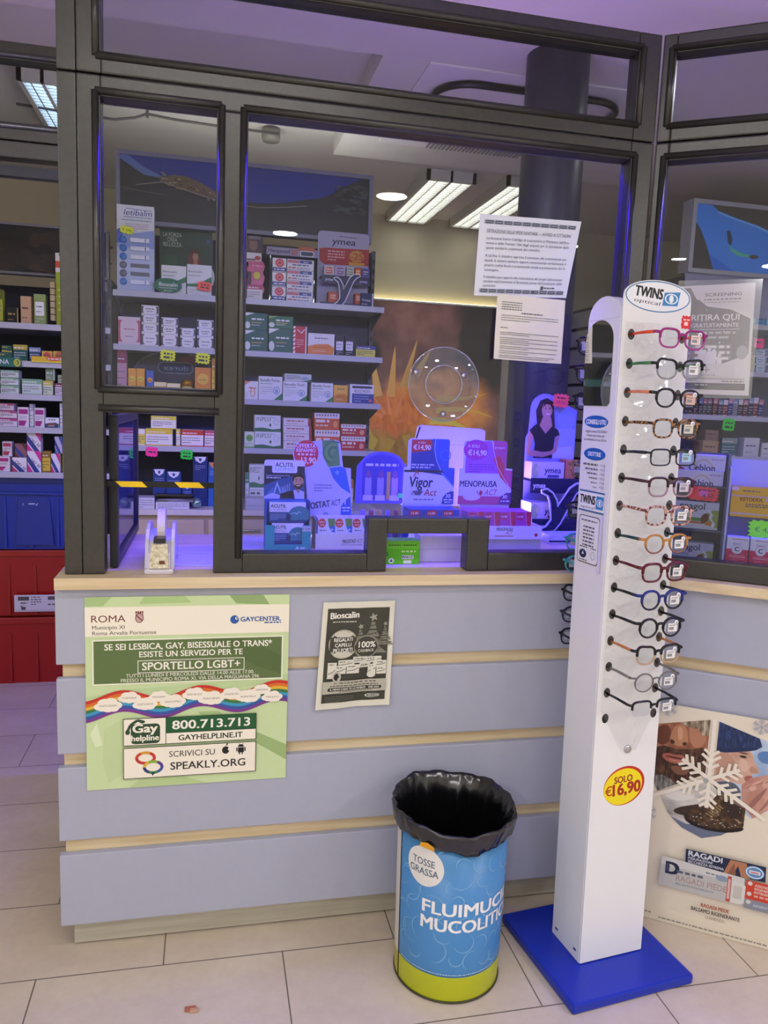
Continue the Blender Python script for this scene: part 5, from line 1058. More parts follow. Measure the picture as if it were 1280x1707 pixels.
a = MB(); a.box((0.664, 0.362, 1.0005), (0.832, 0.366, 1.047), M('#dedfd2', 0.45)); a.box((0.664, 0.366, 1.0005), (0.668, 0.45, 1.09), M('#7a8698', 0.5)); a.box((0.828, 0.366, 1.0005), (0.832, 0.45, 1.06), M('#d2d3c8', 0.5)); a.box((0.668, 0.366, 1.0005), (0.828, 0.45, 1.004), M('#d2d3c8', 0.5)); g = wall_art(a, 0.664, 0.832, 1.0005, 1.047, 0.362, 540, 150); g.text('PROSTAT', 330, 92, 34, '3a3a44', 'c', w=130, bold=.03, rot=-3); g.text('ACT', 430, 86, 32, '5a5a6a', 'c', w=66, ital=.3, rot=-3); g.dashes(250, 460, 112, 7, '8a8a90', 2, 1); part(a, 'tray', t)
for k in range(3):
    x0 = 0.671 + k * 0.0525
    a = MB(); a.box((x0, 0.369, 1.0045), (x0 + 0.0515, 0.445, 1.092), M('#e2e2ea', 0.4), 0.0008); g = wall_art(a, x0, x0 + .0515, 1.0045, 1.092, 0.369, 230, 390); g.ell(56, 62, 54, 62, 'd84a3a', 18); g.dashes(20, 100, 56, 16, 'f0c8c0', k, 1); g.text('13,90', 58, 96, 20, 'f4e8e4', 'c', w=56, bold=.03); g.poly([(130, 0), (225, 0), (230, 190), (190, 180), (150, 110)], '6aa04a'); g.poly([(150, 112), (230, 100), (230, 190), (190, 180)], '3a7ac8'); g.ell(196, 150, 14, 14, 'c8dcf0', 10); g.dashes(30, 120, 168, 14, '5a6a5a', k + 2, 1); lift(a, 'supplement_carton', f'white carton with red disc and green blue curve, {ORD[k]} in its tray', 'box', 'cartons in the red offer disc display')
# arched clear lipstick display
t = thing('lipstick_display', 'small arched violet-lit display of lip balms in clear acrylic', 'display', (0.895, 0.5, 1.0))
a = MB(); P = [(0.0, 0.0), (0.175, 0.0), (0.168, 0.12)] + [(0.085 + 0.072 * math.cos(math.radians(q)), 0.125 + 0.043 * math.sin(math.radians(q))) for q in range(10, 180, 17)] + [(0.002, 0.12)]
a.prism(P, (0.812, 0.53, 1.118), (1, 0, 0), (0, 0, 1), (0, 1, 0), 0.004, M('#5650c8', 0.4)); g = wall_art(a, 0.812, 0.987, 1.118, 1.286, 0.53, 260, 250)  # violet of the LED light is painted into the card and its print
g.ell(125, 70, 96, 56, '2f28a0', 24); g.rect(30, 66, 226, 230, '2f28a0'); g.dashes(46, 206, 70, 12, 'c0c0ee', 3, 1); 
for x, c in ((60, '#8a82d0'), (120, '#8a82d0'), (190, '#9a80b8')): g.rrect(x - 16, 120, x + 16, 236, 12, c[1:]); g.ell(x, 110, 13, 20, '6a3a90', 12); g.rect(x - 24, 210, x + 24, 236, 'b8b0e8')
g.rect(150, 96, 168, 230, 'b09060'); part(a, 'back_card', t)
a = MB(); a.box((0.80, 0.44, 1.0005), (1.0, 0.54, 1.012), PERSPEX); a.box((0.80, 0.535, 1.012), (1.0, 0.54, 1.118), PERSPEX); a.box((0.80, 0.44, 1.012), (1.0, 0.444, 1.09), PERSPEX); part(a, 'acrylic_stand', t)
for k in range(6):
    a = MB(); a.lathe([(0.0, 0), (0.008, 0), (0.008, 0.085), (0.006, 0.09), (0.0, 0.09)], (0.83 + k * 0.027, 0.49, 1.0125), M(['#7a6ad8', '#8a3a6a', '#b89a60'][k % 3], 0.3), 12); lift(a, 'lip_balm', f'{["violet", "plum", "gold"][k % 3]} lip balm stick, {ORD[k]} from left below the arched display', 'lip balm', 'lip balm sticks in the arched display')
a = MB(); a.prism([(0.0, 0.0), (0.028, 0.0), (0.03, 0.014), (0.002, 0.016)], (0.95, 0.525, 1.137), (1, 0, 0), (0, 0, 1), (0, 1, 0), 0.001, M('#3ad8a0')); part(a, 'price_sticker', t)

def offer_display(x, w, y, z0, label, top, price, mid, name, disc, dcol, curve, sub):
    """tall die-cut card with a lower row of cartons"""
    t = thing('counter_display', label, 'display', (x, y, 1.0))
    a = MB(); P = [(0, 0), (w, 0), (w, 0.116), (w * .875, 0.118), (w * .875, 0.198), (w * .84, 0.206), (w * .12, 0.206), (w * .065, 0.198), (w * .065, 0.116), (0, 0.114)]
    a.prism(P, (x, y, z0), (1, 0, 0), (0, 0, 1), (0, 1, 0), 0.004, M('#dcdcf0', 0.4)); g = wall_art(a, x, x + w, z0, z0 + .206, y, 310, 390)
    if name == 'Vigor':
        g.poly([(40, 8), (256, 0), (272, 8), (272, 170), (310, 172), (310, 290), (260, 220), (40, 190)], '1a3a8c'); g.poly([(168, 0), (262, 0), (272, 10), (272, 172), (310, 174), (310, 292), (230, 210), (190, 120)], '2458b8'); g.line([(185, 2), (180, 60), (195, 130), (230, 200), (308, 285)], 4, 'a0b8e8'); g.ring(250, 96, 34, 34, 6, '3a70d0', 20)
        g.poly([(42, 10), (160, 6), (166, 40), (150, 72), (42, 84)], 'c42c3a'); g.text('A SOLI', 100, 30, 12, 'f0d8dc', 'c', w=46, bold=.02); g.text('€14,90', 104, 66, 28, 'f4ecf0', 'c', w=104, bold=.03); g.dashes(44, 180, 160, 9, 'c0c8e8', 2, 1); g.dashes(44, 160, 176, 9, 'c0c8e8', 3, 1)
        g.rect(0, 188, 236, 200, '141c3a'); g.text('Vigor', 108, 290, 62, '22264a', 'c', w=140, bold=.03, ital=.12); g.text('Act', 165, 340, 40, 'b83038', 'c', w=78, bold=.01, ital=.15); g.line([(58, 230), (78, 196), (86, 206)], 6, 'b83038'); g.line([(66, 200), (80, 194), (90, 214)], 6, 'b83038'); g.poly([(56, 312), (122, 312), (104, 338), (72, 338)], '5a5a70'); g.poly([(44, 335), (56, 312), (66, 338)], 'a8a8b8'); g.dashes(64, 190, 368, 8, '7a7a98', 5, 1)
        g.poly([(236, 390), (244, 350), (262, 326), (292, 312), (310, 312), (310, 390)], '223a90'); g.text('30', 276, 352, 22, 'e8ecf8', 'c', bold=.03); g.dashes(250, 304, 368, 8, 'd8e0f4', 3, 1); g.dashes(254, 300, 382, 7, 'd8e0f4', 4, 1)
    else:
        g.poly([(34, 8), (180, 2), (200, 90), (230, 200), (34, 200)], 'b85ad0'); g.ell(92, 58, 72, 62, 'c02aa0', 22); g.text('A SOLI', 76, 44, 18, 'f4e4f4', 'c', w=66, bold=.02); g.text('€14,90', 100, 90, 30, 'f8f0f8', 'c', w=106, bold=.03)
        g.poly([(186, 0), (258, 0), (270, 10), (270, 176), (310, 180), (310, 300), (240, 220), (200, 110)], 'd04a8a'); g.poly([(196, 110), (230, 90), (258, 150), (262, 210), (290, 270), (240, 222)], 'd03a4a'); g.line([(190, 4), (196, 70), (222, 160), (270, 240), (308, 296)], 4, 'f0b0d0'); g.text('BY NIGHT', 230, 48, 10, 'f0e0f0', 'c', w=58, bold=.02); g.para(56, 200, 150, 14, 4, 6, '8a3a98', 4)
        g.rect(0, 200, 220, 330, 'e0dcf2'); g.text('MENOPAUSA', 116, 282, 36, '2c2840', 'c', w=214, bold=.03); g.text('ACT', 190, 332, 34, 'b83048', 'c', w=76, ital=.25); g.ell(132, 318, 10, 14, 'b83048', 10); g.line([(108, 306), (120, 330), (136, 334)], 5, 'b83048'); g.rect(0, 340, 310, 390, 'c84a80'); g.ell(80, 345, 50, 22, 'e0dcf2', 16); g.poly([(236, 390), (246, 340), (284, 316), (310, 316), (310, 390)], '6a3478'); g.text('30', 274, 352, 20, 'f0e8f4', 'c', bold=.03); g.dashes(250, 302, 372, 7, 'e8d8f0', 4, 1)
    part(a, 'back_card', t)
    return t
t = offer_display(0.949, 0.166, 0.45, 1.129, 'navy and white counter display with red price corner and letter arrow', 0, 0, 0, 'Vigor', 0, 0, 0, 0)
a = MB(); a.box((0.948, 0.36, 1.0005), (1.112, 0.364, 1.04), M('#dcdce8')); a.box((0.948, 0.364, 1.0005), (1.112, 0.455, 1.004), M('#dcdce8')); a.box((0.948, 0.4505, 1.004), (1.112, 0.4545, 1.13), M('#c8c8e0')); part(a, 'tray', t)
for k in range(3):
    x0 = 0.951 + k * 0.0535
    a = MB(); a.box((x0, 0.367, 1.0045), (x0 + 0.0525, 0.447, 1.122), M('#3048a0', 0.4), 0.0008); g = wall_art(a, x0, x0 + .0525, 1.0045, 1.122, 0.367, 230, 520); g.poly([(8, 20), (140, 10), (150, 70), (8, 90)], 'c43040'); g.text('14,90', 72, 68, 32, 'f0e4e8', 'c', w=100, bold=.03); g.rect(0, 240, 230, 520, 'd8d8ea'); g.text('Vigor', 110, 330, 50, '22264a', 'c', w=140, bold=.03); lift(a, 'supplement_carton', f'blue carton with red price corner, {ORD[k]} from left behind the slot frame', 'box', 'cartons of the navy display')
t = offer_display(1.133, 0.181, 0.46, 1.128, 'pink and white counter display with magenta price disc', 0, 0, 0, 'Menopausa', 0, 0, 0, 0)
a = MB(); a.box((1.13, 0.352, 1.032), (1.382, 0.356, 1.074), M('#e4e2dc', 0.45)); a.box((1.13, 0.356, 1.0005), (1.382, 0.465, 1.036), M('#b8b8a8', 0.5)); a.box((1.378, 0.356, 1.036), (1.382, 0.465, 1.074), M('#dcdad4', 0.5)); a.box((1.14, 0.4605, 1.036), (1.31, 0.4645, 1.13), M('#c8a8c8', 0.5))
g = wall_art(a, 1.13, 1.382, 1.032, 1.074, 0.352, 400, 66); g.text('MENOPAUSA', 202, 24, 16, '3a3444', 'c', w=86, bold=.02); g.text('ACT', 226, 42, 16, 'b83048', 'c', w=40, ital=.25); g.line([(150, 50), (250, 50)], 4, 'b8404a'); g.ell(370, 44, 9, 9, 'b83048', 10); part(a, 'tray', t)
for k in range(4):
    x0 = 1.136 + k * 0.053
    a = MB(); a.box((x0, 0.36, 1.0365), (x0 + 0.052, 0.452, 1.118), M('#b85aa8', 0.4), 0.0008); g = wall_art(a, x0, x0 + .052, 1.0365, 1.118, 0.36, 230, 370); g.rect(0, 0, 230, 190, 'c04a9a'); g.ell(60, 70, 56, 52, 'c83060', 16); g.text('14,90', 62, 84, 30, 'f4e4f0', 'c', w=90, bold=.03); g.poly([(130, 0), (220, 0), (230, 370), (190, 330), (150, 160)], 'd03a50'); g.line([(140, 0), (160, 160), (200, 340)], 8, 'f0b0c8'); g.rect(0, 200, 140, 300, 'dcd4e8'); lift(a, 'supplement_carton', f'pink and magenta carton, {ORD[k]} from left in the pink display tray', 'box', 'cartons of the pink display')
# monitor seen from behind
t = thing('monitor', 'pale monitor back standing behind the price displays', 'monitor', (1.12, 0.6, 1.0))
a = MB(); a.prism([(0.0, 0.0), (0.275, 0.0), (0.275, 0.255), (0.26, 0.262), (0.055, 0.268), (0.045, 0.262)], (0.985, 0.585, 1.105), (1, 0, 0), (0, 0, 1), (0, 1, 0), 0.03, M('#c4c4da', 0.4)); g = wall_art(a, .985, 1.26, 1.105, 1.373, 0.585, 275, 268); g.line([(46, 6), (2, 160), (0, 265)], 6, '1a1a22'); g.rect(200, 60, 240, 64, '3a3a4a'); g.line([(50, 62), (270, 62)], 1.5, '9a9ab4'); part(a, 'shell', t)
a = MB(); a.box((1.09, 0.59, 1.02), (1.15, 0.61, 1.12), M('#3a3a40')); a.box((1.02, 0.55, 1.0005), (1.22, 0.66, 1.02), M('#3a3a40', 0.4), 0.005); part(a, 'stand', t)

# woman's health display near the column
t = thing('supplement_display', 'dark tiered counter display with woman in black dress and big letter', 'display', (1.53, 0.62, 1.0))
a = MB(); P = [(0.012, 0.0), (0.19, 0.0), (0.19, 0.44)] + [(0.07 + 0.055 * math.cos(math.radians(q)), 0.445 + 0.05 * math.sin(math.radians(q))) for q in range(40, 200, 20)] + [(0.012, 0.36), (0.003, 0.34), (0.004, 0.25)]
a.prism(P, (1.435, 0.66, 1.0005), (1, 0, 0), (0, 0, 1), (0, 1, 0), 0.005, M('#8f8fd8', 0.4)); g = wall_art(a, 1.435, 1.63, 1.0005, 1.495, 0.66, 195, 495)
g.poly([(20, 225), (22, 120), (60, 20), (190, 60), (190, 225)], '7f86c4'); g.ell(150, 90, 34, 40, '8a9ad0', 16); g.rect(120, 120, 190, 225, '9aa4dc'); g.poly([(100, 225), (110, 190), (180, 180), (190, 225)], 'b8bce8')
g.poly([(42, 110), (34, 60), (48, 24), (74, 14), (98, 28), (104, 66), (110, 116), (94, 120), (60, 120)], '2c1c18'); g.ell(76, 56, 20, 30, 'b88a78', 18); g.poly([(58, 50), (66, 26), (90, 26), (96, 52), (86, 36), (70, 36)], '2c1c18'); g.ell(80, 68, 8, 4, 'e8dcd8', 10, 0, 180); g.ell(70, 50, 3, 2, '1c1418', 6); g.ell(86, 50, 3, 2, '1c1418', 6)
g.poly([(62, 80), (92, 80), (100, 112), (76, 138), (50, 114)], 'b48672'); g.poly([(14, 128), (38, 106), (52, 112), (76, 140), (98, 112), (122, 124), (130, 142), (112, 150), (110, 176), (106, 226), (34, 226), (38, 176), (30, 150)], '17151e'); g.poly([(14, 130), (30, 148), (22, 196), (70, 204), (98, 200), (104, 212), (70, 222), (14, 218), (6, 200)], 'b08070'); g.poly([(130, 142), (114, 152), (112, 190), (98, 200), (104, 214), (122, 200)], 'b08070')
part(a, 'back_card', t)
for k, (z, y0) in enumerate(((1.193, 0.59), (1.055, 0.56))):
    a = MB(); a.box((1.436, y0, z), (1.63, 0.659, z + 0.006), M('#161a3a', 0.35)); a.box((1.436, y0 - .004, z - 0.04), (1.63, y0, z + 0.012), M('#181d40', 0.35)); g = wall_art(a, 1.436, 1.63, z - .04, z + .012, y0 - .004, 195, 52); g.text('ymea', 32, 34, 18, 'd8d8e8', 'c', w=46, bold=.03); part(a, 'tray', t)
    a = MB(); a.box((1.438 - k * .006, y0 + .004, z + .0065), (1.56, 0.655, z + .0665), M('#d0c8e0', 0.4), 0.001); g = wall_art(a, 1.438 - k * .006, 1.56, z + .0065, z + .0665, y0 + .004, 200, 100); g.ell(24, 50, 22, 44, 'a8b890', 14); g.ell(40, 40, 14, 20, 'c8c898', 10); g.text('ymea', 130, 62, 34, '282850', 'c', w=100, bold=.03, ital=.1); g.rrect(100, 72, 170, 88, 4, '4a4a80' if k == 0 else 'a83a4a'); lift(a, 'supplement_carton', ['white and lilac carton on the upper tier under the woman', 'white and red carton on the lower tier behind the big letter'][k], 'box', 'cartons in the woman display')
a = MB(); a.box((1.565, 0.594, 1.1995), (1.60, 0.65, 1.27), M('#c87a50', 0.4), .001); lift(a, 'supplement_carton', 'small orange carton at the right end of the upper tier', 'box')
a = MB(); big_y(a, 1.462, 1.025, 0.17, 0.165, 0.545); part(a, 'letter', t)
a = MB(); a.box((1.438, 0.55, 1.0005), (1.63, 0.655, 1.014), M('#161a3a', 0.35)); part(a, 'base', t)
price_star(1.552, 0.64, 1.473, 0.062, 0.05, OR, [('', 22, 7), ('29,90', 44, 13)], 'orange price star with figures on the woman display', -4)
a = MB(); a.box((1.45, 0.44, 1.0005), (1.60, 0.53, 1.03), M('#c0c8d0', 0.35), .002); g = wall_art(a, 1.45, 1.60, 1.0005, 1.03, 0.44, 150, 30); g.rect(0, 18, 150, 24, '1a1a3a'); solo(a, 'carton', (1.52, 0.44, 1.0005), 'flat pale carton lying in front of the woman display', 'box')
# things seen through the pass-through
a = MB(); a.box((0.830, 0.135, 1.0005), (0.924, 0.19, 1.066), M('#5cc418', 0.4), 0.001); g = wall_art(a, 0.83, 0.924, 1.0005, 1.066, 0.135, 186, 128)
g.rect(0, 0, 186, 44, '70d028'); g.dashes(14, 78, 26, 5, '1a3a10', 1, 1); g.dashes(96, 170, 26, 5, '1a3a10', 2, 1); g.dashes(84, 164, 62, 9, 'c8f0a0', 3, 1); g.text('S', 4, 84, 22, '1a3a10', 'c', bold=.03); g.ell(28, 108, 16, 15, 'dceccc', 14); g.poly([(20, 114), (28, 98), (36, 114)], '1a3a10'); g.rect(88, 78, 152, 100, 'e8f0e0'); g.text('RNOZ', 120, 96, 15, '1a2a10', 'c', w=58, bold=.04); g.rrect(96, 106, 142, 124, 4, 'dceccc')
solo(a, 'carton', (0.877, 0.135, 1.0005), 'bright green carton standing in the pass-through slot', 'box')
a = MB(); a.box((0.932, 0.165, 1.0005), (1.07, 0.23, 1.076), M('#d4d0d4', 0.4), 0.002); g = wall_art(a, .932, 1.07, 1.0005, 1.076, .165, 138, 76); g.line([(0, 40), (138, 38)], 1.2, 'a8a4ac'); solo(a, 'carton', (1.0, 0.165, 1.0005), 'plain white carton beside the green one in the pass-through', 'box')

# clear speech disc on the main pane
t = thing('speech_disc', 'clear round perspex speaking disc screwed to the main pane', 'speaking panel', (0.945, 0.055, 1.493))
a = MB(); a.lathe([(0.0, 0.049), (0.092, 0.049), (0.095, 0.0505), (0.095, 0.0535), (0.092, 0.055), (0.0, 0.055)], (0.945, 0, 1.493), PERSPEX, 48, 'Y'); part(a, 'disc', t)
a = MB()
for r in (0.0945, 0.049): a.tube([(0.945 + r * math.cos(2 * math.pi * k / 48), 0.0495, 1.493 + r * math.sin(2 * math.pi * k / 48)) for k in range(48)], 0.0016 if r > .06 else 0.0022, glassy('disc_edge', '#d0d0e0', 0.9, 0.1, 0.25, 0.2), 8, closed=True)
part(a, 'rim', t)
for x, z in ((0.868, 1.521), (0.996, 1.518), (0.946, 1.417)):
    a = MB(); a.lathe([(0.0, 0.040), (0.005, 0.041), (0.0075, 0.045), (0.0075, 0.0485)], (x, 0, z), CHROME, 16, 'Y'); a.lathe([(0.004, 0.0555), (0.004, 0.0656)], (x, 0, z), CHROME, 12, 'Y'); part(a, 'screw', t)

# papers taped to the panes
def paper(name, label, corners, y, fn, dw, dh, m, mx=None, sag=0.004, cat='notice'):
    """thin sheet given by four corners (x, z): top-left, top-right, bottom-right, bottom-left"""
    TL, TR, BR, BL = [Vector((c[0], y, c[1])) for c in corners]
    flat = MB(); flat.face([(0, 0, 0), (0, 1, 0), (1, 1, 0), (1, 0, 0)], m); flat.face([(0, 0, .0006), (1, 0, .0006), (1, 1, .0006), (0, 1, .0006)], m)
    g = Art(flat, (0, 0, 0), (1, 0, 0), (0, 1, 0), 1, 1, dw, dh); g.p = lambda x, yy: (x / dw, yy / dh, -0.0009 - g.lay * 4e-5)
    fn(g)
    bm = bmesh.new(); vs = [bm.verts.new(p) for p in flat.v]
    for f, mi in zip(flat.f, flat.mi):
        fc = bm.faces.new([vs[k] for k in f]); fc.material_index = mi
    if sag > 0:
        for k in range(1, 20):
            for no in ((1, 0, 0), (0, 1, 0)):
                bmesh.ops.bisect_plane(bm, geom=bm.verts[:] + bm.edges[:] + bm.faces[:], plane_co=(k / 20, k / 20, 0), plane_no=no, dist=1e-7)
    for v in bm.verts:
        u, w_, h = v.co; q = (TL * (1 - u) + TR * u) * (1 - w_) + (BL * (1 - u) + BR * u) * w_
        v.co = q + Vector((0, h - sag * (abs(math.sin(3.1 * u + 1.3 * w_)) * w_ + .25 * math.sin(9 * u + 5 * w_) ** 2), 0))
    a = MB(); a.mats = flat.mats; bm.verts.index_update()
    a.v = [tuple(v.co) for v in bm.verts]; a.f = [[v.index for v in f.verts] for f in bm.faces]; a.mi = [f.material_index for f in bm.faces]; a.sm = [False] * len(a.f); bm.free()
    o = a.build(name)
    if mx: o.matrix_world = mx
    return tag(o, label, cat)
def pA(g):
    for y in (18, 192):
        g.rect(14, y - 5, 284, y + 5, '9aa0b0')
        for k in range(10): g.rrect(18 + k * 27, y - 4, 40 + k * 27, y + 4, 2, '4c525e'); g.line([(20 + k * 27, y), (38 + k * 27, y)], 1, 'c8ccd8')
    g.text('DETRAZIONE DELLE SPESE SANITARIE — AVVISO AI CITTADINI', 148, 45, 8, '454955', 'c', w=250)
    L = [('Le farmacie hanno l\'obbligo di trasmettere al Ministero dell\'Eco-', 62), ('nomia e delle Finanze i dati degli acquisti per la detrazione delle', 74), ('spese sanitarie sostenute dai cittadini.', 86), ('A tal fine il cittadino esprime il consenso alla trasmissione esi-', 106), ('bendo la tessera sanitaria oppure comunicando verbalmente il', 118), ('proprio codice fiscale e presentando ricetta o promemoria che lo', 130), ('contengono.', 142), ('Il cittadino puo opporsi alla trasmissione dei propri dati comuni-', 160), ('candolo esplicitamente al farmacista prima dell\'emissione dello', 171), ('scontrino.', 182)]
    for s, y in L: g.text(s, 24, y, 6.4, '50545f', 'l', w=250 if len(s) > 50 else len(s) * 4.1)
    g.rect(208, 176, 216, 186, '4a4e5a'); g.dashes(218, 252, 182, 3, '4a4e5a', 2, 1)
paper('notice', 'landscape white notice with dark borders taped to the main pane', [(1.022, 1.926), (1.302, 1.931), (1.272, 1.733), (1.016, 1.723)], 0.060, pA, 297, 205, M('#dfe3ec', 0.6), None, 0.003)
def pB(g):
    g.para(14, 70, 20, 6, 4, 2.2, '6a6a62', 1, 1); g.dashes(70, 130, 46, 2.6, '4a4a44', 2, 1); g.para(14, 176, 54, 6, 3, 1.8, '7a7a70', 3); g.dashes(14, 34, 86, 2, '6a6a62', 5, 1)
    for k, y in enumerate((98, 112, 122, 134, 146)): g.para(14, 178, y, 5, 2, 1.6, '6a6a60', 10 + k, .5)
    g.para(14, 172, 158, 5, 2, 1.6, '6a6a60', 20, .9)
paper('notice', 'cream typed letter taped below the landscape notice', [(1.079, 1.731), (1.270, 1.727), (1.268, 1.561), (1.077, 1.565)], 0.055, pB, 192, 168, M('#e6e2d2', 0.6), None, 0.004)
def pC(g):
    g.rect(6, 6, 151, 281, 'e4e1d8'); g.poly([(6, 6), (30, 6), (34, 30), (60, 56), (110, 66), (151, 90), (151, 180), (100, 205), (6, 205)], '8c8a85'); g.poly([(22, 6), (151, 6), (151, 80), (120, 62), (70, 54), (36, 36)], 'e0ddd4')
    g.text('SCREENING', 92, 30, 8, '7a7874', 'c', w=76, bold=.03); g.dashes(52, 130, 40, 3, '8a8884', 1, 1); g.dashes(52, 126, 47, 2, 'a8a6a0', 2, 1)
    g.text('RITIRA QUI', 78, 92, 15, 'f0eee8', 'c', w=100, bold=.02); g.text('GRATUITAMENTE', 78, 110, 10, 'f0eee8', 'c', w=100, bold=.01); g.line([(30, 116), (130, 116)], 1.5, 'e0ded8'); g.dashes(40, 122, 128, 6, 'c8c6c0', 3, 1); g.dashes(40, 110, 140, 6, 'c8c6c0', 4, 1)
    for k in range(3): g.rect(36, 156 + k * 15, 116, 166 + k * 15, 'a3a19b'); g.dashes(40, 112, 165 + k * 15, 7, 'eceae4', 6 + k, 1)
    for x, h in ((52, 34), (60, 30), (70, 36), (80, 32), (92, 20)): g.ell(x, 204 - h, 4, 5, 'eceae4', 10); g.poly([(x - 5, 206), (x - 6, 210 - h), (x + 6, 210 - h), (x + 5, 206)], 'eceae4')
    g.ell(138, 176, 12, 18, 'b4b2ac', 14); g.rect(40, 208, 126, 240, 'dcdad2'); g.line([(66, 214), (66, 230)], 2.5, '8a8884'); g.line([(58, 222), (74, 222)], 2.5, '8a8884'); g.text('FARMACIA', 66, 238, 5, '8a8884', 'c', w=40); g.line([(24, 245), (146, 245)], 2, '9a9892'); g.dashes(100, 146, 253, 3, '7a7874', 2, 1); g.rect(24, 257, 148, 274, '4a4a48'); g.dashes(44, 70, 264, 4, 'c8c8c4', 5, 1)
    for k in range(3): g.line([(72, 262 + k * 4), (146, 262 + k * 4)], 1, 'a8a8a4')
paper('notice', 'grey screening leaflet poster in clear sleeve on the right pane', [(0.082, 1.776), (0.262, 1.782), (0.272, 1.495), (0.088, 1.496)], 0.055, pC, 157, 287, M('#e2dfd6', 0.5), RM, 0.002)
a = MB(); a.box((0.076, 0.0482, 1.486), (0.278, 0.0488, 1.79), FILM); o = a.build('plastic_sleeve'); o.matrix_world = RM; tag(o, 'clear plastic sleeve over the grey leaflet poster, right pane', 'sleeve')
# ------------------------------------------------------------------ behind the right pane (right-section coordinates)
def rthing(name, label, cat, group=None):
    t = thing(name, label, cat); t.matrix_world = RM; return t
t = rthing('counter_display', 'dark slotted panel display holding vitamin and throat cartons, right pane', 'display')
a = MB(); a.box((0.06, 0.222, 1.0005), (0.245, 0.23, 1.335), M('#55586a', 0.45)); a.box((0.243, 0.16, 1.0005), (0.249, 0.23, 1.335), M('#70748a', 0.4)); a.box((0.06, 0.15, 1.0005), (0.245, 0.222, 1.012), M('#4a4c60', 0.45)); a.build('panel', t)
for z in (1.120, 1.245):
    a = MB(); a.box((0.06, 0.155, z - .006), (0.243, 0.222, z), M('#5a5d70', 0.45)); a.build('ledge', t)
def rbox(name, label, x0, x1, y0, y1, z0, z1, col, fn, dw, grp=None):
    a = MB(); a.box((x0, y0, z0), (x1, y1, z1), M(col, 0.45), 0.0008); g = wall_art(a, x0, x1, z0, z1, y0, dw, dw * (z1 - z0) / (x1 - x0)); fn(g)
    o = a.build(name); o.matrix_world = RM; tag(o, label, 'box', grp)
def ceb(g, c):
    g.ring(200, 100, 62, 70, 7, 'c8b070', 24); g.text('Cebion', 190, 112, 46, '2c3270', 'c', w=170, bold=.03); g.dashes(105, 310, 132, 8, '5a5a98', 1, 1); g.dashes(250, 330, 34, 8, 'a090b8', 2, 1)
    if c: g.ell(56, 110, 22, 18, '8a2a4a', 12); g.ell(42, 98, 14, 12, 'a0384a', 10); g.rect(10, 70, 20, 150, '3a3a8a')
rbox('vitamin_carton', 'white vitamin carton with gold ring and red fruit, upper of the two', 0.10, 0.236, 0.16, 0.215, 1.287, 1.33, '#cfc8ea', lambda g: ceb(g, True), 340)
rbox('vitamin_carton', 'white vitamin carton with gold ring, lower of the two', 0.10, 0.234, 0.157, 0.215, 1.2455, 1.2865, '#d2ccdf', lambda g: ceb(g, False), 340)
def ena(g):
    g.text('enagol', 170, 62, 52, '34363e', 'c', w=190, bold=.02); g.text('herbal', 130, 108, 26, '7a7e88', 'c', w=100, ital=.2); g.rect(20, 128, 250, 156, '4a8a34'); g.dashes(40, 130, 148, 10, 'd8e8d0', 2, 1); g.poly([(20, 160), (240, 160), (270, 176), (20, 172)], 'b85a28')
    g.poly([(270, 176), (260, 120), (290, 80), (330, 60), (370, 60), (370, 200), (340, 200)], '8aa04a'); g.ell(270, 130, 28, 42, '6a3424', 14, rot=20); g.ell(300, 170, 30, 16, 'c87a34', 12); g.poly([(300, 60), (330, 100), (320, 130), (350, 170), (340, 205), (320, 190), (330, 160), (300, 125), (310, 95), (286, 70)], 'd4d6dc')
rbox('throat_carton', 'grey throat lozenge carton with green stripe, upper ledge of dark panel', 0.10, 0.231, 0.157, 0.215, 1.1205, 1.198, '#c0c4ce', ena, 370)
rbox('throat_carton', 'grey throat lozenge carton with green stripe, standing at the bottom', 0.10, 0.226, 0.157, 0.215, 1.0125, 1.080, '#b8bccc', ena, 370)
t = rthing('price_tag', 'red price star between the vitamin and throat cartons', 'price tag', 'fluorescent price stars')
def starp(w, h, n=16):
    return [((1 if i % 2 else .84) * w / 2 * max(-1, min(1, 1.3 * math.cos(math.pi * i / n))), (1 if i % 2 else .84) * h / 2 * max(-1, min(1, 1.3 * math.sin(math.pi * i / n)))) for i in range(2 * n)]
a = MB(); a.prism(starp(0.084, 0.042), (0.186, 0.150, 1.222), (1, 0, -.04), (0.04, 0, 1), (0, 1, 0), 0.001, M('#f84a50')); g = wall_art(a, .141, .235, 1.2, 1.248, .15, 94, 48); g.dashes(32, 76, 18, 4, '7a1a8a', 1, 1); g.ell(46, 26, 13, 9, 'f06ac0', 14); g.text('4,50', 58, 38, 12, '5a1a6a', 'c', w=30); a.build('star', t)
t = rthing('counter_display', 'violet-lit pale stand with two tiers beside the dark panel', 'display')
a = MB(); a.box((0.252, 0.205, 1.0005), (0.46, 0.21, 1.322), M('#b4b4ee', 0.4)); a.box((0.249, 0.12, 1.0005), (0.254, 0.205, 1.30), M('#c0c0f0', 0.4)); a.box((0.254, 0.12, 1.0005), (0.46, 0.205, 1.03), M('#6a4ae0', 0.4)); a.box((0.254, 0.15, 1.110), (0.46, 0.205, 1.165), M('#4a4a70', 0.45)); a.build('shell', t)  # pale shell, with the violet LED light put into its colours
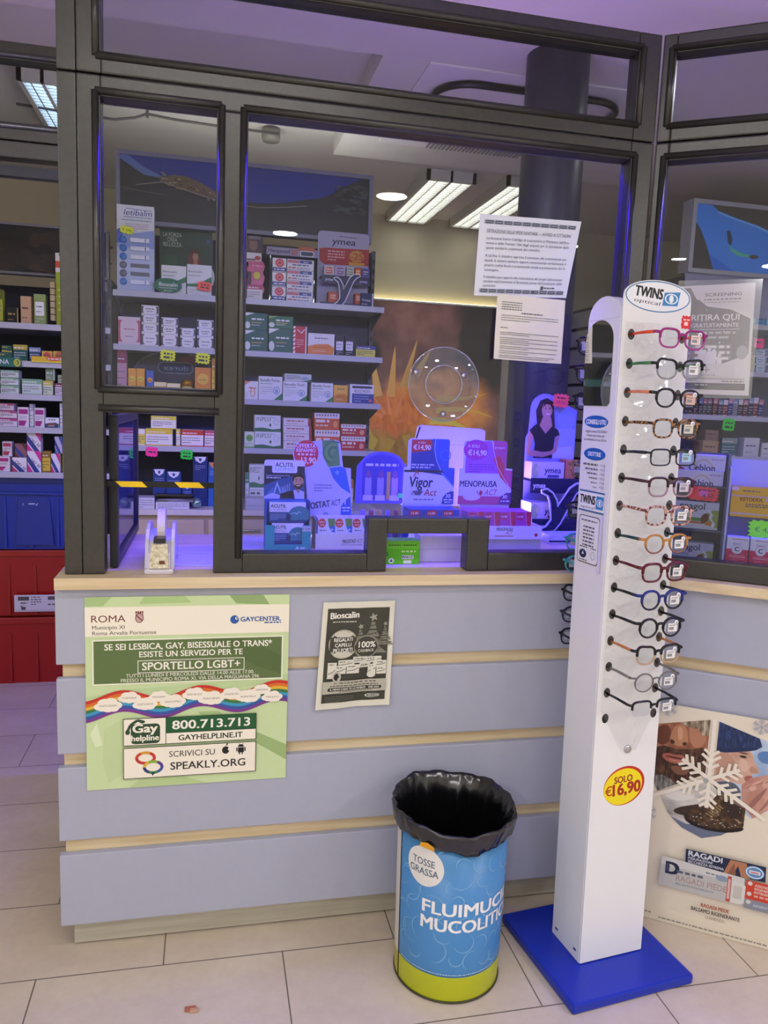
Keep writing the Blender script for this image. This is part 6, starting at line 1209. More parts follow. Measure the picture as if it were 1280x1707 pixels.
def ket(g):
    g.rect(0, 46, 340, 56, 'c8a0a0'); g.ell(20, 10, 22, 12, 'd8b8c8', 12); g.text('KETODOL', 110, 78, 20, '7a2a2a', 'c', w=120, bold=.04); g.text('FAST', 230, 78, 20, 'b8b8d8', 'c', w=90); g.dashes(60, 150, 24, 7, '5a5a7a', 1, 1); g.para(80, 230, 100, 12, 2, 6, '5a4a6a', 3, .8); g.rect(0, 148, 340, 158, 'c0a8a8'); g.ell(280, 18, 36, 14, 'e0dcf0', 14)
rbox('painkiller_carton', 'wide yellow carton standing on the upper tier of the violet stand', 0.258, 0.42, 0.152, 0.20, 1.1655, 1.248, '#d8a81e', ket, 340)
t = rthing('price_tag', 'green price star below the wide yellow carton', 'price tag', 'fluorescent price stars')
a = MB(); a.prism(starp(0.09, 0.052), (0.352, 0.1435, 1.137), (1, 0, .04), (-0.04, 0, 1), (0, 1, 0), 0.001, M('#8aff3a')); g = wall_art(a, .307, .397, 1.111, 1.163, .1435, 90, 52); g.text('€ 4,90', 46, 34, 13, '2a6a5a', 'c', w=56); a.build('star', t)
def cc(g):
    g.rect(0, 150, 250, 300, 'c01a5a'); g.dashes(60, 230, 32, 10, 'b02a5a', 1, 1); g.text('SuperC', 120, 88, 24, '5a4a8a', 'c', w=110, ital=.25); g.ell(120, 150, 62, 62, 'd0ccee', 24); g.ring(120, 150, 62, 62, 5, '8a80b8', 24); g.text('C', 120, 174, 52, '2a2050', 'c', bold=.05); g.dashes(50, 210, 232, 9, 'e8a0c8', 2, 1); g.line([(40, 246), (220, 246)], 7, 'e8b0d0'); g.para(60, 210, 274, 14, 2, 7, 'e070b0', 4)
for k, p in enumerate(('left one of the row', 'second of the row', 'cut by the picture edge')):
    x = 0.2575 + k * 0.059
    rbox('vitamin_carton', f'upright white and magenta vitamin carton, {p}, right pane', x, x + 0.056, 0.115, 0.15, 1.0305, 1.113, '#d0ccf0', cc, 250, 'upright vitamin cartons')

# ------------------------------------------------------------------ posters on the counter front
a = MB(); x0, x1, z0, z1, Y = 0.064, 0.556, 0.455, 0.9485, 0.022
a.box((x0, Y, z0), (x1, Y + 0.0015, z1), M('#c9dca6', 0.35)); g = wall_art(a, x0, x1, z0, z1, Y, 1180, 1180)
for P, c in (([(0, 0), (150, 0), (100, 55), (0, 55)], 'a9c486'), ([(330, 0), (560, 0), (600, 40), (300, 45)], 'aecb88'), ([(820, 0), (1020, 0), (1060, 60), (860, 50)], '93ae72'), ([(20, 830), (60, 760), (90, 900), (50, 910)], 'dceabf'), ([(980, 860), (1180, 960), (1180, 1060), (980, 930)], '9cb778'), ([(640, 720), (760, 720), (860, 800), (700, 790)], 'a9c486'), ([(100, 800), (220, 740), (220, 1080), (120, 1140), (90, 1000)], 'c2d69e'), ([(300, 1130), (520, 1110), (700, 1180), (240, 1180)], 'b7ce92'), ([(0, 600), (300, 560), (700, 540), (1180, 500), (1180, 540), (0, 700)], 'bcd39a')): g.poly(P, c)
g.rect(0, 60, 1180, 235, 'f3ecd6')
g.text('ROMA', 130, 150, 40, '6a2228', 'c', w=190); g.poly([(280, 105), (326, 105), (326, 140), (303, 158), (280, 140)], 'c8a8a0'); g.frame(279, 104, 327, 106, 2, '6a2228'); g.line([(285, 112), (318, 144)], 6, '6a2228'); g.ring(303, 128, 24, 30, 4, '6a2228', 16)
for k in range(4): g.ell(285 + k * 12, 94, 5, 8, '6a2228', 8)
g.text('Municipio XI', 40, 192, 22, '5a5252', 'l', w=180); g.text('Roma Arvalia Portuense', 40, 226, 22, '5a5252', 'l', w=358)
g.ell(852, 150, 26, 26, '2a5aa0', 20); g.ell(864, 142, 9, 9, 'f3ecd6', 14); g.ell(866, 141, 5, 5, '2a5aa0', 10); g.poly([(828, 140), (846, 122), (850, 134)], '2a5aa0'); g.text('GAYCENTER.', 888, 162, 27, '2a5aa0', 'l', w=242, bold=.045); g.dashes(1030, 1130, 176, 8, '2a5aa0', 2, 1)
g.rect(38, 255, 1146, 530, 'eef0d8'); g.rect(46, 263, 1138, 522, '5f7343'); g.poly([(700, 263), (900, 263), (1138, 380), (1138, 500), (980, 440)], '566a3c')
g.text('SE SEI LESBICA, GAY, BISESSUALE O TRANS*', 592, 318, 36, 'f2efe0', 'c', w=970, bold=.03); g.text('ESISTE UN SERVIZIO PER TE', 602, 366, 34, 'f2efe0', 'c', w=600, bold=.03)
g.frame(292, 386, 914, 464, 4, 'f2efe0'); g.text('SPORTELLO LGBT+', 603, 446, 46, 'f2efe0', 'c', w=570, bold=.03)
g.text('TUTTI I LUNEDÌ E MERCOLEDÌ DALLE 14.00 ALLE 17.00,', 600, 488, 21, 'e6e6d2', 'c', w=748, bold=.01); g.text('PRESSO IL MUNICIPIO ROMA XI, VIA DELLA MAGLIANA 296', 600, 516, 21, 'e6e6d2', 'c', w=806, bold=.01)
cols = ['c8352a', 'd9702a', 'e3b53a', '3f7a44', '3f9ac0', '3a55a0', '7a3a8a']
def wv(x): return 600 - 28 * math.sin((x - 120) / 1180 * 2 * math.pi * 2.6 + 0.4) - (x / 1180) * 34 + 10
N_ = 60
for i, c in enumerate(cols):
    for k in range(N_):
        xa, xb = 1180 * k / N_, 1180 * (k + 1) / N_
        g.mb.face([g.p(xa, wv(xa) + (i + 1) * 19 - 12), g.p(xb, wv(xb) + (i + 1) * 19 - 12), g.p(xb, wv(xb) + i * 19 - 12), g.p(xa, wv(xa) + i * 19 - 12)], c)
g.lay += 1
for x, y, s, w1 in ((125, 655, 1.1, 'PONTE GALERIA'), (245, 612, .9, 'CORVIALE'), (335, 655, 1.0, 'CASETTA MATTEI'), (415, 612, .85, 'MAGLIANA'), (495, 645, 1.05, 'BORGATA PETRELLI'), (620, 605, 1.0, 'PIANA DEL SOLE'), (720, 635, 1.1, 'PORTUENSE'), (840, 612, .95, 'COLLE DEL SOLE'), (940, 632, 1.05, 'MURATELLA'), (1020, 592, .8, 'MARCONI'), (1085, 640, .9, 'TRULLO')):
    for dx, dy, r in ((-46, 6, 24), (-20, -14, 30), (14, -18, 30), (42, 0, 26), (0, 10, 34), (-30, 14, 22), (28, 16, 24)): g.ell(x + dx * s, y + dy * s, r * s * 1.15, r * s * .82, 'f2ead8', 14)
    g.text(w1, x, y + 6, 10, '5a5048', 'c', w=88 * s)
g.rect(208, 740, 992, 910, '2c3a24'); g.rect(212, 744, 452, 906, 'f3ecd8'); g.rect(456, 744, 988, 838, '1f5a30'); g.rect(456, 842, 988, 906, 'f3ecd8')
g.text('800.713.713', 722, 818, 52, 'f3efe2', 'c', w=460, bold=.04); g.text('GAYHELPLINE.IT', 718, 890, 33, '2a3a2a', 'c', w=380, bold=.04)
g.line([(232, 820), (250, 780), (290, 752), (320, 760)], 16, '274a30'); g.ell(234, 824, 14, 16, '274a30', 12); g.ell(318, 762, 16, 10, '274a30', 12)
g.rrect(252, 776, 420, 900, 24, '274a30'); g.text('Gay', 334, 828, 50, 'f3ecd8', 'c', w=140, bold=.06); g.text('helpline', 334, 880, 34, 'f3ecd8', 'c', w=158, bold=.05)
g.rect(208, 922, 992, 1118, '2c2c28'); g.rect(212, 926, 988, 1114, 'f3ecd8')
for k, c in enumerate(('c8352a', 'd9702a', 'c0a030', '3f8a44', '3a55a0', '7a3a8a')):
    a0 = k * 60; g.ring(336, 990, 60, 42, 18, ['c8352a', 'c8352a', 'b8302a', 'c8452a', 'd9a03a', 'c8352a'][k], 8, a0, a0 + 60); g.ring(380, 1050, 60, 44, 18, ['3a55a0', '3f8a44', '2a3a7a', 'd9b53a', '8ab03a', '5a3a8a'][k], 8, a0, a0 + 60)
g.poly([(368, 1084), (392, 1084), (376, 1106)], '2a2a5a')
g.text('SCRIVICI SU', 608, 992, 36, '2c2c2c', 'c', w=270); g.text('SPEAKLY.ORG', 704, 1074, 46, '2c2c2c', 'c', w=446, bold=.02)
g.ell(808, 968, 22, 24, '1c1c1c', 18); g.ell(830, 964, 9, 10, 'f3ecd8', 10); g.poly([(808, 940), (814, 926), (822, 924), (818, 938)], '1c1c1c')
g.rect(882, 956, 918, 988, '1c1c1c'); g.ell(900, 952, 18, 16, '1c1c1c', 14, 180, 360); g.rect(872, 956, 879, 980, '1c1c1c'); g.rect(921, 956, 928, 980, '1c1c1c'); g.rect(888, 988, 895, 1000, '1c1c1c'); g.rect(905, 988, 912, 1000, '1c1c1c'); g.line([(888, 930), (892, 940)], 3, '1c1c1c'); g.line([(912, 930), (908, 940)], 3, '1c1c1c')
solo(a, 'poster', ((x0 + x1) / 2, Y, z0), 'square light green poster with rainbow band on the counter front', 'poster')

def pBio(g):
    g.rect(14, 18, 186, 290, '3f3f34')
    g.text('Bioscalin', 62, 46, 17, 'e8e6d8', 'c', w=78, bold=.05, rot=-2); g.dashes(30, 96, 58, 3, 'c8c6b4', 1, 1)
    for cx, cy, s in ((142, 60, 1.2), (108, 82, .85), (176, 74, .7)):
        for k in range(4):
            y = cy + k * 20 * s; w = (8 + k * 9) * s; g.poly([(cx - w * .5, y), (cx + w * .5, y), (cx + w, y + 16 * s), (cx - w, y + 16 * s)], '7d7c6c'); g.line([(cx - w, y + 12 * s), (cx + w * .8, y + 4 * s)], 2, '3f3f34')
            for q in range(3): g.ell(cx - w * .5 + q * w * .45, y + 8 * s, 2 * s, 2 * s, '55554a', 6)
        g.star(cx, cy - 12 * s, 11 * s, 11 * s, '9a998a', 5, .45)
    g.ring(62, 120, 40, 42, 6, 'a8a690', 28); g.ell(62, 92, 26, 10, 'c8c6b4', 14); g.ell(62, 150, 26, 9, 'c8c6b4', 14); g.rect(26, 100, 98, 142, '3f3f34')
    g.text('REGALATI', 62, 112, 10, 'e8e6d8', 'c', w=50, bold=.03, rot=-2); g.text('CAPELLI', 62, 127, 10, 'e8e6d8', 'c', w=44, bold=.03, rot=-2); g.text('PIÙ FORTI', 62, 143, 11, 'e8e6d8', 'c', w=52, bold=.03, rot=-2)
    g.ell(126, 130, 34, 34, '3f3f34', 24); g.ring(126, 130, 34, 34, 4, '8a8978', 28); g.text('100%', 128, 132, 17, 'e8e6d8', 'c', w=46, bold=.03); g.text('CASHBACK', 126, 145, 8, 'd8d6c8', 'c', w=44, bold=.02)
    for x, y, w, h in ((24, 172, 24, 46), (52, 166, 44, 20), (92, 158, 38, 18), (128, 160, 42, 18), (44, 182, 30, 24), (76, 180, 34, 26), (110, 176, 30, 14), (148, 172, 36, 20), (158, 190, 26, 22), (134, 182, 22, 30)):
        g.rect(x, y, x + w, y + h, 'd8d6c4'); g.dashes(x + 4, x + w - 4, y + 7, 2.6, '5a5a4c', int(x), .8); g.line([(x + 2, y + h * .7), (x + w * .6, y + h * .6), (x + w - 2, y + h * .4)], 2, '6a6a5a')
    g.ell(50, 214, 12, 16, 'b8b6a4', 14); g.ell(50, 214, 8, 11, '2a2a24', 12); g.ell(144, 212, 12, 10, 'd8d6c4', 12)
    g.rect(14, 226, 186, 262, 'b4b2a0'); g.dashes(44, 158, 234, 3.4, '5a5a4e', 7, 1); g.dashes(34, 164, 242, 3.4, '5a5a4e', 8, 1); g.rrect(28, 245, 174, 255, 4, '33332a'); g.text('IL MENO CARO TE LO RIMBORSIAMO NOI', 101, 252.5, 5, 'e8e6d8', 'c', w=132, bold=.03); g.dashes(60, 150, 259, 2, '5a5a4e', 9, 1)
    g.para(24, 100, 272, 5, 4, 2, '6a6a5c', 11); g.ell(150, 274, 20, 6, 'd8d6c8', 18); g.ell(152, 274, 18, 5, '3f3f34', 16); g.text('GIULIANI', 154, 277, 6, 'd8d6c8', 'c', w=30, bold=.03, ital=.2)
paper('flyer', 'crumpled black and white flyer with tree drawings on the counter front', [(0.643, 0.926), (0.832, 0.928), (0.826, 0.646), (0.628, 0.640)], 0.0205, pBio, 200, 308, M('#dcd9c6', 0.6), None, 0.007, 'flyer')

# --- winter poster leaning on the right counter
a = MB(); a.box((0.092, 0.012, 0.001), (0.96, 0.0165, 0.645), M('#e4dac6', 0.45)); g = wall_art(a, 0.052, 0.96, 0.001, 0.645, 0.012, 908, 644)
CX, CY = 217, 190      # hub of the round picture, R = 170
def arcpts(a0, a1, R=172, n=14): return [(CX + R * math.cos(math.radians(a0 + (a1 - a0) * i / n)), CY + R * .98 * math.sin(math.radians(a0 + (a1 - a0) * i / n))) for i in range(n + 1)]
def pm(name, stops, sc, st=(1, 1, 1), det=5):
    def f(nt, co, b): nt.links.new(ramp(nt, noise(nt, co, sc, det, st), stops), b.inputs['Base Color'])
    return textured(name, f, 0.45)
SKIN = pm('printed_skin', [(.3, '#7a4832'), (.5, '#9a6247'), (.7, '#b07a5c')], 22)
SKINL = pm('printed_fair_skin', [(.3, '#b58a74'), (.5, '#c8a08a'), (.7, '#d8b4a0')], 24)
HAND = pm('printed_hand', [(.3, '#b07c6c'), (.5, '#c69886'), (.7, '#d8ac9c')], 20, (1, 1, .5))
BEARD = pm('printed_beard', [(.35, '#2c1c14'), (.5, '#4a3022'), (.68, '#6e4a36')], 120, (1, 1, .35))
KNIT = pm('printed_knit', [(.35, '#16203c'), (.5, '#22335c'), (.65, '#33487a')], 90, (1.6, 1, .5))
FUR = pm('printed_fur', [(.35, '#3a3a3a'), (.5, '#6e6c68'), (.65, '#a09c94')], 110, (1.5, 1, .3))
HAIR = pm('printed_hair', [(.35, '#5a4836'), (.5, '#94846c'), (.65, '#cfc2aa')], 100, (1, 1, .25))
BOOT = pm('printed_boot', [(.3, '#241810'), (.5, '#46311e'), (.62, '#5e452c'), (.74, '#c0b4a4')], 75)
SNOW = pm('printed_snow', [(.3, '#8a8884'), (.5, '#c0bcb6'), (.7, '#e0dcd4')], 18, (.6, 1, 1.6))
SKY = pm('printed_winter_sky', [(.35, '#8fa8c8'), (.5, '#b8cbdc'), (.65, '#dfe8ee')], 9)
# photo one: lower half of a bearded face
g.poly([(70, 62), (206, 24), (206, 180), (88, 256), (76, 232), (68, 190)], SKIN)
g.blob([(72, 66), (104, 56), (112, 96), (96, 120), (72, 118)], '6a3c2a'); g.blob([(152, 44), (196, 34), (202, 92), (176, 116), (158, 94)], 'b27c5e')
g.blob([(116, 56), (146, 48), (156, 92), (150, 110), (132, 116), (112, 110), (106, 98)], 'b8825f'); g.blob([(124, 60), (138, 58), (142, 92), (130, 100)], 'cf9c7c', 2); g.blob([(108, 98), (120, 100), (122, 110), (110, 112)], '4a281c', 2); g.blob([(140, 102), (152, 98), (152, 108), (142, 112)], '4a281c', 2)
g.poly([(70, 132), (92, 120), (128, 124), (160, 118), (196, 106), (206, 122), (206, 180), (160, 210), (88, 256), (74, 226), (68, 180)], BEARD)
g.blob([(88, 148), (108, 138), (124, 142), (144, 137), (172, 150), (150, 164), (120, 168), (100, 162)], 'a8604e'); g.blob([(92, 149), (124, 147), (170, 150), (124, 153)], '4a2018', 2); g.blob([(104, 156), (126, 156), (152, 156), (126, 163)], 'c47e68', 2)
g.blob([(112, 176), (140, 170), (166, 174), (160, 194), (130, 198)], '7e5440')
g.poly([(70, 212), (96, 206), (120, 214), (134, 226), (88, 256), (76, 236)], FUR)
g.poly([(128, 46), (206, 24), (206, 70), (190, 72), (178, 56), (150, 54)], HAIR)
# photo two: profile with blue hat, warming hands
g.poly([(228, 24), (348, 56), (378, 120), (386, 180), (366, 250), (330, 280), (228, 206)], SKY); g.blob([(326, 88), (368, 80), (376, 116), (334, 120)], '5a80b4')
g.poly([(228, 88), (300, 82), (318, 100), (322, 116), (338, 144), (334, 150), (320, 154), (322, 162), (318, 168), (320, 178), (300, 190), (264, 186), (228, 196)], SKINL)
g.blob([(230, 112), (262, 104), (282, 140), (262, 176), (232, 184)], 'bb917b'); g.blob([(284, 116), (306, 118), (312, 146), (292, 156)], 'd8b6a2'); g.blob([(316, 128), (338, 145), (326, 151), (312, 150)], 'b88a74', 2)
g.poly([(228, 24), (330, 52), (338, 74), (322, 86), (290, 93), (228, 108)], KNIT); g.blob([(232, 98), (286, 88), (326, 76), (330, 84), (290, 98), (234, 112)], '1d2c52', 2)
g.blob([(282, 110), (296, 106), (306, 110), (296, 115)], '2e201c', 2); g.blob([(278, 102), (296, 97), (310, 102), (296, 102)], '4a342a', 2); g.blob([(302, 164), (320, 158), (324, 166), (320, 176), (304, 178)], 'a86058', 2)
g.blob([(228, 196), (276, 184), (300, 206), (298, 246), (264, 234), (228, 210)], '5e6474')
g.poly([(298, 190), (318, 166), (352, 150), (382, 146), (386, 180), (370, 244), (334, 278), (304, 246)], HAND)
for k in range(4): g.blob([(300 + k * 15, 204 - k * 10), (322 + k * 13, 176 - k * 6), (350 + k * 10, 160 - k * 2), (356 + k * 8, 170 - k * 2), (330 + k * 12, 192 - k * 5), (310 + k * 14, 214 - k * 9)], ['c09080', 'd4aa98', 'bc8c7a', 'd0a492'][k]); g.blob([(300 + k * 15, 206 - k * 10), (330 + k * 12, 176 - k * 5), (352 + k * 9, 164 - k * 2), (330 + k * 12, 180 - k * 5)], '8e5e52', 2)
g.blob([(316, 246), (340, 208), (364, 176), (350, 214), (326, 256)], '9c6c60', 2); g.blob([(340, 264), (360, 226), (378, 186), (368, 232)], 'a47466', 2)
# photo three: boot in snow
g.poly([(96, 264), (206, 200), (228, 216), (318, 284), (290, 322), (260, 346), (213, 366), (160, 348), (120, 312)], SNOW)
g.poly([(128, 322), (170, 334), (300, 312), (260, 346), (213, 366), (160, 348)], '667086'); g.blob([(98, 264), (140, 238), (196, 246), (150, 276)], 'dedad2')
g.blob([(130, 304), (150, 288), (190, 272), (212, 262), (212, 300), (150, 314)], '3a2b20')
g.blob([(158, 306), (164, 296), (178, 288), (200, 282), (220, 266), (234, 244), (244, 224), (262, 225), (298, 240), (315, 252), (313, 284), (314, 310), (300, 320), (240, 332), (190, 326), (166, 318)], BOOT, 1)
g.blob([(160, 312), (178, 322), (216, 331), (262, 328), (290, 318), (314, 308), (314, 318), (294, 328), (260, 338), (210, 340), (172, 330)], '1c1410', 1); g.blob([(226, 262), (240, 240), (256, 262), (252, 296), (226, 298)], '5e462c', 2); g.blob([(262, 240), (298, 248), (310, 262), (304, 290), (268, 286)], '33231a', 2); g.blob([(246, 226), (262, 226), (312, 250), (308, 256), (260, 236)], '7a6a58', 1)
for k in range(6): g.line([(216 + k * 6, 290 - k * 6), (234 + k * 5, 298 - k * 6)], 2, 'a89468')
for k in range(34): q = random.Random(k); g.ell(q.uniform(172, 306), q.uniform(256, 330), q.uniform(1, 2.6), q.uniform(.8, 1.8), 'cfc8be', 6)
# snowflake over the three photos
for k in range(6):
    an = math.radians(90 + 60 * k); ux, uy = math.cos(an), -math.sin(an)
    g.line([(CX, CY), (CX + ux * 84, CY + uy * 84)] if k % 2 else [(CX, CY), (CX + ux * 170, CY + uy * 170)], 10 if k % 2 else 11, 'e9e1cf')
    for q, l in ((30, 26), (50, 30), (68, 24)):
        for sg in (-1, 1):
            b = an + sg * math.radians(52); g.line([(CX + ux * q, CY + uy * q), (CX + ux * q + math.cos(b) * l, CY + uy * q - math.sin(b) * l)], 8, 'e9e1cf')
g.ell(CX - 8, CY + 6, 8, 7, 'a0a4a0', 6)
def flake(x, y, r, c):
    for k in range(6):
        an = math.radians(90 + 60 * k); ux, uy = math.cos(an), math.sin(an); g.line([(x, y), (x + ux * r, y + uy * r)], 2, c)
        for q in (.45, .7):
            for sg in (-1, 1): b = an + sg * .9; g.line([(x + ux * r * q, y + uy * r * q), (x + ux * r * q + math.cos(b) * r * .35, y + uy * r * q + math.sin(b) * r * .35)], 1.6, c)
for x, y, r in ((330, 18, 22), (372, 8, 26), (96, 6, 26), (66, 320, 26), (420, 60, 18)): flake(x, y, r, '9aa2b4')
# product
g.poly([(176, 402), (378, 402), (380, 446), (178, 446)], '1d2742'); g.text('RAGADI', 184, 420, 15, 'd8dce4', 'l', w=86, bold=.05); g.text('FISSURAZIONI', 184, 430, 7, 'd0d4de', 'l', w=62, bold=.03); g.text('SECCHEZZA ESTREMA', 184, 440, 7, 'd0d4de', 'l', w=92, bold=.03)
g.poly([(276, 446), (290, 404), (330, 404), (342, 446), (320, 446), (310, 416), (300, 446)], 'b07a58'); g.poly([(286, 446), (300, 410), (308, 446)], '8a5a40'); g.ell(352, 425, 24, 19, '5a8ab8', 20); g.ring(352, 425, 22, 17, 3, 'd8e4ee', 20); g.rrect(338, 420, 366, 430, 3, 'd8dce4'); g.rect(342, 424, 362, 427, 'c03a34')
g.poly([(116, 438), (330, 448), (332, 528), (112, 526)], 'bcbbb8'); g.poly([(116, 438), (330, 448), (330, 468), (115, 462)], 'd0cfcb'); g.text('D', 146, 486, 34, '1d2742', 'c', bold=.09); g.dashes(158, 226, 478, 7, '5a5f6c', 2, 1); g.text('RAGADI PIEDE', 158, 502, 17, 'a8887c', 'l', w=130); g.text('BALSAMO RIGENERANTE', 158, 514, 6, '6a6e78', 'l', w=98); g.ell(274, 464, 16, 9, '8a9ab0', 14); g.dashes(232, 262, 460, 4, '7a7e88', 5, 1)
g.rect(288, 452, 298, 526, 'c04a3a'); g.rect(290, 460, 296, 518, 'd8b8ae'); g.poly([(300, 464), (326, 462), (334, 470), (334, 520), (324, 526), (300, 526)], 'd8d6ce'); g.rrect(304, 474, 326, 512, 4, 'c4c2b8')
g.rect(334, 450, 520, 504, 'c8452e'); g.rect(334, 504, 520, 532, '8a8e9a'); g.text('AZIONE', 356, 464, 7, 'e8d4cc', 'l', w=32, bold=.03); g.text('RIGENERANTE', 356, 474, 7, 'e8d4cc', 'l', w=58, bold=.03); g.text('INTENSIVA', 356, 484, 7, 'e8d4cc', 'l', w=46, bold=.03); g.dashes(356, 420, 494, 5, 'e0b0a4', 3, 1); g.text('ARGENTO', 356, 522, 7, 'd8dce4', 'l', w=44)
for y in (458, 488, 512): g.ell(344, y, 6, 6, 'd8d0cc', 12)
g.text('RAGADI PIEDE', 264, 560, 10, 'a8402e', 'c', w=72, bold=.04); g.text('BALSAMO RIGENERANTE', 266, 577, 10.5, '3a3632', 'c', w=124, bold=.03); g.text('COSMETICO', 266, 592, 7.5, '5a554e', 'c', w=48)
g.text('RAGADI', 440, 560, 10, 'a8402e', 'c', w=60, bold=.04); g.text('CREMA', 440, 577, 10.5, '3a3632', 'c', w=60, bold=.03)
g.dashes(121, 400, 627, 4, '8a857a', 4, 1); g.dashes(44, 100, 618, 4, '8a857a', 9, 1)
for k in range(3): pass
o = a.build('poster'); o.matrix_world = RM; tag(o, 'cream winter poster with snowflake and photographs leaning on the right counter', 'poster')

# ------------------------------------------------------------------ waste bin
BX, BY = 0.963, -0.158
t = thing('waste_bin', 'round blue printed waste bin with lime base and black liner', 'waste bin', (BX, BY, 0))
Rb, Rt, Hh = 0.133, 0.139, 0.41
def rad(z): return Rb + (Rt - Rb) * z / Hh
a = MB(); a.lathe([(0.0, 0.004), (Rb - .006, 0.004), (Rb - .002, 0.0), (Rb, 0.006), (rad(.07), .07)], (BX, BY, 0), M('#b7bd1f', 0.35), 96); a.lathe([(rad(.07), .07), (Rt, Hh), (Rt - .004, Hh), (rad(.02) - .004, .012)], (BX, BY, 0), M('#4a88bd', 0.3), 96)
dr = part(a, 'drum', t)
a = MB(); a.tube([(BX + (Rb + .0005) * math.cos(2 * math.pi * k / 64), BY + (Rb + .0005) * math.sin(2 * math.pi * k / 64), 0.004) for k in range(64)], 0.003, M('#3a3a22', 0.4), 6, closed=True); part(a, 'foot_ring', dr)
# print wrapped on the drum: angle measured from the side facing the camera
A0 = math.atan2(-1.91 - BY, 0.355 - BX)
class Drum(Art):
    def p(s, x, y):      # x in degrees to the viewer's right, y in mm of height
        an = A0 + math.radians(x); z = y / 1000; r = rad(z) + 0.0005 + s.lay * 4e-5
        return Vector((BX + r * math.cos(an), BY + r * math.sin(an), z))
a = MB(); g = Drum(a, (0, 0, 0), (1, 0, 0), (0, 0, -1), 1, 1, 1, 1)
rr = random.Random(21); dx = 180 / math.pi / 137
placed = []
for k in range(900):
    x = rr.uniform(-178, 178); y = rr.uniform(104, 400); R = rr.uniform(14, 32)
    if y - R < 84 or y + R > 402 or any(abs(x - px) * 2.39 < 30 and abs(y - py) < 30 for px, py in placed): continue
    placed.append((x, y)); a0 = rr.uniform(0, 360); sp = rr.uniform(150, 260); n = 16; w = 2.8
    for i in range(n):
        q0 = math.radians(a0 + sp * i / n); q1 = math.radians(a0 + sp * (i + 1) / n); w0 = w * math.sin(math.pi * i / n) + .3; w1 = w * math.sin(math.pi * (i + 1) / n) + .3
        a.face([g.p(x + (R + sg * ww / 2) * math.cos(q) * dx, y + (R + sg * ww / 2) * math.sin(q)) for sg, ww, q in ((-1, w0, q0), (1, w0, q0), (1, w1, q1), (-1, w1, q1))], '7aaed6')
g.lay = 3
def strip(x0, x1, y0, y1, c, n=8):
    for i in range(n):
        xa = x0 + (x1 - x0) * i / n; xb = x0 + (x1 - x0) * (i + 1) / n; a.face([g.p(xa, y0), g.p(xb, y0), g.p(xb, y1), g.p(xa, y1)], c)
    g.lay += 1
strip(-110, -64, 8, 70, 'b0a83a', 14); strip(-110, -64, 68, 408, 'd6d2ca', 14); strip(-64, -61.6, 8, 408, '1c1c22', 2); strip(-61, 180, 71, 74, '2f6f9c', 80)
ccx, ccy = -27, 346
for ri in range(8):
    for k in range(36):
        a.face([g.p(ccx + 50 * q / 8 * math.cos(2 * math.pi * kk / 36) * dx, ccy + 50 * q / 8 * math.sin(2 * math.pi * kk / 36)) for q, kk in ((ri + .001, k), (ri + 1, k), (ri + 1, k + 1), (ri + .001, k + 1))], 'e6e4dc')
g.lay += 4
def dtext(s, x, y, h, c, w=None, bold=0.0):
    """lettering around the drum, x in degrees at its left end"""
    global CAP
    vs, fs = glyphs(s, 0.0, 0); x0 = min(q[0] for q in vs); x1 = max(q[0] for q in vs); k = h / CAP; kx = w / (x1 - x0) if w else k
    b = bold * h * .9
    for ex, ey in ((-b, -b * .5), (b, -b * .5), (-b, b * .5), (b, b * .5)): a.raw([g.p(x + ((q[0] - x0) * kx + ex) * dx, y + q[1] * k + ey) for q in vs], fs, c); g.lay += .25
    g.lay += 3
dtext('TOSSE', ccx - 33 * dx, 349, 17, '5a6a80', 60, .02); dtext('GRASSA', ccx - 41 * dx, 325, 17, '5a6a80', 78, .02)
dtext('FLUIMUCIL', -27, 233, 31, 'f0f0ec', 258, .05); dtext('MUCOLITICO', -28, 191, 31, 'f0f0ec', 286, .05)
xx = -55
while xx < 60:
    q = xx + rr.uniform(1, 2.6); a.face([g.p(xx, 76), g.p(q, 76), g.p(q, 79), g.p(xx, 79)], 'b8d0e4'); xx = q + .8
part(a, 'printed_wrap', dr)
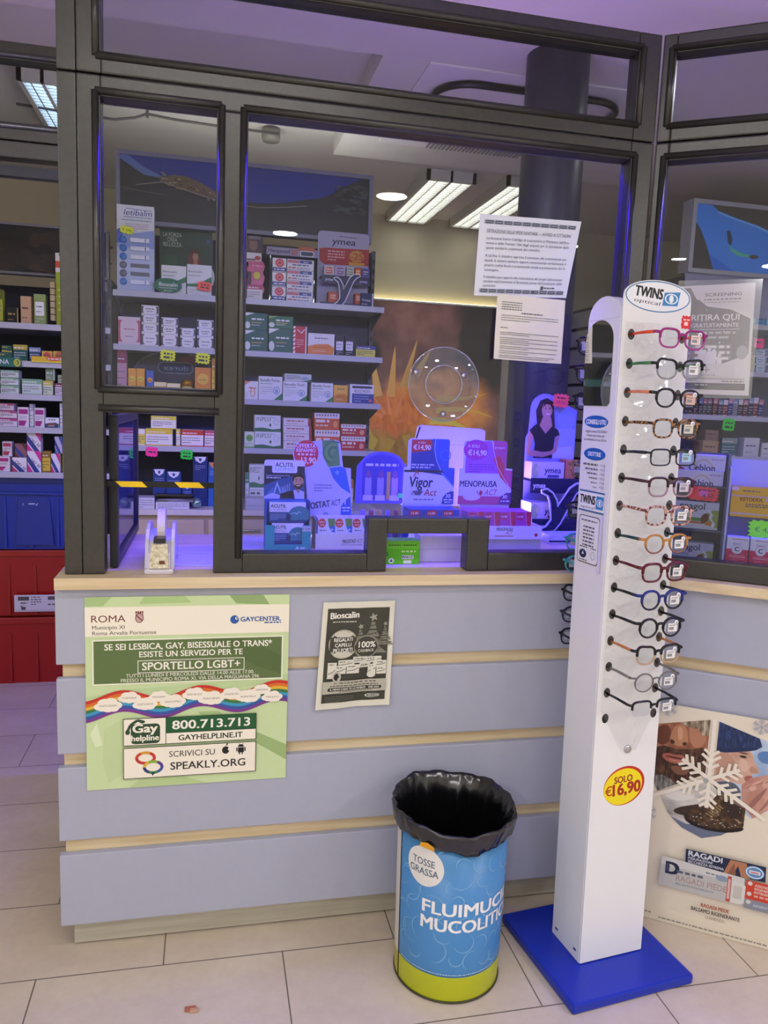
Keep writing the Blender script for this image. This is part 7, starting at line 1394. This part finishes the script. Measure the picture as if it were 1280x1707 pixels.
# liner
a = MB(); n = 200
prof = [(0.1415, 0.403), (0.147, 0.404), (0.150, 0.412), (0.153, 0.428), (0.157, 0.444), (0.1575, 0.452), (0.154, 0.456), (0.148, 0.450), (0.1415, 0.438), (0.1355, 0.424), (0.1325, 0.405), (0.128, 0.36), (0.126, 0.32), (0.124, 0.27), (0.12, 0.21), (0.113, 0.15), (0.09, 0.09), (0.05, 0.06), (0.002, 0.05)]
amps = [.001, .003, .003, .003, .003, .003, .003, .004, .004, .005, .009, .011, .012, .012, .011, .009, .006, .003, 0]
vs = []; fs = []; rr = random.Random(5); ph = [rr.uniform(0, 6.28) for _ in range(14)]
def ridge(x): return 1 - 2 * abs((x / math.pi) % 1 * 2 - 1) ** .8
for i, (r, z) in enumerate(prof):
    for k in range(n):
        an = 2 * math.pi * k / n; u = i * .42
        wob = .45 * ridge(5.0 * an / 2 * 2 + ph[0] + .6 * math.sin(u)) + .35 * ridge(11 * an + ph[1] + u * .9) + .3 * ridge(17 * an - u * 1.3 + ph[2]) + .25 * math.sin(29 * an + u * 2 + ph[3]) + .2 * ridge(3 * an + 3 * u + ph[4])
        q = r + amps[i] * wob * (.75 if i >= 9 else 1)
        if i < 3: q = max(q, 0.1408)
        if 8 <= i <= 9: q = min(max(q, r - .001), r + .0005)
        if i >= 10: q = min(q, 0.1315)
        dz = (.008 * math.cos(an - 2.2) + .004 * math.sin(4 * an + ph[5]) + .002 * math.sin(13 * an + ph[6])) * (1 if 3 <= i <= 8 else .5 if i < 3 else 0) + (.006 * math.sin(3 * an + ph[7]) + .003 * math.sin(9 * an + ph[8])) * (1 if i < 2 else 0)
        vs.append((BX + q * math.cos(an), BY + q * math.sin(an), z + dz))
for i in range(len(prof) - 1):
    for k in range(n): fs.append([i * n + k, i * n + (k + 1) % n, (i + 1) * n + (k + 1) % n, (i + 1) * n + k])
a.raw(vs, fs, BAG, True); lb = part(a, 'liner_bag', t)
a = MB(); P = [(-9, 0), (8, -3), (7, 5), (0, 11), (-7, 8)]
a.raw([(BX + .1535 * math.cos(A0 + math.radians(-22 + u * .9)), BY + .1535 * math.sin(A0 + math.radians(-22 + u * .9)), .404 + v / 1000 * 1.3) for u, v in P], [[0, 1, 2, 3, 4]], M('#e0a020', 0.3)); part(a, 'yellow_sticker', lb, 'torn yellow sticker on the liner')
# scrap on floor
a = MB(); a.box((-0.012, -0.007, 0), (0.014, 0.008, 0.004), M('#b06a4a', 0.6), 0.0015); a.box((0.0, -0.012, 0.001), (0.02, -0.002, 0.006), M('#c89a7a', 0.6), 0.0015); o = a.build('paper_scrap'); o.location = (0.32, -0.20, 0.0005); tag(o, 'tiny brown paper scrap lying on the floor tiles', 'scrap')
# ------------------------------------------------------------------ spectacle stand (stand coordinates: x along its front, y inwards)
SA = math.radians(7.315); SMX = Matrix.Translation((1.294, -0.247, 0)) @ Matrix.Rotation(SA, 4, 'Z')
LEAN = -0.0155
def lean(mb):
    mb.v = [(x + LEAN * z, y, z) for x, y, z in mb.v]; return mb
t = thing('spectacle_stand', 'tall white spectacle stand on blue base beside the waste bin', 'display stand'); t.matrix_world = SMX
a = MB(); a.box((-0.095, -0.118, 0.001), (0.263, 0.238, 0.027), M('#1630a8', 0.3), 0.006); a.build('base', t)
WH = M('#e9e9e6', 0.25); D_ = 0.13; Wd = 0.192
a = MB(); a.box((0.0, 0.003, 0.0275), (Wd, D_, 1.655), WH, 0.002)
# rounded top of the side body
P = [(0.003, 1.655), (D_, 1.655)] + [(D_ / 2 + (D_ / 2 - .002) * math.cos(math.radians(q)), 1.655 + 0.052 * math.sin(math.radians(q))) for q in range(8, 180, 12)]
a.prism(P, (0.0, 0, 0), (0, 1, 0), (0, 0, 1), (1, 0, 0), 0.03, WH)
col_ = lean(a).build('column', t)
# front plate with oval header
a = MB(); ov = [(0.096 + 0.094 * math.cos(math.radians(q)), 1.706 + 0.037 * math.sin(math.radians(q))) for q in range(0, 181, 9)]
a.prism([(0.001, 0.03), (Wd - .001, 0.03), (Wd - .001, 1.69)] + ov + [(0.001, 1.69)], (0, -0.0015, 0), (1, 0, 0), (0, 0, 1), (0, 1, 0), 0.004, WH)
g = wall_art(a, 0.0, Wd, 1.66, 1.745, -0.0015, 192, 85)
g.ell(96, 39, 91, 35, '3a7aa8', 40); g.ell(96, 39, 88, 32.5, 'eceeee', 40)
g.text('TWINS', 70, 42, 22, '1a1a1c', 'c', w=76, bold=.06, ital=.12, rot=3); g.text('optical', 66, 56, 8, '3a3a3c', 'c', w=74, ital=.1, rot=4)
g.poly([(113, 28), (158, 24), (152, 56), (108, 58)], '3f8ac0'); g.ell(133, 41, 19, 12, 'e8eef2', 22); g.ell(133, 41, 15, 9.5, '3f8ac0', 20); g.ell(133, 41, 6.5, 9, 'f0f2f2', 16)
g2 = wall_art(a, 0.0, Wd, 0.44, 0.57, -0.0015, 192, 130)
g2.ell(99, 66, 62, 52, 'c0281e', 34, rot=-10); g2.ell(96, 68, 58, 48, 'f0dc14', 34, rot=-10); g2.text('SOLO', 96, 56, 17, '9a2a1e', 'c', w=54, bold=.05, rot=-3); g2.text('€', 54, 88, 24, 'b02a1e', 'c', bold=.02, rot=-3); g2.text('16,90', 108, 88, 30, 'a82a1e', 'c', w=82, bold=.06, rot=-3)
fp_ = lean(a).build('front_plate', t)
rows = [1.617 - 0.0662 * i for i in range(15)]
for i, z in enumerate(rows):
    for x in (0.028, 0.172):
        a = MB(); a.raw([(x + 0.0095 * math.cos(2 * math.pi * k / 20), -0.0019, z + 0.0125 * math.sin(2 * math.pi * k / 20)) for k in range(20)], [list(range(20))], M('#0c0c0c', 0.6)); lean(a).build('temple_hole', fp_)
a = MB(); a.lathe([(0.0, -0.004), (0.009, -0.004), (0.011, -0.0016), (0.011, 0)], (0.101, -0.0016, 0.602), CHROME, 18, 'Y'); lean(a).build('lock', fp_)
for y, z in ((0.108, 0.053), (0.022, 0.055)):
    a = MB(); a.box((-0.0015, y - .006, z - .003), (0.0005, y + .006, z + .003), CHROME, .001); lean(a).build('screw', col_)
# left side: mirror and prints
a = MB(); r_ = 0.04; mp = [(0.022, 1.46), (0.030, 1.452), (0.124, 1.452), (0.132, 1.46)] + [(0.077 + 0.055 * math.cos(math.radians(q)), 1.605 + 0.048 * math.sin(math.radians(q))) for q in range(0, 181, 12)]
a.prism(mp, (-0.002, 0, 0), (0, 1, 0), (0, 0, 1), (1, 0, 0), 0.0022, MIRROR); lean(a).build('mirror', col_)
a = MB(); g = Art(a, (0.0, D_, 1.45), (0, -1, 0), (0, 0, -1), D_, 0.45, 130, 450)
g.ell(58, 36, 48, 15, '1f62b0', 26); g.text('CONSIGLI UTILI', 58, 42, 11, 'f0f2f4', 'c', w=80, bold=.05)
g.text('Leggere senza OCCHIALI', 60, 62, 6, '4a4a4c', 'c', w=86); g.text('il testo qui sotto ad', 58, 72, 6, '4a4a4c', 'c', w=72); g.text('una distanza di circa 30 cm', 58, 82, 6, '4a4a4c', 'c', w=92)
g.ell(60, 114, 44, 15, '1f62b0', 26); g.text('DIOTTRIE', 60, 119, 10, 'f0f2f4', 'c', w=52, bold=.04)
for k, v in enumerate(('+1,0', '+1,5', '+2,0', '+2,5', '+3,0', '+3,5')): g.dashes(16 + k * 9, 76, 142 + k * 10.5, 4.6 - k * .5, '6a6a6c', k, 1); g.text(v, 96, 142 + k * 10.5, 5.5, '4a4a4c', 'c', w=18)
g.rect(8, 204, 112, 208, '3a6a98'); g.rect(8, 252, 112, 256, '3a6a98'); g.rect(8, 208, 112, 252, 'f0f0ee'); g.text('TWINS', 44, 236, 20, '1a1a1c', 'c', w=62, bold=.06, ital=.1); g.text('optical', 44, 248, 6, '3a3a3c', 'c', w=60); g.poly([(80, 214), (110, 214), (108, 246), (78, 246)], '3f8ac0'); g.ell(94, 230, 12, 9, 'e8eef2', 18); g.ell(94, 230, 9, 7, '3f8ac0', 16); g.ell(94, 230, 4, 6, 'f0f2f2', 12)
g.rrect(14, 266, 100, 384, 9, '2a2a30'); g.rrect(16, 268, 98, 382, 8, 'ecece8'); g.dashes(24, 90, 280, 4, '6a6a6c', 1, 1)
for k in range(6): g.dashes(34, 80, 296 + k * 9, 4, '55555a', k + 3, 1)
g.ell(38, 362, 15, 11, '22284a', 18); g.poly([(32, 364), (38, 354), (44, 364)], 'c8ccd8'); g.ring(80, 362, 9, 10, 1.5, '9a9a9c', 16); g.dashes(24, 56, 346, 3, '6a6a6c', 9, 1); g.dashes(70, 92, 346, 3, '6a6a6c', 10, 1); g.dashes(24, 56, 379, 3, '6a6a6c', 11, 1)
g.rect(100, 262, 112, 400, 'dcd6ec'); 
a.v = [(x - 0.0006, y, z) for x, y, z in a.v]; lean(a).build('side_print', col_)
# crumpled clear film over the front plate
a = MB(); nx, nz = 14, 90; vs = []; fs = []; rr = random.Random(9); hh = {}
for j in range(nz + 1):
    for i in range(nx + 1):
        z = 0.60 + 1.045 * j / nz; x = 0.008 + 0.176 * i / nx
        d = 0.004 + 0.010 * (0.5 + 0.5 * math.sin(z * 95 + 3 * math.sin(x * 30))) * math.sin(math.pi * i / nx) * (0.6 + 0.4 * math.sin(x * 70 + z * 20)) + rr.uniform(0, .0022)
        if j < 10: x = 0.101 + (x - 0.101) * (0.25 + 0.075 * j)
        vs.append((x, -0.002 - d, z))
for j in range(nz):
    for i in range(nx): fs.append([j * (nx + 1) + i, j * (nx + 1) + i + 1, (j + 1) * (nx + 1) + i + 1, (j + 1) * (nx + 1) + i])
a.raw(vs, fs, FILM, True); lean(a).build('film', fp_)

# ------------------------------------------------------------------ spectacles
def mot(name, c1, c2, sc=140):
    def f(nt, co, b):
        n = noise(nt, co, sc, 3); c = ramp(nt, n, [(0.42, c1), (0.56, c2)]); nt.links.new(c, b.inputs['Base Color'])
    return textured(name, f, 0.25)
TORT = mot('tortoise', '#1c120c', '#a87848'); PTORT = mot('pink_tortoise', '#5a2c24', '#d8a898'); LEOP = mot('leopard', '#3a2618', '#c09868')
def lens_path(w, h, kind, n=32):
    """closed outline of one lens, centred, x outward = +"""
    o = []
    for k in range(n):
        q = 2 * math.pi * k / n; c, s = math.cos(q), math.sin(q)
        e = {'round': 1.0, 'panto': 0.86, 'square': 0.62, 'cat': 0.72, 'rect': 0.5}[kind]
        x = math.copysign(abs(c) ** e, c) * w / 2; z = math.copysign(abs(s) ** e, s) * h / 2
        if kind == 'panto': x *= 1 - 0.10 * (s < 0) * abs(s); z += 0.001
        if kind == 'cat' and c > 0 and s > 0: z += 0.007 * c * s; x += 0.003 * c * s
        if kind in ('cat', 'square') and s < 0: x *= 1 - 0.12 * abs(s)
        o.append((x, z))
    return o
def spectacles(label, frame, temple, kind, w, h, thick, tilt=0.0, lower=None, sticker='e8e6e4', rimless=False, tip=None):
    t = thing('spectacles', label, 'glasses', (0, 0, 0), 'reading glasses on the stand')
    fm = frame if not isinstance(frame, str) else M(frame, 0.22); tm = temple if not isinstance(temple, str) else M(temple, 0.25); lm = fm if lower is None else (lower if not isinstance(lower, str) else M(lower, 0.25))
    half = 0.0085 + w / 2; thick *= 1.3
    a = MB()
    for sg in (-1, 1):
        P = lens_path(w, h, kind); n = len(P)
        pts = [(sg * (half + x), 0.0012 * abs(x) * 20, z) for x, z in P]
        up = [k for k in range(n) if P[k][1] > -0.15 * h]; 
        order = sorted(up, key=lambda k: (k - 3 * n // 4) % n)
        dn = sorted([k for k in range(n) if P[k][1] <= 0.02 * h], key=lambda k: (k - n // 4) % n)
        a.tube([pts[k] for k in order], thick, fm, 8, scale=(1.0, 1.25))
        if not rimless: a.tube([pts[k] for k in dn], thick * 0.8, lm, 8)
        if kind in ('square', 'cat', 'panto', 'round', 'rect'):
            a.tube([(sg * (half + w / 2 - 0.001), 0.001, h * .28), (sg * (0.0685), 0.003, h * .30), (sg * 0.070, 0.010, h * .30)], thick * 1.25, fm, 8)
    a.tube([(-0.0095, 0.0, h * .16), (-0.004, -0.001, h * .24), (0.004, -0.001, h * .24), (0.0095, 0.0, h * .16)], thick * 1.15, fm, 8)
    ff = a.build('front_frame', t)
    for sg in (-1, 1):
        a = MB(); P = [(sg * (half + x), 0.0008, z) for x, z in lens_path(w * .97, h * .97, kind)]
        a.raw(P + [(p[0], 0.0022, p[2]) for p in P], [list(range(32)), list(range(63, 31, -1))], LENS); ln = a.build('lens', t)
        a = MB(); z = h * .30
        a.tube([(sg * 0.070, 0.008, z), (sg * 0.0715, 0.05, z), (sg * 0.072, 0.072, z - .001), (sg * 0.072, 0.0865, z - .003)], [0.0038, 0.0035, 0.0032, 0.003], tm, 8, scale=(1.0, 0.55)); a.build('temple', t)
    a = MB(); a.box((half - .013, -0.004, -.010), (half + .012, -0.0025, .010), M('#' + sticker, 0.4), 0); g = wall_art(a, half - .013, half + .012, -.01, .01, -.004, 25, 20); g.rect(2, 9, 16, 16, '8a8a8c'); g.dashes(3, 20, 6, 2, '6a6a6c', 1, 1); 
    a.lathe([(0.0, -0.0052), (0.0055, -0.0052), (0.0055, -0.004)], (half + .009, 0, .012), M('#f0f0ee', .4), 16, 'Y'); a.lathe([(0.0, -0.0056), (0.002, -0.0056), (0.002, -.005)], (half + .009, 0, .012), M('#9a9a98', .4), 10, 'Y')
    a.build('price_sticker', ln)
    if tip: 
        a = MB(); P = starp(0.026, 0.03, 10); a.prism([(u, v) for u, v in P], (0.0, -0.006, h * .5 + .016), (1, 0, 0), (0, 0, 1), (0, 1, 0), .001, M('#d8282c', .4)); g = wall_art(a, -.013, .013, h * .5 + .003, h * .5 + .029, -.006, 26, 26); g.dashes(5, 22, 9, 3, 'f0d0d0', 1, 1); g.rect(8, 12, 18, 20, 'f0d0d0'); a.build('red_tag', ff)
    return t
SPEC = [
 ('magenta plastic spectacles with orange temples and red tag, topmost on the stand', '#9a2a78', '#e2502e', 'square', .052, .040, .0021, {'sticker': 'e8d0cc', 'tip': True, 'lower': '#a8408a'}),
 ('black-topped clear-bottomed spectacles with green temples, second from top', '#17171a', '#3f7a4a', 'cat', .053, .042, .0021, {'lower': '#8a8c90'}),
 ('black spectacles with salmon temples, third from top', '#17171a', '#d8835e', 'panto', .050, .040, .0022, {'sticker': 'd8b09c'}),
 ('tortoiseshell spectacles, fourth from top', TORT, TORT, 'square', .051, .040, .0021, {'sticker': 'd8d2c0'}),
 ('thin dark navy rectangular spectacles, fifth from top', '#15181f', '#20242c', 'rect', .053, .036, .0016, {'sticker': '9ac4dc'}),
 ('brown and plum fading spectacles, sixth from top', '#3f1e26', '#3a1c22', 'square', .052, .042, .0021, {'lower': '#9a7a88', 'sticker': 'c8c0d0'}),
 ('pink mottled tortoise spectacles, seventh from top', PTORT, PTORT, 'square', .054, .042, .0022, {}),
 ('amber rimmed spectacles with dark green temples, eighth from top', '#b8803a', '#143a38', 'panto', .050, .042, .0020, {'lower': '#8a5a48'}),
 ('maroon spectacles, ninth from top', '#5c1422', '#5c1422', 'square', .052, .042, .0025, {}),
 ('royal blue and black round spectacles, tenth from top', '#1c2c78', '#16161a', 'panto', .049, .044, .0023, {'lower': '#14161e'}),
 ('plain black round spectacles, eleventh from top', '#121216', '#121216', 'round', .049, .044, .0023, {}),
 ('black cat-eye spectacles with amber lower rims, twelfth from top', '#1a1614', '#b8743c', 'cat', .051, .042, .0023, {'lower': '#b89a78'}),
 ('thin grey metal spectacles, thirteenth from top', '#6a6662', '#7a766e', 'round', .051, .044, .0014, {}),
 ('black half-rim spectacles, lowest on the stand', '#101012', '#101012', 'rect', .054, .038, .0020, {'rimless': True}),
]
for i, (lab, f, tm, kd, w, h, th, kw) in enumerate(SPEC):
    o = spectacles(lab, f, tm, kd, w, h, th, **kw); z = rows[i]
    q = random.Random(i)
    o.matrix_world = SMX @ Matrix.Translation((0.100 + LEAN * z, -0.0885, z - h * .30)) @ Matrix.Rotation(q.uniform(-.02, .02), 4, 'Y') @ Matrix.Rotation(q.uniform(-.03, .03), 4, 'X')
BACKS = [(1.615, '#141418', 'black spectacles half hidden behind the stand, highest on its far side', 'cat'), (1.545, '#1c1416', 'black and red spectacles half hidden behind the stand, second on its far side', 'cat'), (1.475, '#15151a', 'dark spectacles half hidden behind the stand, third on its far side', 'square'),
         (1.30, LEOP, 'leopard spectacles half hidden behind the stand, beside the woman display', 'square'), (1.19, '#1a1a20', 'black spectacles half hidden behind the stand, in front of the dark letter', 'rect'), (1.105, '#3f9a98', 'clear teal spectacles half hidden behind the stand, by the window rail', 'square'), (1.045, '#4aa4a0', 'clear teal spectacles half hidden behind the stand, at the worktop edge', 'round'),
         (0.965, '#141418', 'black spectacles half hidden behind the stand, just under the worktop', 'cat'), (0.905, '#28303a', 'dark blue grey spectacles half hidden behind the stand, top lilac panel', 'round'), (0.845, '#121216', 'black spectacles half hidden behind the stand, lowest on its far side', 'square')]
for k, (z, c, lab, kd) in enumerate(BACKS):
    o = spectacles(lab, c, c, kd, .052, .042, .0022)
    o.matrix_world = SMX @ Matrix.Translation((0.094 + LEAN * z, D_ + 0.0885, z - .012)) @ Matrix.Rotation(math.pi, 4, 'Z')

# tidy: the helper object used for lettering leaves the scene
bpy.data.objects.remove(_to)
